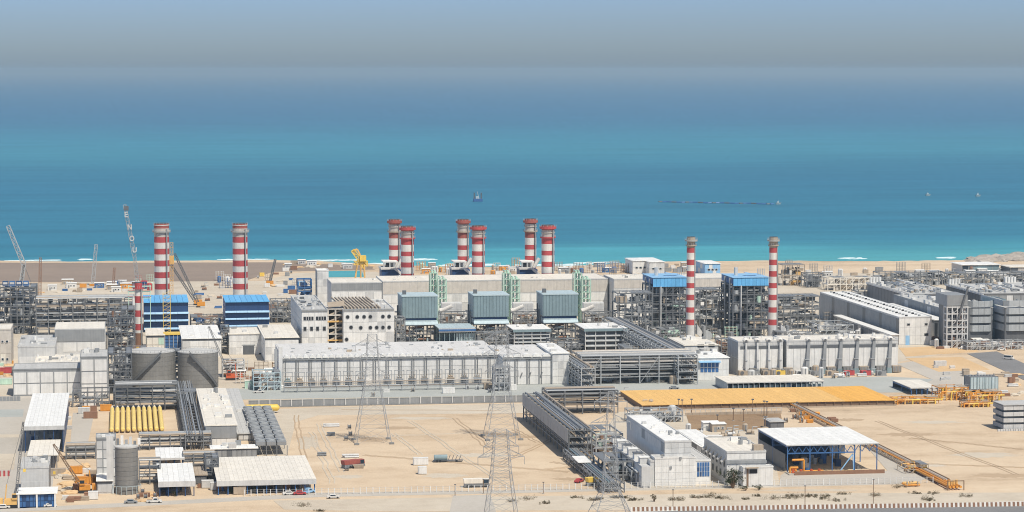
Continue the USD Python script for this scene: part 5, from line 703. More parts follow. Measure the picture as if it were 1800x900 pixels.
for xl, xr, yb, yt, d, sd, lab in ((1650, 1702, 704, 682, 10, 171, 'tangle of ochre pipework right of the cream shelter'), (1702, 1760, 708, 690, 8, 172, 'ochre pipe manifold in front of the blue grey cooler'), (1570, 1650, 711, 700, 5, 173, 'low ochre and pale pipework at the right end of the ochre roof'), (1690, 1740, 716, 707, 3, 174, 'low orange pipe loop along the edge of the bare sand')):
    b = B(xl, xr, yb, yt, d=d); t = Thing('pipe_manifold', lab, 'pipework', b.o); steelwork(t, b.x0, b.x1, b.y0, b.y1, [b.h * .5, b.h], 5, 2, sd, m='orange', w=.25, fill=2.6, mats=OP, fm='tan', floor=.2, size=.6)
    for i in range(6): x = b.x0 + (i + .5) * b.w / 6; t.p('elbow_pipe', MB().cyl((x, b.y0 - .6, 0), (x, b.y0 - .6, b.h * .7), .35).cyl((x, b.y0 - .6, b.h * .7), (x + b.w / 6, b.y0 - .6, b.h * .7), .35), ('orange', 'ochre', 'yellow')[i % 3])
b = B(1706, 1754, 690, 663, d=9); t = Thing('cooler_bank', 'blue grey finned cooler bank behind the ochre pipework', 'cooler', b.o); t.p('frame', MB().box(b.x0, b.x1, b.y0 + .3, b.y1, 1.5, b.h), 'steel'); columns(t, np.linspace(b.x0, b.x1, 5), (b.y0, b.y1), 0, b.h, .3, 'blue_grey')
for c, e in rects(b.x0, b.x1, 9, .25): t.p('fin_panel', MB().box(c, e, b.y0 - .1, b.y0 + .25, 1.6, b.h - .2), 'blue_grey_pale'); t.p('fan_ring', MB().cyl(((c + e) / 2, b.y0 + 4, b.h), ((c + e) / 2, b.y0 + 4, b.h + .6), .55, n=10), 'mid_grey')
b = B(1764, 1850, 757, 711, d=13); t = Thing('slatted_block', 'grey block of four stacked slatted tiers at the right edge on the bare sand', 'cooler', b.o); t.p('core', MB().box(b.x0 + 1, b.x1, b.y0 + 1, b.y1, 0, b.h - .5), 'dark_steel')
for i in range(4):
    z = .8 + i * (b.h - .6) / 4
    for c, e in rects(b.x0, b.x1, 5, .12): t.p('slat', MB().box(c, e, b.y0, b.y0 + 1.2, z, z + 1.65), 'pale_grey')
    t.p('end_slat', MB().box(b.x0 - .1, b.x0 + 1.1, b.y0 + 1.25, b.y1, z, z + 1.65), 'mid_grey')
t.p('roof', MB().box(b.x0 - .3, b.x1, b.y0 - .3, b.y1 + .3, b.h - .45, b.h - .1), 'grey_roof'); [t.p('foot_block', MB().box(b.x0 - 3 + i * 1.1, b.x0 - 2.1 + i * 1.1, b.y0 - 2, b.y0 - 1, 0, .9), 'pale_grey') for i in range(12)]
# ---------------------------------------------------------------- front right: workshop, office block, blue framed canopy
b = B(1168, 1215, 852, 778, yk=731); t = shell('workshop', 'white workshop with long white roof running away, front right of the sand yard', 'building', b, 'pale_grey', 'white_roof', par=.4); wb = b
roofing(t, b.x0 + .3, b.x1 - .3, b.y0 + .3, b.y1 - .3, b.h + .5, b.h + .5, 12, 'white_roof', axis='y', parent=t.r, th=.15); panels(t, 'f', b.x0, b.x1, b.y0, b.z(803), b.h - .2, 4, 2, 'pale_grey', gap=.08); panels(t, 'l', b.y0, b.y1, b.x0, b.z(803), b.h - .3, 12, 1, ('pale_grey', 'mid_grey'), gap=.2); roof_units(t, b, 10, 181, size=(.8, 1.6))
b = B(1151, 1223, 856, 807, d=7); t = shell('workshop', 'lower plain white front block of the white workshop, facing the fence', 'building', b, 'white_panel', 'grey_roof', par=.3); panels(t, 'f', b.x0, b.x1, b.y0, .3, b.h - .2, 6, 4, 'white_panel', gap=.07)
for px, py in ((1197, 812), (1165, 806), (1180, 828)): t.p('wall_light', MB().box(b.x(px) - .4, b.x(px) + .4, b.y0 - .5, b.y0 - .13, b.z(py) - .5, b.z(py) + .4), 'mid_grey')
b = B(1223, 1249, 852, 811, d=44); t = shell('glazed_bay_building', 'blue glazed side bay with grey roof at the right of the white workshop', 'building', b, 'white_panel', 'grey_roof', par=.3, nroof=3); panels(t, 'f', b.x0 + .4, b.x1 - .4, b.y0, b.z(846), b.h - .3, 5, 3, ('blue_frame', 'blue_dark', 'blue_grey'), gap=.2, name='glass_panel')
b = B(1143, 1150, 856, 812, d=60); t = shell('workshop_annex', 'lower grey roofed terrace with white units along the left of the workshop', 'building', b, 'pale_grey', 'grey_roof', par=.4, nroof=2); q = B(1128, 1143, 858, 820, d=55); t.p('lower_roof', MB().box(q.x0, q.x1, q.y0, q.y1, 0, q.h), 'pale_grey')
for i, yy in enumerate(np.linspace(b.y0 + 4, b.y1 - 4, 6)): t.p('roof_unit', MB().box(b.x0 - 3, b.x0 + .4, yy, yy + 3, q.h + .02, q.h + 2.2), 'white_panel' if i % 2 else 'pale_grey'); t.p('unit_lid', MB().box(b.x0 - 3.2, b.x0 + .5, yy - .2, yy + 3.2, q.h + 2.21, q.h + 2.5), 'dark_steel' if i % 2 else 'white_roof')
panels(t, 'l', q.y0, q.y1, q.x0, .4, q.h - .4, 9, 2, ('pale_grey', 'mid_grey'), gap=.3)
b = B(1110, 1127, 850, 806, d=40); t = Thing('pump_court', 'crowded grey tanks and frames left of the workshop terrace', 'machinery', b.o); steelwork(t, b.x0, b.x1, b.y0, b.y1, [2.5, 4.5], 3, 4, 182, m='galvanised', fill=3, mats=('pale_grey', 'galvanised', 'white_panel', 'blue_grey'), size=.7)
canopy('small white roofed shelter with dark bays in front of the workshop corner', 1121, 1144, 854, 828, 816, 'white_roof', 'steel', 5, fascia=.5, posts=5, goods=5, seed=23)
hall('store', 'bright flat white roofed store between the workshop and office block', 1233, 1268, 812, 786, 756, 'dark_steel', 'white_roof', 4, 1, ('dark_steel', 'pale_grey'), line=True)
b = B(1277, 1346, 853, 797, yk=771); t = shell('office_block', 'cream roofed office block with arched white hoods down its left side', 'building', b, 'pale_grey', 'cream_roof', par=.5, nroof=6); panels(t, 'f', b.x0, b.x1, b.y0, b.z(818), b.h - .3, 3, 1, 'white_panel', gap=.25); facing(t, 'ledge', 'f', b.x0 - .2, b.x1 + .2, b.y0, b.z(824), b.z(819), 'mid_grey', proud=.5); panels(t, 'f', b.x0, b.x1, b.y0, .3, b.z(825), 4, 2, 'white_panel', gap=.15)
for i, yy in enumerate(np.linspace(b.y0 + 3, b.y1 - 3, 6)): t.p('hood', MB().slab((b.x0 - 1.4, yy - 1, b.h * .72), (b.x0, yy - 1, b.h * .85), (b.x0, yy + 1.2, b.h * .85), (b.x0 - 1.4, yy + 1.2, b.h * .72), .4), 'white_paint'); window(t, 'l', yy, b.x0, b.h * .62, 1.8, 2, 'mid_grey', 'black'); window(t, 'l', yy, b.x0, b.h * .3, 1.8, 2.4, 'mid_grey', 'black')
roof_units(t, b, 8, 183, zone=(.55, .95, .2, .95)); t.p('plant_screen', MB().box(b.x(1328), b.x(1345), b.y0 + 1, b.y0 + 4, b.h + .3, b.h + 2.6), 'tan', t.r)
b = B(1306, 1359, 856, 823, d=5); t = shell('porch', 'low white porch with dark opening in front of the office block', 'building', b, 'white_panel', 'grey_roof', par=.2); panels(t, 'f', b.x0, b.x1, b.y0, .3, b.h - .2, 4, 1, 'white_panel', gap=.1); facing(t, 'window', 'f', b.x(1319), b.x(1333), b.y0, b.z(842), b.z(835), 'black', proud=.25); facing(t, 'door', 'f', b.x(1314), b.x(1317.5), b.y0, 0, b.z(833), 'brown', proud=.25); t.p('door_hood', MB().box(b.x(1312), b.x(1334), b.y0 - 1.4, b.y0, b.z(832.5), b.z(831)), 'tan')
t, b = canopy('large white roofed canopy on blue steel frames over orange pipes, front right', 1384, 1541, 831, 781.5, 752, 'white_roof', 'blue_frame', 16, fascia=.5, posts=5, goods=0, back='dark_steel'); panels(t, 'l', b.y0 + 3, b.y1, b.x0, .2, b.h * .62, 5, 1, 'dark_steel', gap=.1); H = b.h; xs = np.linspace(b.x0, b.x1, 5)  # dark side panels and rear wall paint the shaded interior
for y_ in (b.y0, (b.y0 + b.y1) / 2, b.y1): t.p('mid_girder', MB().box(b.x0, b.x1 - b.w * .24, y_ - .2, y_ + .2, H * .66, H * .66 + .45), 'blue_frame')
for i, (xa, xb) in enumerate(zip(xs, xs[1:])):
    for k_ in range(3): xc = xa + (xb - xa) * (k_ + .5) / 3; t.p('truss_web', MB().bar((xa + (xb - xa) * k_ / 3, b.y0, H * .7), (xc, b.y0, H - .9), .22).bar((xc, b.y0, H - .9), (xa + (xb - xa) * (k_ + 1) / 3, b.y0, H * .7), .22), 'blue_frame')
x_ = xs[3]; t.p('brace', MB().bar((xs[2] + 3, b.y0 + .1, 0), (xs[2] + 8, b.y0 + .1, H * .62), .35), 'light_blue'); t.p('brace', MB().bar((xs[2] + 8, b.y0 + .1, H * .62), (x_ - .3, b.y0 + .1, 0), .35), 'light_blue'); t.p('inner_casing', MB().box(b.x0 + 4, xs[3] - 1, b.y1 - 9, b.y1 - 3, 0, H * .75), 'blue_dark'); t.p('inner_casing', MB().box(xs[3] + 1, b.x1 - 3, b.y1 - 6, b.y1 - 3, 0, H * .5), 'pale_grey')
r = random.Random(3)
for i in range(22): xx_ = r.uniform(b.x0 + 1, b.x1 - 2); yy_ = r.uniform(b.y0 + 2, b.y1 - 12); t.p('pump', MB().cyl((xx_, yy_, 0), (xx_, yy_, r.uniform(1.2, 3)), .7) if i % 2 else MB().box(xx_ - 1, xx_ + 1, yy_, yy_ + 2, 0, r.uniform(1, 4)), r.choice(('blue_frame', 'steel', 'dark_steel', 'pale_grey', 'blue_dark')))
t.p('plinth', MB().box(b.x0 + 1, b.x1 + 1, b.y0 - 7, b.y0 - 6.6, 0, 1.5), 'rust'); t.p('apron_slab', MB().box(b.x0 - 1, b.x1 + 1, b.y0 - 6.58, b.y0 - 1, 0, .5), 'paving')
p = (b.x0, b.y0); t = Thing('orange_pipework', 'orange pipe loop and valves at the foot of the blue framed canopy', 'pipework', (p[0] + 4, p[1] - 3, 0)); P = lambda a, y, z: (p[0] + a, p[1] + y, z)
for pts in ([(1, -3, 5.2), (5.5, -3, 5.2), (5.5, -3, .9), (13, -3, .9)], [(0, -4, 0), (0, -4, 2.5), (3, -4, 2.5)], [(1.5, -4.5, .7), (9, -4.5, .7)], [(2, -5, 0), (2, -5, 1.6), (2, -2, 1.6)]):
    for a_, c_ in zip(pts, pts[1:]): t.p('pipe', MB().cyl(P(*a_), P(*c_), .42, n=10), 'orange')
for a_ in (1, 4, 8, 11): t.p('valve', MB().cyl(P(a_, -4.5, .6), P(a_, -4.5, 1.9), .55, n=8), 'orange_red')
t.p('pipe', MB().cyl(P(13, -4, .8), P(24, -4, .8), .3), 'yellow'); [t.p('saddle', MB().box(p[0] + a - .3, p[0] + a + .3, p[1] - 5.2, p[1] - 2.4, 0, .45), 'concrete') for a in (3, 7, 11, 16, 21)]
p = at(1680, 862); t = Thing('pipe_rack', 'long low tan pipeline on sleepers running away across the bare sand', 'pipe rack', (p[0], p[1], 0)); q = atY(1692, 862, p[1]); y1 = at(1397, 716)[1]; rack(t, p[0] - 2, q[0], p[1] + 14, y1, [1.2], 8, 'y', 1.0, 191, m='tan', pipes=('tan', 'ochre', 'beige_wall', 'orange', 'brown'), rr=(.2, .35), w=.35, brace=False)
for i in range(4): t.p('header', MB().cyl((p[0] - 2 + i * 1.3, p[1], 1.2), (p[0] - 2 + i * 1.3, p[1] + 45, 1.3), .45, n=9), 'orange'); t.p('valve', MB().cyl((p[0] - 2 + i * 1.3, p[1] + 2 + i, 1), (p[0] - 2 + i * 1.3, p[1] + 2 + i, 3), .5), 'ochre')
t.p('end_frame', MB().bar((p[0] - 3, p[1], 0), (p[0] - 3, p[1], 3.5), .3).bar((p[0] + 3, p[1], 0), (p[0] + 3, p[1], 3.5), .3).bar((p[0] - 3, p[1], 3.4), (p[0] + 3, p[1], 3.4), .3), 'brown')
p = at(1604, 856); t = Thing('orange_skid', 'small orange valve skid on the sand right of the blue framed canopy', 'skid', (p[0], p[1], 0)); [t.p('pipe', MB().cyl((p[0] - 2.8, p[1] + i, .7 + .5 * (i % 2)), (p[0] + 2.8, p[1] + i, .7 + .5 * (i % 2)), .3), ('orange', 'ochre')[i % 2]) for i in range(5)]; [t.p('valve', MB().cyl((p[0] - 2 + i * 1.3, p[1] + i % 3, .5), (p[0] - 2 + i * 1.3, p[1] + i % 3, 2), .3), 'tan') for i in range(4)]
b = B(1592, 1632, 833, 812, d=10); t = Thing('pipe_manifold', 'orange and tan pipe manifold beside the pipeline, right of the canopy', 'pipework', b.o); steelwork(t, b.x0, b.x1, b.y0, b.y1, [1.6, 3.2], 4, 2, 192, m='tan', w=.2, fill=2, mats=OP, size=.5, floor=.2)
# low buildings on the beach
for xl, xr, yb, yt, yk, w_, lab in ((1112, 1140, 482, 459, 454, 'white_panel', 'white beach house with flat roof, left of the pair by the shore'), (1141, 1168, 484, 461, 453.5, 'pale_grey', 'pale beach house, right of the pair by the shore'), (1239, 1266, 484, 464, 458.5, 'light_blue', 'white and pale blue beach house behind the left slim chimney')):
    t, b = hall('beach_house', lab, xl, xr, yb, yt, yk, w_, 'white_roof', 4, 2, (w_, 'white_panel'), line=False, over=.6); [window(t, 'f', x, b.y0 - .1, b.h * .5, 2, 1.6) for x in np.linspace(b.x0 + 3, b.x1 - 3, 3)]
t, b = hall('intake_house', 'long low intake house with dark glazed strip at the right end of the beach', 1691, 1756, 481, 466, 461.5, 'beige_wall', 'white_roof', 6, 1, ('blue_grey', 'dark_glass'), line=False, over=1, side=0); t2, b2 = hall('intake_house', 'low dark banded shore house at the right edge of the beach', 1776, 1840, 483, 470, 466, 'beige_wall', 'cream_roof', 5, 1, ('dark_steel', 'beige_wall'), line=False, over=1)
b = B(555, 642, 488, 485.4, d=2); sheet('water_basin', [(566, 488), (640, 487), (636, 476), (572, 477)], 'sea', .16)

# ---------------------------------------------------------------- smaller steelwork that fills the gaps between the blocks
for xl, xr, yb, yt, d, lv, n, m_, ms, sd, lab in (
    (446, 494, 687, 656, 14, 4, 5, 'blue_grey_pale', ('tan', 'rust', 'pale_grey', 'blue_grey', 'white_panel'), 301, 'pale blue grey frame of pipes and cages right of the red crane'),
    (336, 396, 580, 558, 18, 2, 6, 'steel', ('tan', 'pale_grey', 'rust', 'blue_frame'), 302, 'low unfinished pipe deck between the two blue boiler houses'),
    (478, 518, 568, 530, 20, 4, 5, 'steel', ('pale_steel', 'tan', 'mid_grey', 'galvanised'), 303, 'grey open pipe frame left of the window strip block'),
    (1108, 1200, 744, 724, 12, 2, 7, 'pale_steel', ('pale_steel', 'white_panel', 'galvanised', 'tan'), 304, 'pale pipe loops behind the long white workshop roof'),
    (1366, 1440, 604, 584, 20, 2, 7, 'steel', ('pale_grey', 'galvanised', 'steel', 'white_panel'), 305, 'grey duct yard behind the long duct hall, right of its chimney'),
    (1440, 1500, 600, 572, 25, 3, 6, 'pale_steel', ('pale_grey', 'white_panel', 'galvanised', 'steel'), 306, 'pale vessel yard in front of the very long hall annex'),
    (1268, 1300, 640, 600, 14, 4, 4, 'steel', ('tan', 'pale_grey', 'rust', 'steel'), 307, 'brownish pipe tower between white control block and the duct halls'),
    (1100, 1150, 640, 612, 20, 3, 6, 'pale_steel', ('pale_steel', 'tan', 'white_panel', 'galvanised'), 308, 'pale pipe yard enclosed behind the broad pipe rack, left part'),
    (1150, 1196, 606, 580, 16, 3, 5, 'steel', ('pale_steel', 'tan', 'white_panel', 'green_pale'), 309, 'mixed pipework before the left blue topped boiler'),
    (236, 258, 640, 612, 10, 3, 3, 'rust', ('rust', 'white_panel', 'pale_grey', 'yellow'), 310, 'rusty pipe frame at the foot of the short striped stack'),
    (392, 430, 664, 636, 12, 3, 4, 'pale_grey', ('tan', 'white_panel', 'pale_grey', 'rust'), 311, 'half built frame behind the red crane'),
    (312, 345, 716, 690, 14, 2, 4, 'steel', ('galvanised', 'pale_grey', 'steel'), 312, 'pipe bends beside the dark tank rack'),
    (1700, 1800, 616, 602, 10, 2, 10, 'pale_steel', ('white_panel', 'pale_grey', 'rust', 'pale_steel'), 313, 'low white pipework along the foot of the grey banded halls')):
    b = B(xl, xr, yb, yt, d=d); t = Thing('process_structure', lab, 'steel structure', b.o); steelwork(t, b.x0, b.x1, b.y0, b.y1, np.linspace(b.h / lv, b.h, lv), n, 3, sd, m=m_, w=.35, fill=2.3, mats=ms, size=.85, floor=.4)
b = B(500, 866, 691, 675, d=4); t = Thing('pipe_rack', 'low trestle of thin pipes running along the front of the white halls', 'pipe rack', b.o); rack(t, b.x0, b.x1, b.y0, b.y1, [2.2, b.h], 6, 'x', .8, 320, m='galvanised', pipes=('tan', 'galvanised', 'brown', 'pale_steel'), rr=(.1, .22), w=.22)
p, q = at(-8, 706), at(44, 704.5); t = Thing('yard_wall', 'low grey yard wall at the left edge beside the tall white canopy', 'wall', (p[0], p[1], 0)); [t.p('wall_panel', MB().box(c, e, p[1], p[1] + .3, 0, 2.2), 'mid_grey') for c, e in rects(p[0], q[0] - 2, 7, .15)]
# ---------------------------------------------------------------- lattice pylons
def pylon(px, yb, yt, wb, waist, ww, arms, lab, tw=1.6):
    """wb: base width px, waist: pixel row of the waist, ww: waist width in px, arms: [(row, half-width px)]"""
    p = at(px, yb); s = p[1] / F; x, y = p[0], p[1]; z = lambda py: atY(px, py, y)[2]; H = z(yt); zw = z(waist); Wb, Ww = wb * s / 2, ww * s / 2
    t = Thing('power_pylon', lab, 'pylon', (x, y, 0), 'lattice power pylons'); S = ((-1, -1), (1, -1), (1, 1), (-1, 1)); W = lambda q: Wb + (Ww - Wb) * q / zw if q < zw else Ww + (tw / 2 - Ww) * (q - zw) / (H - zw)
    C = lambda q, k: (x + S[k][0] * W(q), y + S[k][1] * W(q), q); n1, n2 = 5, 7; zs = [zw * (1 - (1 - i / n1) ** 1.35) for i in range(n1 + 1)] + [zw + (H - zw) * (i + 1) / n2 for i in range(n2)]
    for k in range(4):
        t.p('leg', MB().bar(C(0, k), C(zw, k), .16), 'galvanised'); t.p('leg', MB().bar(C(zw, k), C(H, k), .13), 'galvanised'); t.p('footing', MB().box(C(0, k)[0] - .9, C(0, k)[0] + .9, C(0, k)[1] - .9, C(0, k)[1] + .9, 0, .7), 'dark_concrete')
    for a, b_ in zip(zs, zs[1:]):
        for k in range(4):
            j = (k + 1) % 4; t.p('brace', MB().bar(C(a, k), C(b_, j), .07).bar(C(a, j), C(b_, k), .07), 'galvanised')
        kk = MB(); [kk.bar(C(b_, k), C(b_, (k + 1) % 4), .09) for k in range(4)]; t.p('ring_brace', kk, 'galvanised')
    for row, hw in arms:
        q, h = z(row), hw * s
        for d in (-1, 1):
            tip = (x + d * h, y, q); kk = MB()
            for yy in (-1, 1): kk.bar((x + d * W(q), y + yy * W(q), q), tip, .13).bar((x + d * W(q + 2.2), y + yy * W(q + 2), min(q + 2.4, H)), tip, .13)
            for u in (.3, .6): kk.bar((x + d * (W(q) + (h - W(q)) * u), y, q), (x + d * (W(q) + (h - W(q)) * (u - .2)), y, q + 2.2 * (1 - u)), .08)
            t.p('cross_arm', kk, 'galvanised'); t.p('insulator', MB().cyl((tip[0], y, q - 2.6), (tip[0], y, q), .09, n=6), 'galvanised')
pylon(655, 777, 588, 62, 672, 26, [(606, 30), (632, 34), (660, 30)], 'lattice pylon on the sand yard before the very long white hall', tw=3.6)
pylon(882, 770, 575, 60, 690, 30, [(595, 30), (622, 34), (652, 30)], 'lattice pylon on the sand before the gap between the white halls', tw=4)
pylon(881, 934, 756, 62, 830, 34, [(766, 26), (785, 32), (803, 42)], 'nearest middle lattice pylon, its feet below the edge of the view', tw=4)
pylon(1073, 930, 688, 92, 856, 26, [(706, 30), (742, 36), (788, 32)], 'nearest right lattice pylon in front of the white workshop and racks')
# ---------------------------------------------------------------- cranes and masts
def tower_boom(name, lab, cat, pts, w, m, n=9, th=.3, letters=None, lm='white_paint', group=None):
    """pts: base pixel on the ground, then further pixels in the same upright plane"""
    p = at(*pts[0]); t = Thing(name, lab, cat, (p[0], p[1], 0), group); Q = [p] + [atY(*q, p[1]) for q in pts[1:]]
    for a, c in zip(Q, Q[1:]): lattice(t, a, c, w, w * .8, n, m, th, 'lacing')
    return t, Q
t, Q = tower_boom('crawler_crane', 'tall pale lattice crane with white letters up its boom, left of the wide chimneys', 'crane', [(243, 506), (236, 448), (219, 360)], 2.6, 'galvanised', 12, .3)
for ch, px, py in (('E', 223, 381), ('N', 228, 403), ('O', 232, 423), ('U', 236.5, 443)):
    q = atY(px, py, Q[0][1]); m_ = meshkit.text_mesh(ch, 3.4, .25, bold=True); v = m_.vertices.copy(); m_.vertices = np.c_[v[:, 0] - v[:, 0].mean(), -v[:, 2], v[:, 1]] + (q[0], q[1] - 2.0, q[2]); t.p('letter', MB().tm(m_), 'pale_grey')
q = atY(222, 366, Q[0][1]); t.p('jib_head', MB().box(q[0] - 1.6, q[0] + 1.6, q[1] - 1.5, q[1] + 1.5, q[2] - 1.5, q[2] + 1.5), 'dark_steel'); t.p('crawler_base', MB().box(Q[0][0] - 4, Q[0][0] + 4, Q[0][1] - 3, Q[0][1] + 3, 0, 3), 'steel')
t, Q = tower_boom('crawler_crane', 'white lattice crane leaning to the left, at the far left above the dark structure', 'crane', [(34, 520), (42, 465), (14, 397)], 2.8, 'pale_steel', 9, .4); t.p('crawler_base', MB().box(Q[0][0] - 4, Q[0][0] + 4, Q[0][1] - 3, Q[0][1] + 3, 0, 3.4), 'blue_frame'); t.p('back_stay', MB().bar(Q[1], (Q[1][0] + 4.5, Q[1][1], Q[1][2] - 12), .3), 'dark_steel'); t.p('mast', MB().bar((Q[0][0], Q[0][1], 0), Q[1], .9), 'steel')
tower_boom('lattice_mast', 'slim reddish lattice mast behind the left pipe rack', 'mast', [(70, 522), (71, 453)], 1.7, 'rust', 10, .3); tower_boom('lattice_mast', 'pale grey lattice mast with dark head on the reclaimed land', 'mast', [(163, 502), (169, 430)], 2.4, 'pale_steel', 10, .35); tower_boom('lattice_mast', 'short dark-headed lattice mast on the reclaimed land, left of the lettered crane', 'mast', [(199, 506), (201, 471)], 1.6, 'rust', 6, .3)
for pts, lab in (([(352, 540), (307, 446)], 'dark crane boom leaning left between the wide chimneys, upper one'), ([(347, 536), (301, 466)], 'dark crane boom leaning left between the wide chimneys, lower one'), ([(473, 502), (484, 456)], 'small dark crane boom leaning right by the shore, left of the turbine halls')):
    t, Q = tower_boom('crane', lab, 'crane', pts, 1.5, 'dark_steel', 12, .42); t.p('cab', MB().box(Q[0][0] - 2, Q[0][0] + 3, Q[0][1] - 1.5, Q[0][1] + 1.5, .8, 3.4), 'orange'); t.p('track', MB().box(Q[0][0] - 2.5, Q[0][0] + 2.5, Q[0][1] - 2.2, Q[0][1] + 2.2, 0, .79), 'rubber')
def mobile(lab, base, tip, m, bm, s=1.0):
    p = at(*base); q = atY(*tip, p[1]); t = Thing('mobile_crane', lab, 'crane', (p[0], p[1], 0), 'crawler cranes on the site'); d = 1 if q[0] > p[0] else -1; x, y = p[0], p[1]
    for o in (-1.8, 1.4): t.p('track', MB().hexa([(x - 2.4 * s, y + o, 0), (x + 2.4 * s, y + o, 0), (x + 2.4 * s, y + o + .8, 0), (x - 2.4 * s, y + o + .8, 0)], [(x - 3 * s, y + o, 1.0), (x + 3 * s, y + o, 1.0), (x + 3 * s, y + o + .8, 1.0), (x - 3 * s, y + o + .8, 1.0)]), 'rubber')
    t.p('upper_body', MB().box(x - 2.6 * s, x + 2.2 * s, y - 1.5, y + 1.5, 1.1, 3.0), m); t.p('counterweight', MB().box(x - d * 3.9 * s - .7, x - d * 3.9 * s + .7, y - 1.5, y + 1.5, 1.2, 3.2), m); c = t.p('cab', MB().box(x + d * 1.3 * s - .9, x + d * 1.3 * s + .9, y - 1.9, y - .4, 3.01, 4.9), m); t.p('cab_glass', MB().box(x + d * 1.3 * s - .75, x + d * 1.3 * s + .75, y - 1.97, y - 1.88, 3.6, 4.7), 'dark_glass', c)
    lattice(t, (x + d * 1.5, y, 2.6), q, .95, .6, 12, bm, .2, 'lacing'); mm = (np.array((x, y, 2.6)) + q) / 2; t.p('gantry', MB().bar((x - d * 2, y, 3), (x - d * 1.5, y, 8), .4), m); t.p('pendant', MB().bar((x - d * 1.5, y, 8), q, .12), 'dark_steel'); t.p('hoist_rope', MB().bar(q, (q[0] + d * .3, q[1], q[2] * .45), .1), 'dark_steel'); t.p('hook_block', MB().box(q[0] - .3, q[0] + .6, q[1] - .3, q[1] + .3, q[2] * .45 - 1, q[2] * .45), 'yellow')
mobile('red crawler crane with dark boom leaning left beside the right grey tank', (408, 668), (367, 574), 'orange_red', 'dark_steel', 1.1); mobile('orange crawler crane with boom leaning left among the soil heaps, lower left', (150, 866), (94, 781), 'orange', 'brown', .8); mobile('orange based crane with long steep grey boom at the lower left corner', (20, 892), (41, 742), 'ochre', 'steel', .9)
p = at(636, 508); t = Thing('shore_crane', 'yellow portal crane with bent double arm standing by the shore', 'crane', (p[0], p[1], 0)); P = lambda px, py, dy=0: tuple(atY(px, py, p[1]) + np.array((0, dy, 0)))
for dy in (-2, 2): [t.p('leg', MB().bar(P(a, 508, dy), P(c, 464, dy), .7), 'ochre') for a, c in ((622, 628), (634, 634), (642, 640))]
lattice(t, P(622, 462), P(646, 462), 2.4, 2.4, 6, 'yellow', .6, 'lacing'); lattice(t, P(643, 470), P(620, 440), 3.2, 2.2, 6, 'yellow', .7, 'lacing'); t.p('machine_house', MB().box(P(630, 0)[0], P(641, 0)[0], p[1] - 3, p[1] + 3, P(0, 466)[2], P(0, 456)[2]), 'yellow'); t.p('jib', MB().bar(P(620, 441), P(628, 438), 1.2).bar(P(628, 438), P(633, 448), 1.0), 'ochre')
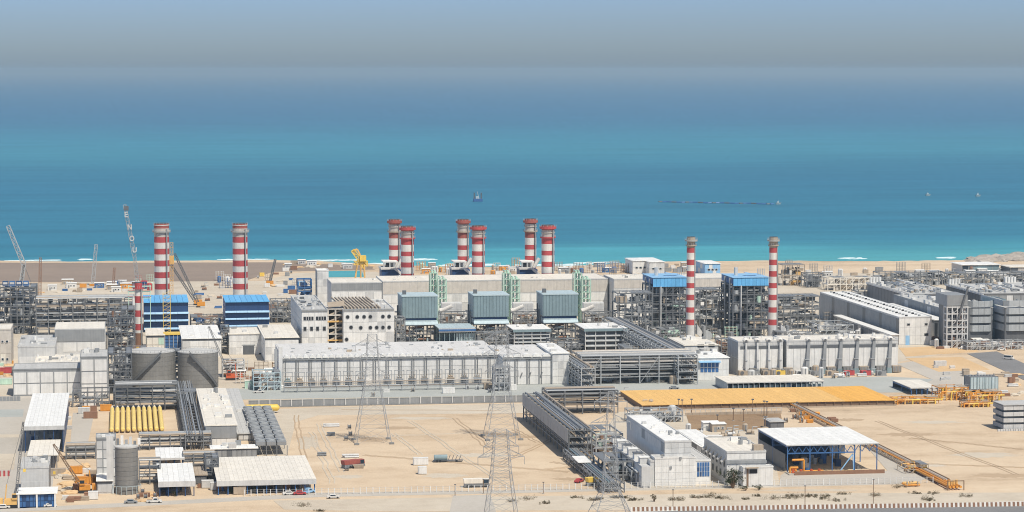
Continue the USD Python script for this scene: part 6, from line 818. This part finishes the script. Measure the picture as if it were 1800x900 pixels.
# ---------------------------------------------------------------- vehicles
def vehicle(kind, px, py, m, lab, rz=0.0):
    p = at(px, py); t = Thing({'car': 'parked_car', 'pickup': 'pickup_truck', 'truck': 'tipper_truck', 'van': 'parked_van', 'bus': 'site_bus'}[kind], lab, {'car': 'car', 'pickup': 'pickup', 'truck': 'truck', 'van': 'van', 'bus': 'bus'}[kind], (p[0], p[1], 0), 'vehicles on the site'); x, y = p[0], p[1]; cs, sn = cos(rz), sin(rz)
    def R(k): k.v = [np.c_[x + (v[:, 0] - x) * cs - (v[:, 1] - y) * sn, y + (v[:, 0] - x) * sn + (v[:, 1] - y) * cs, v[:, 2]] for v in k.v]; return k
    L2, w, hb, hc = {'car': (2.3, .9, .95, 1.5), 'pickup': (2.7, .95, 1.1, 1.85), 'van': (2.7, 1.0, 1.3, 2.3), 'truck': (4.6, 1.25, 1.5, 3.0), 'bus': (5.2, 1.25, 1.4, 3.0)}[kind]
    t.p('body', R(MB().hexa([(x - L2, y - w, .4), (x + L2, y - w, .4), (x + L2, y + w, .4), (x - L2, y + w, .4)], [(x - L2 + .08, y - w, hb), (x + L2 - .15, y - w, hb * .93), (x + L2 - .15, y + w, hb * .93), (x - L2 + .08, y + w, hb)])), 'steel' if kind == 'truck' else m)
    a, c = {'car': (-1.5, 1.2), 'pickup': (-.6, 1.5), 'van': (-2.6, 2.0), 'truck': (2.2, 4.5), 'bus': (-5.0, 5.0)}[kind]; e = .12 if kind in ('bus', 'van', 'truck') else .45
    cab = t.p('cabin', R(MB().hexa([(x + a, y - w * .96, hb), (x + c, y - w * .96, hb), (x + c, y + w * .96, hb), (x + a, y + w * .96, hb)], [(x + a + e * .6, y - w * .82, hc), (x + c - e, y - w * .82, hc), (x + c - e, y + w * .82, hc), (x + a + e * .6, y + w * .82, hc)])), m)
    t.p('side_window', R(MB().hexa([(x + a + .25, y - w * .98, hb + .08), (x + c - .3, y - w * .98, hb + .08), (x + c - .3, y - w * .9, hb + .08), (x + a + .25, y - w * .9, hb + .08)], [(x + a + e * .6 + .2, y - w * .87, hc - .15), (x + c - e - .15, y - w * .87, hc - .15), (x + c - e - .15, y - w * .8, hc - .15), (x + a + e * .6 + .2, y - w * .8, hc - .15)])), 'dark_glass', cab)
    t.p('windscreen', R(MB().hexa([(x + c - .02, y - w * .8, hb + .08), (x + c + .05, y - w * .8, hb + .08), (x + c + .05, y + w * .8, hb + .08), (x + c - .02, y + w * .8, hb + .08)], [(x + c - e - .02, y - w * .7, hc - .12), (x + c - e + .06, y - w * .7, hc - .12), (x + c - e + .06, y + w * .7, hc - .12), (x + c - e - .02, y + w * .7, hc - .12)])), 'dark_glass', cab)
    rw_ = .36 if kind in ('car', 'pickup', 'van') else .52
    for u in ((-.62, .62) if kind not in ('truck',) else (-.75, -.45, .68)):
        for s in (-1, 1): t.p('wheel', R(MB().cyl((x + u * L2, y + s * w - .13 * s, rw_), (x + u * L2, y + s * w + .06 * s, rw_), rw_, n=12)), 'rubber')
    if kind == 'truck': t.p('tipper_body', R(MB().hexa([(x - L2, y - w, 1.5), (x + 2, y - w, 1.5), (x + 2, y + w, 1.5), (x - L2, y + w, 1.5)], [(x - L2 - .3, y - w - .1, 3.1), (x + 2.1, y - w - .1, 3.1), (x + 2.1, y + w + .1, 3.1), (x - L2 - .3, y + w + .1, 3.1)])), m)
    if kind == 'pickup': t.p('load_bed', R(MB().box(x - 2.5, x - .75, y - .8, y + .8, 1.02, 1.12)), 'dark_steel')
    for s in (-1, 1): t.p('headlight', R(MB().box(x + L2 - .1, x + L2 + .03, y + s * w * .7 - .2, y + s * w * .7 + .2, .6, .85)), 'pale_steel')
W_ = 'white_paint'
for a in [('pickup', 271, 884, W_, 'white pickup on the front track between the silo and the navy-fronted canopy', 0), ('car', 88, 891, W_, 'white car parked before the blue glazed workshop', .2), ('car', 6, 894, W_, 'white car half cut off at the lower left corner', 0), ('car', 586, 876, W_, 'white car on the front track right of the long cream canopy', 0), ('car', 508, 870, W_, 'white car beside the red car at the right end of the long cream canopy', .1), ('car', 527, 870, 'red_paint', 'red car parked at the right end of the long cream canopy', 0), ('pickup', 541, 867, 'light_blue', 'light blue pickup at the right corner of the long cream canopy', .6), ('car', 230, 885, 'mid_grey', 'grey car in front of the concrete silo', 0), ('truck', 621, 822, 'sooty_red', 'red and white tipper truck standing on the sand yard', .5), ('truck', 838, 856, 'cream_roof', 'cream and dark truck standing on the sand near the front fence', 0), ('car', 1018, 848, 'red_paint', 'red car on the sand near the low pipe rack', .9), ('truck', 1052, 853, 'yellow', 'yellow truck at the foot of the nearest right pylon', .3), ('van', 1773, 632, W_, 'white van on the asphalt road at the right edge', -.8), ('pickup', 1693, 614, W_, 'white pickup by the grey banded halls', 0), ('bus', 1722, 612, W_, 'white bus parked in front of the left banded hall', 0), ('car', 1760, 616, W_, 'white car parked between the banded halls and asphalt road', 0), ('pickup', 455, 691, W_, 'white pickup on the pale plant road by the pale green container', 0), ('car', 1185, 684, 'mid_grey', 'grey car on the pale plant road before the ochre roof', 0), ('van', 60, 890, W_, 'white van in front of the blue glazed workshop', 0), ('bus', 1655, 606, 'rust', 'rust red bus at the foot of the scaffolded building', .1)]: vehicle(*a)
p = at(786, 812); t = Thing('water_trailer', 'grey water tank trailer with dark frames on the open sand yard', 'trailer', (p[0], p[1], 0)); t.p('tank', MB().cyl((p[0] - 5, p[1], 1.8), (p[0], p[1], 1.8), 1.1, n=12), 'blue_grey'); t.p('chassis', MB().box(p[0] - 5.4, p[0] + 6, p[1] - 1, p[1] + 1, .5, .75), 'dark_steel'); [t.p('frame', MB().bar((p[0] + i * 1.4 + .4, p[1], .7), (p[0] + i * 1.4 + 1.2, p[1], 2.6), .2), 'dark_steel') for i in range(4)]; [t.p('wheel', MB().cyl((p[0] + u, p[1] - 1.2, .45), (p[0] + u, p[1] - .95, .45), .45, n=10), 'rubber') for u in (-4, -2.8, 3.5)]
for i, (px, py) in enumerate(((740, 818), (743, 834))): p = at(px, py); good('container', p, 'white_panel', random.Random(i), f'white site container on the sand yard, {("rear", "front")[i]} one of two', 'site containers on the sand yard')
# offshore
p = at(840, 354, -1); t = Thing('jack_up_barge', 'small dark jack-up barge out at sea above the middle chimneys', 'barge', (p[0], p[1], -1.2)); t.p('hull', MB().box(p[0] - 5, p[0] + 5, p[1] - 4, p[1] + 4, -1.1, 2.0), 'blue_frame'); t.p('cabin', MB().box(p[0] - 2.5, p[0] + 1, p[1] - 2, p[1] + 2, 2.21, 5), 'blue_grey_pale'); [t.p('leg', MB().bar((p[0] + a, p[1] + c, -1.1), (p[0] + a, p[1] + c, 9), .7), 'dark_steel') for a in (-4, 4) for c in (-3, 3)]; t.p('crane', MB().bar((p[0] + 1.5, p[1], 2.2), (p[0] - 1, p[1], 10.5), .6), 'pale_steel')
def boat(px, py, lab): p = at(px, py, -1); t = Thing('work_boat', lab, 'boat', (p[0], p[1], -1.2), 'boats out at sea'); x, y = p[0], p[1]; t.p('hull', MB().hexa([(x - 2.6, y - 1, -1.1), (x + 2.2, y - .8, -1.1), (x + 2.2, y + .8, -1.1), (x - 2.6, y + 1, -1.1)], [(x - 2.9, y - 1.2, .6), (x + 3.6, y - .3, .9), (x + 3.6, y + .3, .9), (x - 2.9, y + 1.2, .6)]), 'blue_grey'); t.p('cabin', MB().box(x - 1.4, x + .7, y - .8, y + .8, .6, 2.3), 'blue_grey_pale'); t.p('mast', MB().bar((x, y, 2.3), (x, y, 4), .2), 'pale_steel')
boat(1631, 344, 'left one of the two small boats far out on the right'); boat(1719, 345, 'right one of the two small boats far out on the right'); boat(1368, 359, 'small boat at the right end of the floating pipeline')
p, q = at(1158, 355, -1), at(1362, 359, -1); t = Thing('floating_pipeline', 'long dark floating pipeline lying on the sea right of centre', 'pipeline', ((p[0] + q[0]) / 2, (p[1] + q[1]) / 2, -1.2))
for i in range(26): a, c = p + (q - p) * i / 26, p + (q - p) * (i + .86) / 26; t.p('float', MB().cyl((a[0], a[1] + 4 * sin(i), -.9), (c[0], c[1] + 4 * sin(i + 1), -.9), 1.0, n=7), 'blue_frame' if i % 3 else 'dark_steel')
# ---------------------------------------------------------------- front edge: barriers, fence, shrubs
A, C_ = at(1108, 899.5), at(1830, 889.5); n = 184; t = None; t2_ = None
for i in range(n):
    u = (i + .5) / n; p = A + (C_ - A) * u; w = np.linalg.norm(C_ - A) / n; red = i % 2; x, y = p[0], p[1]
    lab = 'dark red road barrier block in the striped row along the coast road' if red else 'white road barrier block in the striped row along the coast road'; g_ = f'{"red" if red else "white"} barrier blocks along the coast road'
    if (t if red else t2_) is None:
        b_ = Thing('road_barrier', lab, 'barrier', (x, y, .12), g_); b_.p('block', MB().hexa([(x - w * .48, y - .35, .12), (x + w * .48, y - .35, .12), (x + w * .48, y + .35, .12), (x - w * .48, y + .35, .12)], [(x - w * .47, y - .14, 1.55), (x + w * .47, y - .14, 1.55), (x + w * .47, y + .14, 1.55), (x - w * .47, y + .14, 1.55)]), 'rust' if red else 'white_paint')
        if red: t = b_
        else: t2_ = b_
    else: dup(t if red else t2_, (x, y, .12), lab)
t = Thing('kerb', 'pale concrete kerb along the coast road below the striped barriers', 'kerb', (A[0], A[1] - 1.2, 0)); [t.p('kerb_stone', MB().box(A[0] + (C_[0] - A[0]) * i / 60 + .04, A[0] + (C_[0] - A[0]) * (i + 1) / 60 - .04, A[1] - 1.5, A[1] - 1.2, .1, .26), 'white_panel') for i in range(60)]
A, C_ = at(430, 872), at(1640, 849); t = Thing('security_fence', 'long wire security fence with pale posts along the front of the site', 'fence', ((A[0] + C_[0]) / 2, (A[1] + C_[1]) / 2, 0)); n = 110
for i in range(n + 1):
    p = A + (C_ - A) * i / n; t.p('post', MB().box(p[0] - .11, p[0] + .11, p[1] - .11, p[1] + .11, 0, 2.3), 'white_panel')
    if i < n: q = A + (C_ - A) * (i + 1) / n; t.p('wire_panel', MB().bar((p[0] + .12, p[1], 2.1), (q[0] - .12, q[1], 2.1), .07).bar((p[0] + .12, p[1], 1.4), (q[0] - .12, q[1], 1.4), .05).bar((p[0] + .12, p[1], .7), (q[0] - .12, q[1], .7), .05), 'pale_steel')
def bush(px, py, w, h, m, lab, seed, name='shrub', cat='shrub', group='low shrubs on the sand verge'):
    p = at(px, py); r = random.Random(seed); x, y = p[0], p[1]; t = Thing(name, lab, cat, (x, y, 0), group); k = MB(); st = MB()
    for i in range(6 if cat == 'shrub' else 14): a = r.uniform(0, 2 * PI); e = (x + w * .35 * cos(a) * r.random(), y + w * .3 * sin(a), h * r.uniform(.5, .9)); st.cyl((x + .1 * cos(a), y + .1 * sin(a), 0), e, .09 * h / 2 + .03, .03, n=5)
    V = []
    cl = [(r.gauss(0, w * .24), r.gauss(0, w * .2), h * r.uniform(.3, .85), r.uniform(.16, .32) * max(w, h) * .6) for _ in range(9 if cat == 'shrub' else 34)]
    for c in cl:
        for _ in range(46):
            d = np.array([r.gauss(0, 1), r.gauss(0, 1), r.gauss(0, .8)]); d = d / np.linalg.norm(d) * c[3] * r.random() ** .4; q = np.array([x + c[0], y + c[1], max(.08, c[2])]) + d; q[2] = max(q[2], .05); s = r.uniform(.14, .34) * (1 if cat == 'shrub' else 1.7); u = np.array([r.gauss(0, 1), r.gauss(0, 1), r.gauss(0, 1)]); u /= np.linalg.norm(u); e = np.cross(u, (.3, .5, .8)); V.append([q, q + u * s, q + (u * .5 + e) * s])
    V = np.array(V).reshape(-1, 3); k.add(V, np.arange(len(V)).reshape(-1, 3)); t.p('trunk' if cat != 'shrub' else 'stem', st, 'brown'); t.p('crown', k, m)
bush(1288, 858, 7.2, 7.6, 'leaf', 'dark green bushy tree in front of the office block', 1, 'bushy_tree', 'tree', None); bush(1310, 862, 3.5, 2, 'leaf', 'dark green shrub right of the bushy tree by the porch', 2); bush(1334, 861, 4, 1.8, 'leaf', 'green shrub in front of the white porch', 3)
bush(407, 868, 2.4, 2.2, 'leaf', 'small green shrub at the left front of the long cream canopy', 4); bush(449, 866, 2.6, 2.6, 'leaf', 'small green shrub at the middle front of the long cream canopy', 5); bush(306, 872, 2.6, 2.0, 'leaf', 'small green shrub before the navy-fronted canopy', 6); bush(1150, 882, 2.4, 3, 'dry_leaf', 'upright dry shrub on the verge left of the workshop front', 7)
r = random.Random(12); LS = sorted([(r.uniform(1010, 1640), r.uniform(872, 881)) for _ in range(26)] + [(535, 889), (560, 899), (1266, 876), (1195, 879), (1388, 873), (1420, 873), (1480, 869), (1640, 868), (1610, 868), (1575, 857), (930, 878), (958, 886), (900, 882), (1700, 873)])
for i, (px, py) in enumerate(LS): bush(px, py, r.uniform(3, 8.5), r.uniform(.4, .9), 'dry_leaf', f'low dry shrub on the sandy verge below the fence, {ORD[i]} from the left', 50 + i)
for i, (px, py) in enumerate(((1415, 890), (1535, 889), (1183, 892), (800, 872), (850, 868), (955, 868))):
    p = at(px, py); t = Thing('verge_post', f'thin pole standing on the sandy verge, {ORD[i]} of its kind', 'pole', (p[0], p[1], 0), 'thin poles on the verge'); h = (7, 9, 6, 4, 5, 4)[i]; t.p('pole', MB().cyl((p[0], p[1], 0), (p[0], p[1], h), .12, n=6), 'brown'); t.p('cap', MB().box(p[0] - .35, p[0] + .35, p[1] - .1, p[1] + .1, h, h + .25), 'dark_steel'); t.p('footing', MB().box(p[0] - .3, p[0] + .3, p[1] - .3, p[1] + .3, 0, .25), 'concrete')
# tyre tracks and stains pressed into the sand yard: shallow strips of disturbed soil
r = random.Random(44)
def track(a, b_, w=.9, m='gatch', wob=.5):
    A, B_ = at(*a), at(*b_); n = 14; d = (B_ - A)[:2]; nn = np.array([-d[1], d[0]]) / np.linalg.norm(d); pts = [A[:2] + d * i / n + nn * r.uniform(-wob, wob) for i in range(n + 1)]
    for off in (-w, w):
        k = MB()
        for p_, q_ in zip(pts, pts[1:]): k.bar((*(p_ + nn * off), .04), (*(q_ + nn * off), .04), .55, .1)
        q = put(nm('/World', 'tyre_track'), k, m); tag(q, None, kind='stuff')
for a in (((560, 745), (600, 830)), ((548, 760), (585, 850)), ((690, 762), (740, 800)), ((720, 740), (900, 860)), ((800, 735), (860, 790)), ((905, 755), (945, 778)), ((960, 825), (1065, 815)), ((590, 770), (850, 760)), ((640, 800), (1000, 830)), ((880, 815), (990, 762)), ((1600, 770), (1800, 790)), ((1540, 740), (1790, 835)), ((600, 720), (880, 722)), ((970, 812), (1040, 824)), ((520, 730), (540, 840)), ((1620, 815), (1800, 822))): track(a[0], a[1], m=r.choice(('brown_ruts', 'gatch', 'brown_ruts')))
# ---------------------------------------------------------------- site goods in the yards
ALL = ['white_panel', 'blue_frame', 'rust', 'tan', 'pale_grey', 'mid_grey']
for args in (([(415, 640), (498, 640), (492, 688), (420, 686)], 18, ['container', 'frame', 'stack', 'pipes', 'cabin'], ['tan', 'rust', 'pale_grey', 'orange', 'white_panel'], 201, 'in the building yard right of the red crane'),
    ([(345, 505), (395, 500), (398, 565), (338, 560)], 12, ['container', 'stack', 'heap', 'pipes', 'skid'], ALL, 202, 'between the two blue boiler houses'),
    ([(440, 485), (520, 470), (520, 545), (476, 560)], 22, ['container', 'stack', 'frame', 'pipes', 'drum', 'heap'], ALL + ['yellow'], 203, 'on the sand left of the window block'),
    ([(70, 500), (240, 500), (240, 516), (70, 516)], 16, ['container', 'stack', 'heap', 'cabin'], ['white_panel', 'tan', 'blue_frame', 'orange'], 204, 'behind the left pipe rack'),
    ([(240, 496), (272, 496), (272, 512), (240, 512)], 8, ['frame', 'container', 'tank'], ['blue_frame', 'green_pale', 'red_paint', 'blue_dark'], 205, 'left of the yellow hoist chimney'),
    ([(385, 492), (412, 492), (412, 508), (385, 508)], 6, ['frame', 'container', 'tank'], ['blue_frame', 'white_panel', 'blue_dark'], 206, 'left of the plain wide chimney'),
    ([(500, 463), (660, 466), (660, 474), (500, 472)], 14, ['cabin', 'container', 'heap', 'stack'], ['tan', 'pale_grey', 'white_panel'], 207, 'on the shore left of the striped pairs'),
    ([(730, 470), (800, 470), (800, 484), (730, 484)], 9, ['cabin', 'tank', 'container', 'frame'], ['tan', 'white_panel', 'orange', 'green_pale'], 208, 'between the left and middle striped pairs'),
    ([(862, 472), (918, 472), (918, 484), (862, 484)], 8, ['cabin', 'tank', 'container', 'frame'], ['tan', 'white_panel', 'orange'], 209, 'between the middle and right striped pairs'),
    ([(980, 472), (1110, 468), (1125, 482), (980, 486)], 22, ['container', 'tank', 'cabin', 'frame', 'heap'], ['blue_frame', 'white_panel', 'mid_grey', 'tan', 'rust'], 210, 'right of the right striped pair by the shore'),
    ([(1165, 466), (1240, 466), (1240, 482), (1165, 482)], 9, ['cabin', 'stack', 'container'], ['white_panel', 'tan', 'mid_grey'], 211, 'around the pale beach houses'),
    ([(1380, 474), (1640, 476), (1640, 484), (1380, 490)], 24, ['container', 'cabin', 'tank', 'stack', 'frame'], ['tan', 'white_panel', 'pale_grey', 'mid_grey'], 212, 'along the beach behind the evaporator rows'),
    ([(1640, 478), (1800, 478), (1800, 490), (1640, 490)], 18, ['tank', 'container', 'cabin', 'skid'], ['white_panel', 'pale_grey', 'steel', 'rust'], 213, 'before the long intake house'),
    ([(1440, 585), (1560, 575), (1570, 598), (1450, 598)], 16, ['tank', 'skid', 'container', 'cabin'], ['white_panel', 'pale_grey', 'tan'], 214, 'behind the long duct hall'),
    ([(1440, 545), (1500, 540), (1540, 575), (1430, 580)], 12, ['tank', 'skid', 'pipes', 'frame'], ['pale_grey', 'white_panel', 'steel', 'tan'], 215, 'left of the very long white hall'),
    ([(1640, 600), (1800, 602), (1800, 612), (1640, 616)], 26, ['tank', 'container', 'skid', 'stack', 'cabin'], ['white_panel', 'pale_grey', 'rust', 'tan'], 216, 'in front of the grey banded halls'),
    ([(1280, 664), (1460, 655), (1560, 660), (1450, 668)], 12, ['skid', 'tank', 'drum', 'pipes'], ['pale_grey', 'tan', 'white_panel'], 217, 'behind the long low pale shed'),
    ([(1640, 640), (1740, 660), (1700, 680), (1650, 672)], 9, ['stack', 'container', 'pipes'], ['pale_grey', 'tan', 'white_panel'], 218, 'beside the blue grey cooler'),
    ([(1750, 655), (1800, 660), (1800, 700), (1760, 696)], 9, ['pipes', 'stack', 'heap', 'container'], ['pale_grey', 'tan', 'rust'], 219, 'at the right edge above the slatted block'),
    ([(100, 830), (165, 815), (168, 880), (105, 885)], 18, ['heap', 'stack', 'container', 'pipes', 'heap'], ['orange', 'tan', 'rust', 'white_panel'], 220, 'around the orange crane'),
    ([(105, 700), (190, 718), (185, 728), (115, 760)], 9, ['container', 'stack', 'pipes'], ['orange', 'pale_grey', 'rust', 'white_panel'], 221, 'right of the tall white canopy'),
    ([(0, 630), (20, 630), (22, 690), (0, 690)], 8, ['container', 'heap', 'stack'], ['red_paint', 'orange', 'tan', 'green_pale'], 222, 'at the left edge beside the panelled blocks'),
    ([(240, 868), (282, 868), (282, 880), (240, 882)], 5, ['heap', 'stack', 'drum'], ['rust', 'tan'], 223, 'beside the concrete silo foot'),
    ([(340, 855), (385, 855), (560, 862), (380, 872)], 9, ['stack', 'drum', 'container'], ['tan', 'pale_grey', 'rust'], 224, 'before the long cream canopy'),
    ([(560, 750), (640, 740), (640, 830), (570, 850)], 7, ['stack', 'pipes', 'drum'], ['tan', 'pale_grey', 'steel'], 225, 'on the left part of the sand yard'),
    ([(1060, 680), (1120, 700), (1190, 735), (1110, 725)], 10, ['pipes', 'skid', 'stack', 'tank'], ['galvanised' if False else 'pale_grey', 'tan', 'steel'], 226, 'between the grey rack and white workshop roof'),
    ([(1195, 755), (1350, 758), (1350, 768), (1255, 775)], 9, ['tank', 'skid', 'pipes', 'cabin'], ['pale_grey', 'tan', 'white_panel'], 227, 'behind the office block'),
    ([(1380, 716), (1500, 745), (1440, 750), (1380, 745)], 10, ['pipes', 'stack', 'drum'], ['tan', 'rust', 'orange'], 228, 'along the tan pipeline behind the blue framed canopy'),
    ([(640, 690), (930, 680), (930, 690), (640, 698)], 7, ['drum', 'stack', 'container'], ['tan', 'white_panel', 'mid_grey'], 229, 'on the pale plant road'),
    ([(1070, 660), (1210, 660), (1210, 676), (1070, 676)], 12, ['heap', 'tank', 'pipes', 'skid'], ['tan', 'white_panel', 'pale_grey'], 230, 'under the broad pipe rack'),
    ([(1210, 575), (1290, 575), (1290, 605), (1270, 608)], 10, ['tank', 'skid', 'frame'], ['pale_grey', 'green_pale', 'steel'], 231, 'at the feet of the slim chimneys')): clutter(*args)
p = at(438, 683); t = Thing('site_container', 'pale green container left of the scaffold frames by the red crane', 'container', (p[0], p[1], 0)); t.p('body', MB().box(p[0] - 2, p[0] + 2, p[1], p[1] + 3, 0, 3.6), 'green_pale'); t.p('roof', MB().box(p[0] - 2.1, p[0] + 2.1, p[1] - .1, p[1] + 3.1, 3.61, 3.8), 'cream_roof'); t.p('door', MB().box(p[0] - .6, p[0] + .6, p[1] - .08, p[1] + .02, .2, 2.8), 'pale_grey')

p, q = at(-6, 838), at(17, 838); t = Thing('site_hoarding', 'pink and red site hoarding on the pale paving at the left edge', 'hoarding', (p[0], p[1], 0)); [t.p('board', MB().box(c, e, p[1], p[1] + .2, 0, 2.2), 'red_paint' if i % 2 else 'sooty_white') for i, (c, e) in enumerate(rects(p[0], q[0], 6, .05))]
sheet('yard_strip', [(-200, 722), (42, 720), (40, 733), (-200, 736)], 'road_pale', .14); sheet('yard_strip', [(-200, 766), (34, 764), (33, 769), (-200, 772)], 'gatch', .14); sheet('yard_strip', [(-200, 800), (28, 798), (24, 826), (-200, 830)], 'gatch', .14)
# mottled brown and pale patches on the open sand, flat sheets with ragged outlines
from shapely.geometry import Polygon as _PG
r = random.Random(61)
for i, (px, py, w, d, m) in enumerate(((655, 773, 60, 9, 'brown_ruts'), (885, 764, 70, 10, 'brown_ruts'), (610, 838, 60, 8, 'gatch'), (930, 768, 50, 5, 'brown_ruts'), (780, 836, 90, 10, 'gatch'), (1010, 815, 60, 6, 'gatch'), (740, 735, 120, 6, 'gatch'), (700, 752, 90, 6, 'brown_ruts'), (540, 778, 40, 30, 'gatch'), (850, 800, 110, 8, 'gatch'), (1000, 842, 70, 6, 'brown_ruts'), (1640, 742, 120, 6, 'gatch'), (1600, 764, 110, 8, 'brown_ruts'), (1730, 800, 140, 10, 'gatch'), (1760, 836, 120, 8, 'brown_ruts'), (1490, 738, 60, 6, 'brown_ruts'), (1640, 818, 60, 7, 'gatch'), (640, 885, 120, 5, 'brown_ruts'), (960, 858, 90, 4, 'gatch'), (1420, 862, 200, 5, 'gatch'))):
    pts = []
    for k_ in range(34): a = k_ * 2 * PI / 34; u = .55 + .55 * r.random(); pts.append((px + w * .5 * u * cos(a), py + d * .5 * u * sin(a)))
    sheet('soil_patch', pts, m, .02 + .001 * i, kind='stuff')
# ---------------------------------------------------------------- the air: dusty haze over land and sea
b = trimesh.creation.box((170000, 110000, 1)); b.apply_translation((10000, 45000, 0)); v = np.array(b.vertices); v[:, 2] = np.where(v[:, 2] < 0, -4.0, 172.0); b.vertices = v
q = usdkit.mesh(stage, '/World/haze', b, L + 'haze_air').GetPrim(); q.SetCustomDataByKey('kind', 'stuff')
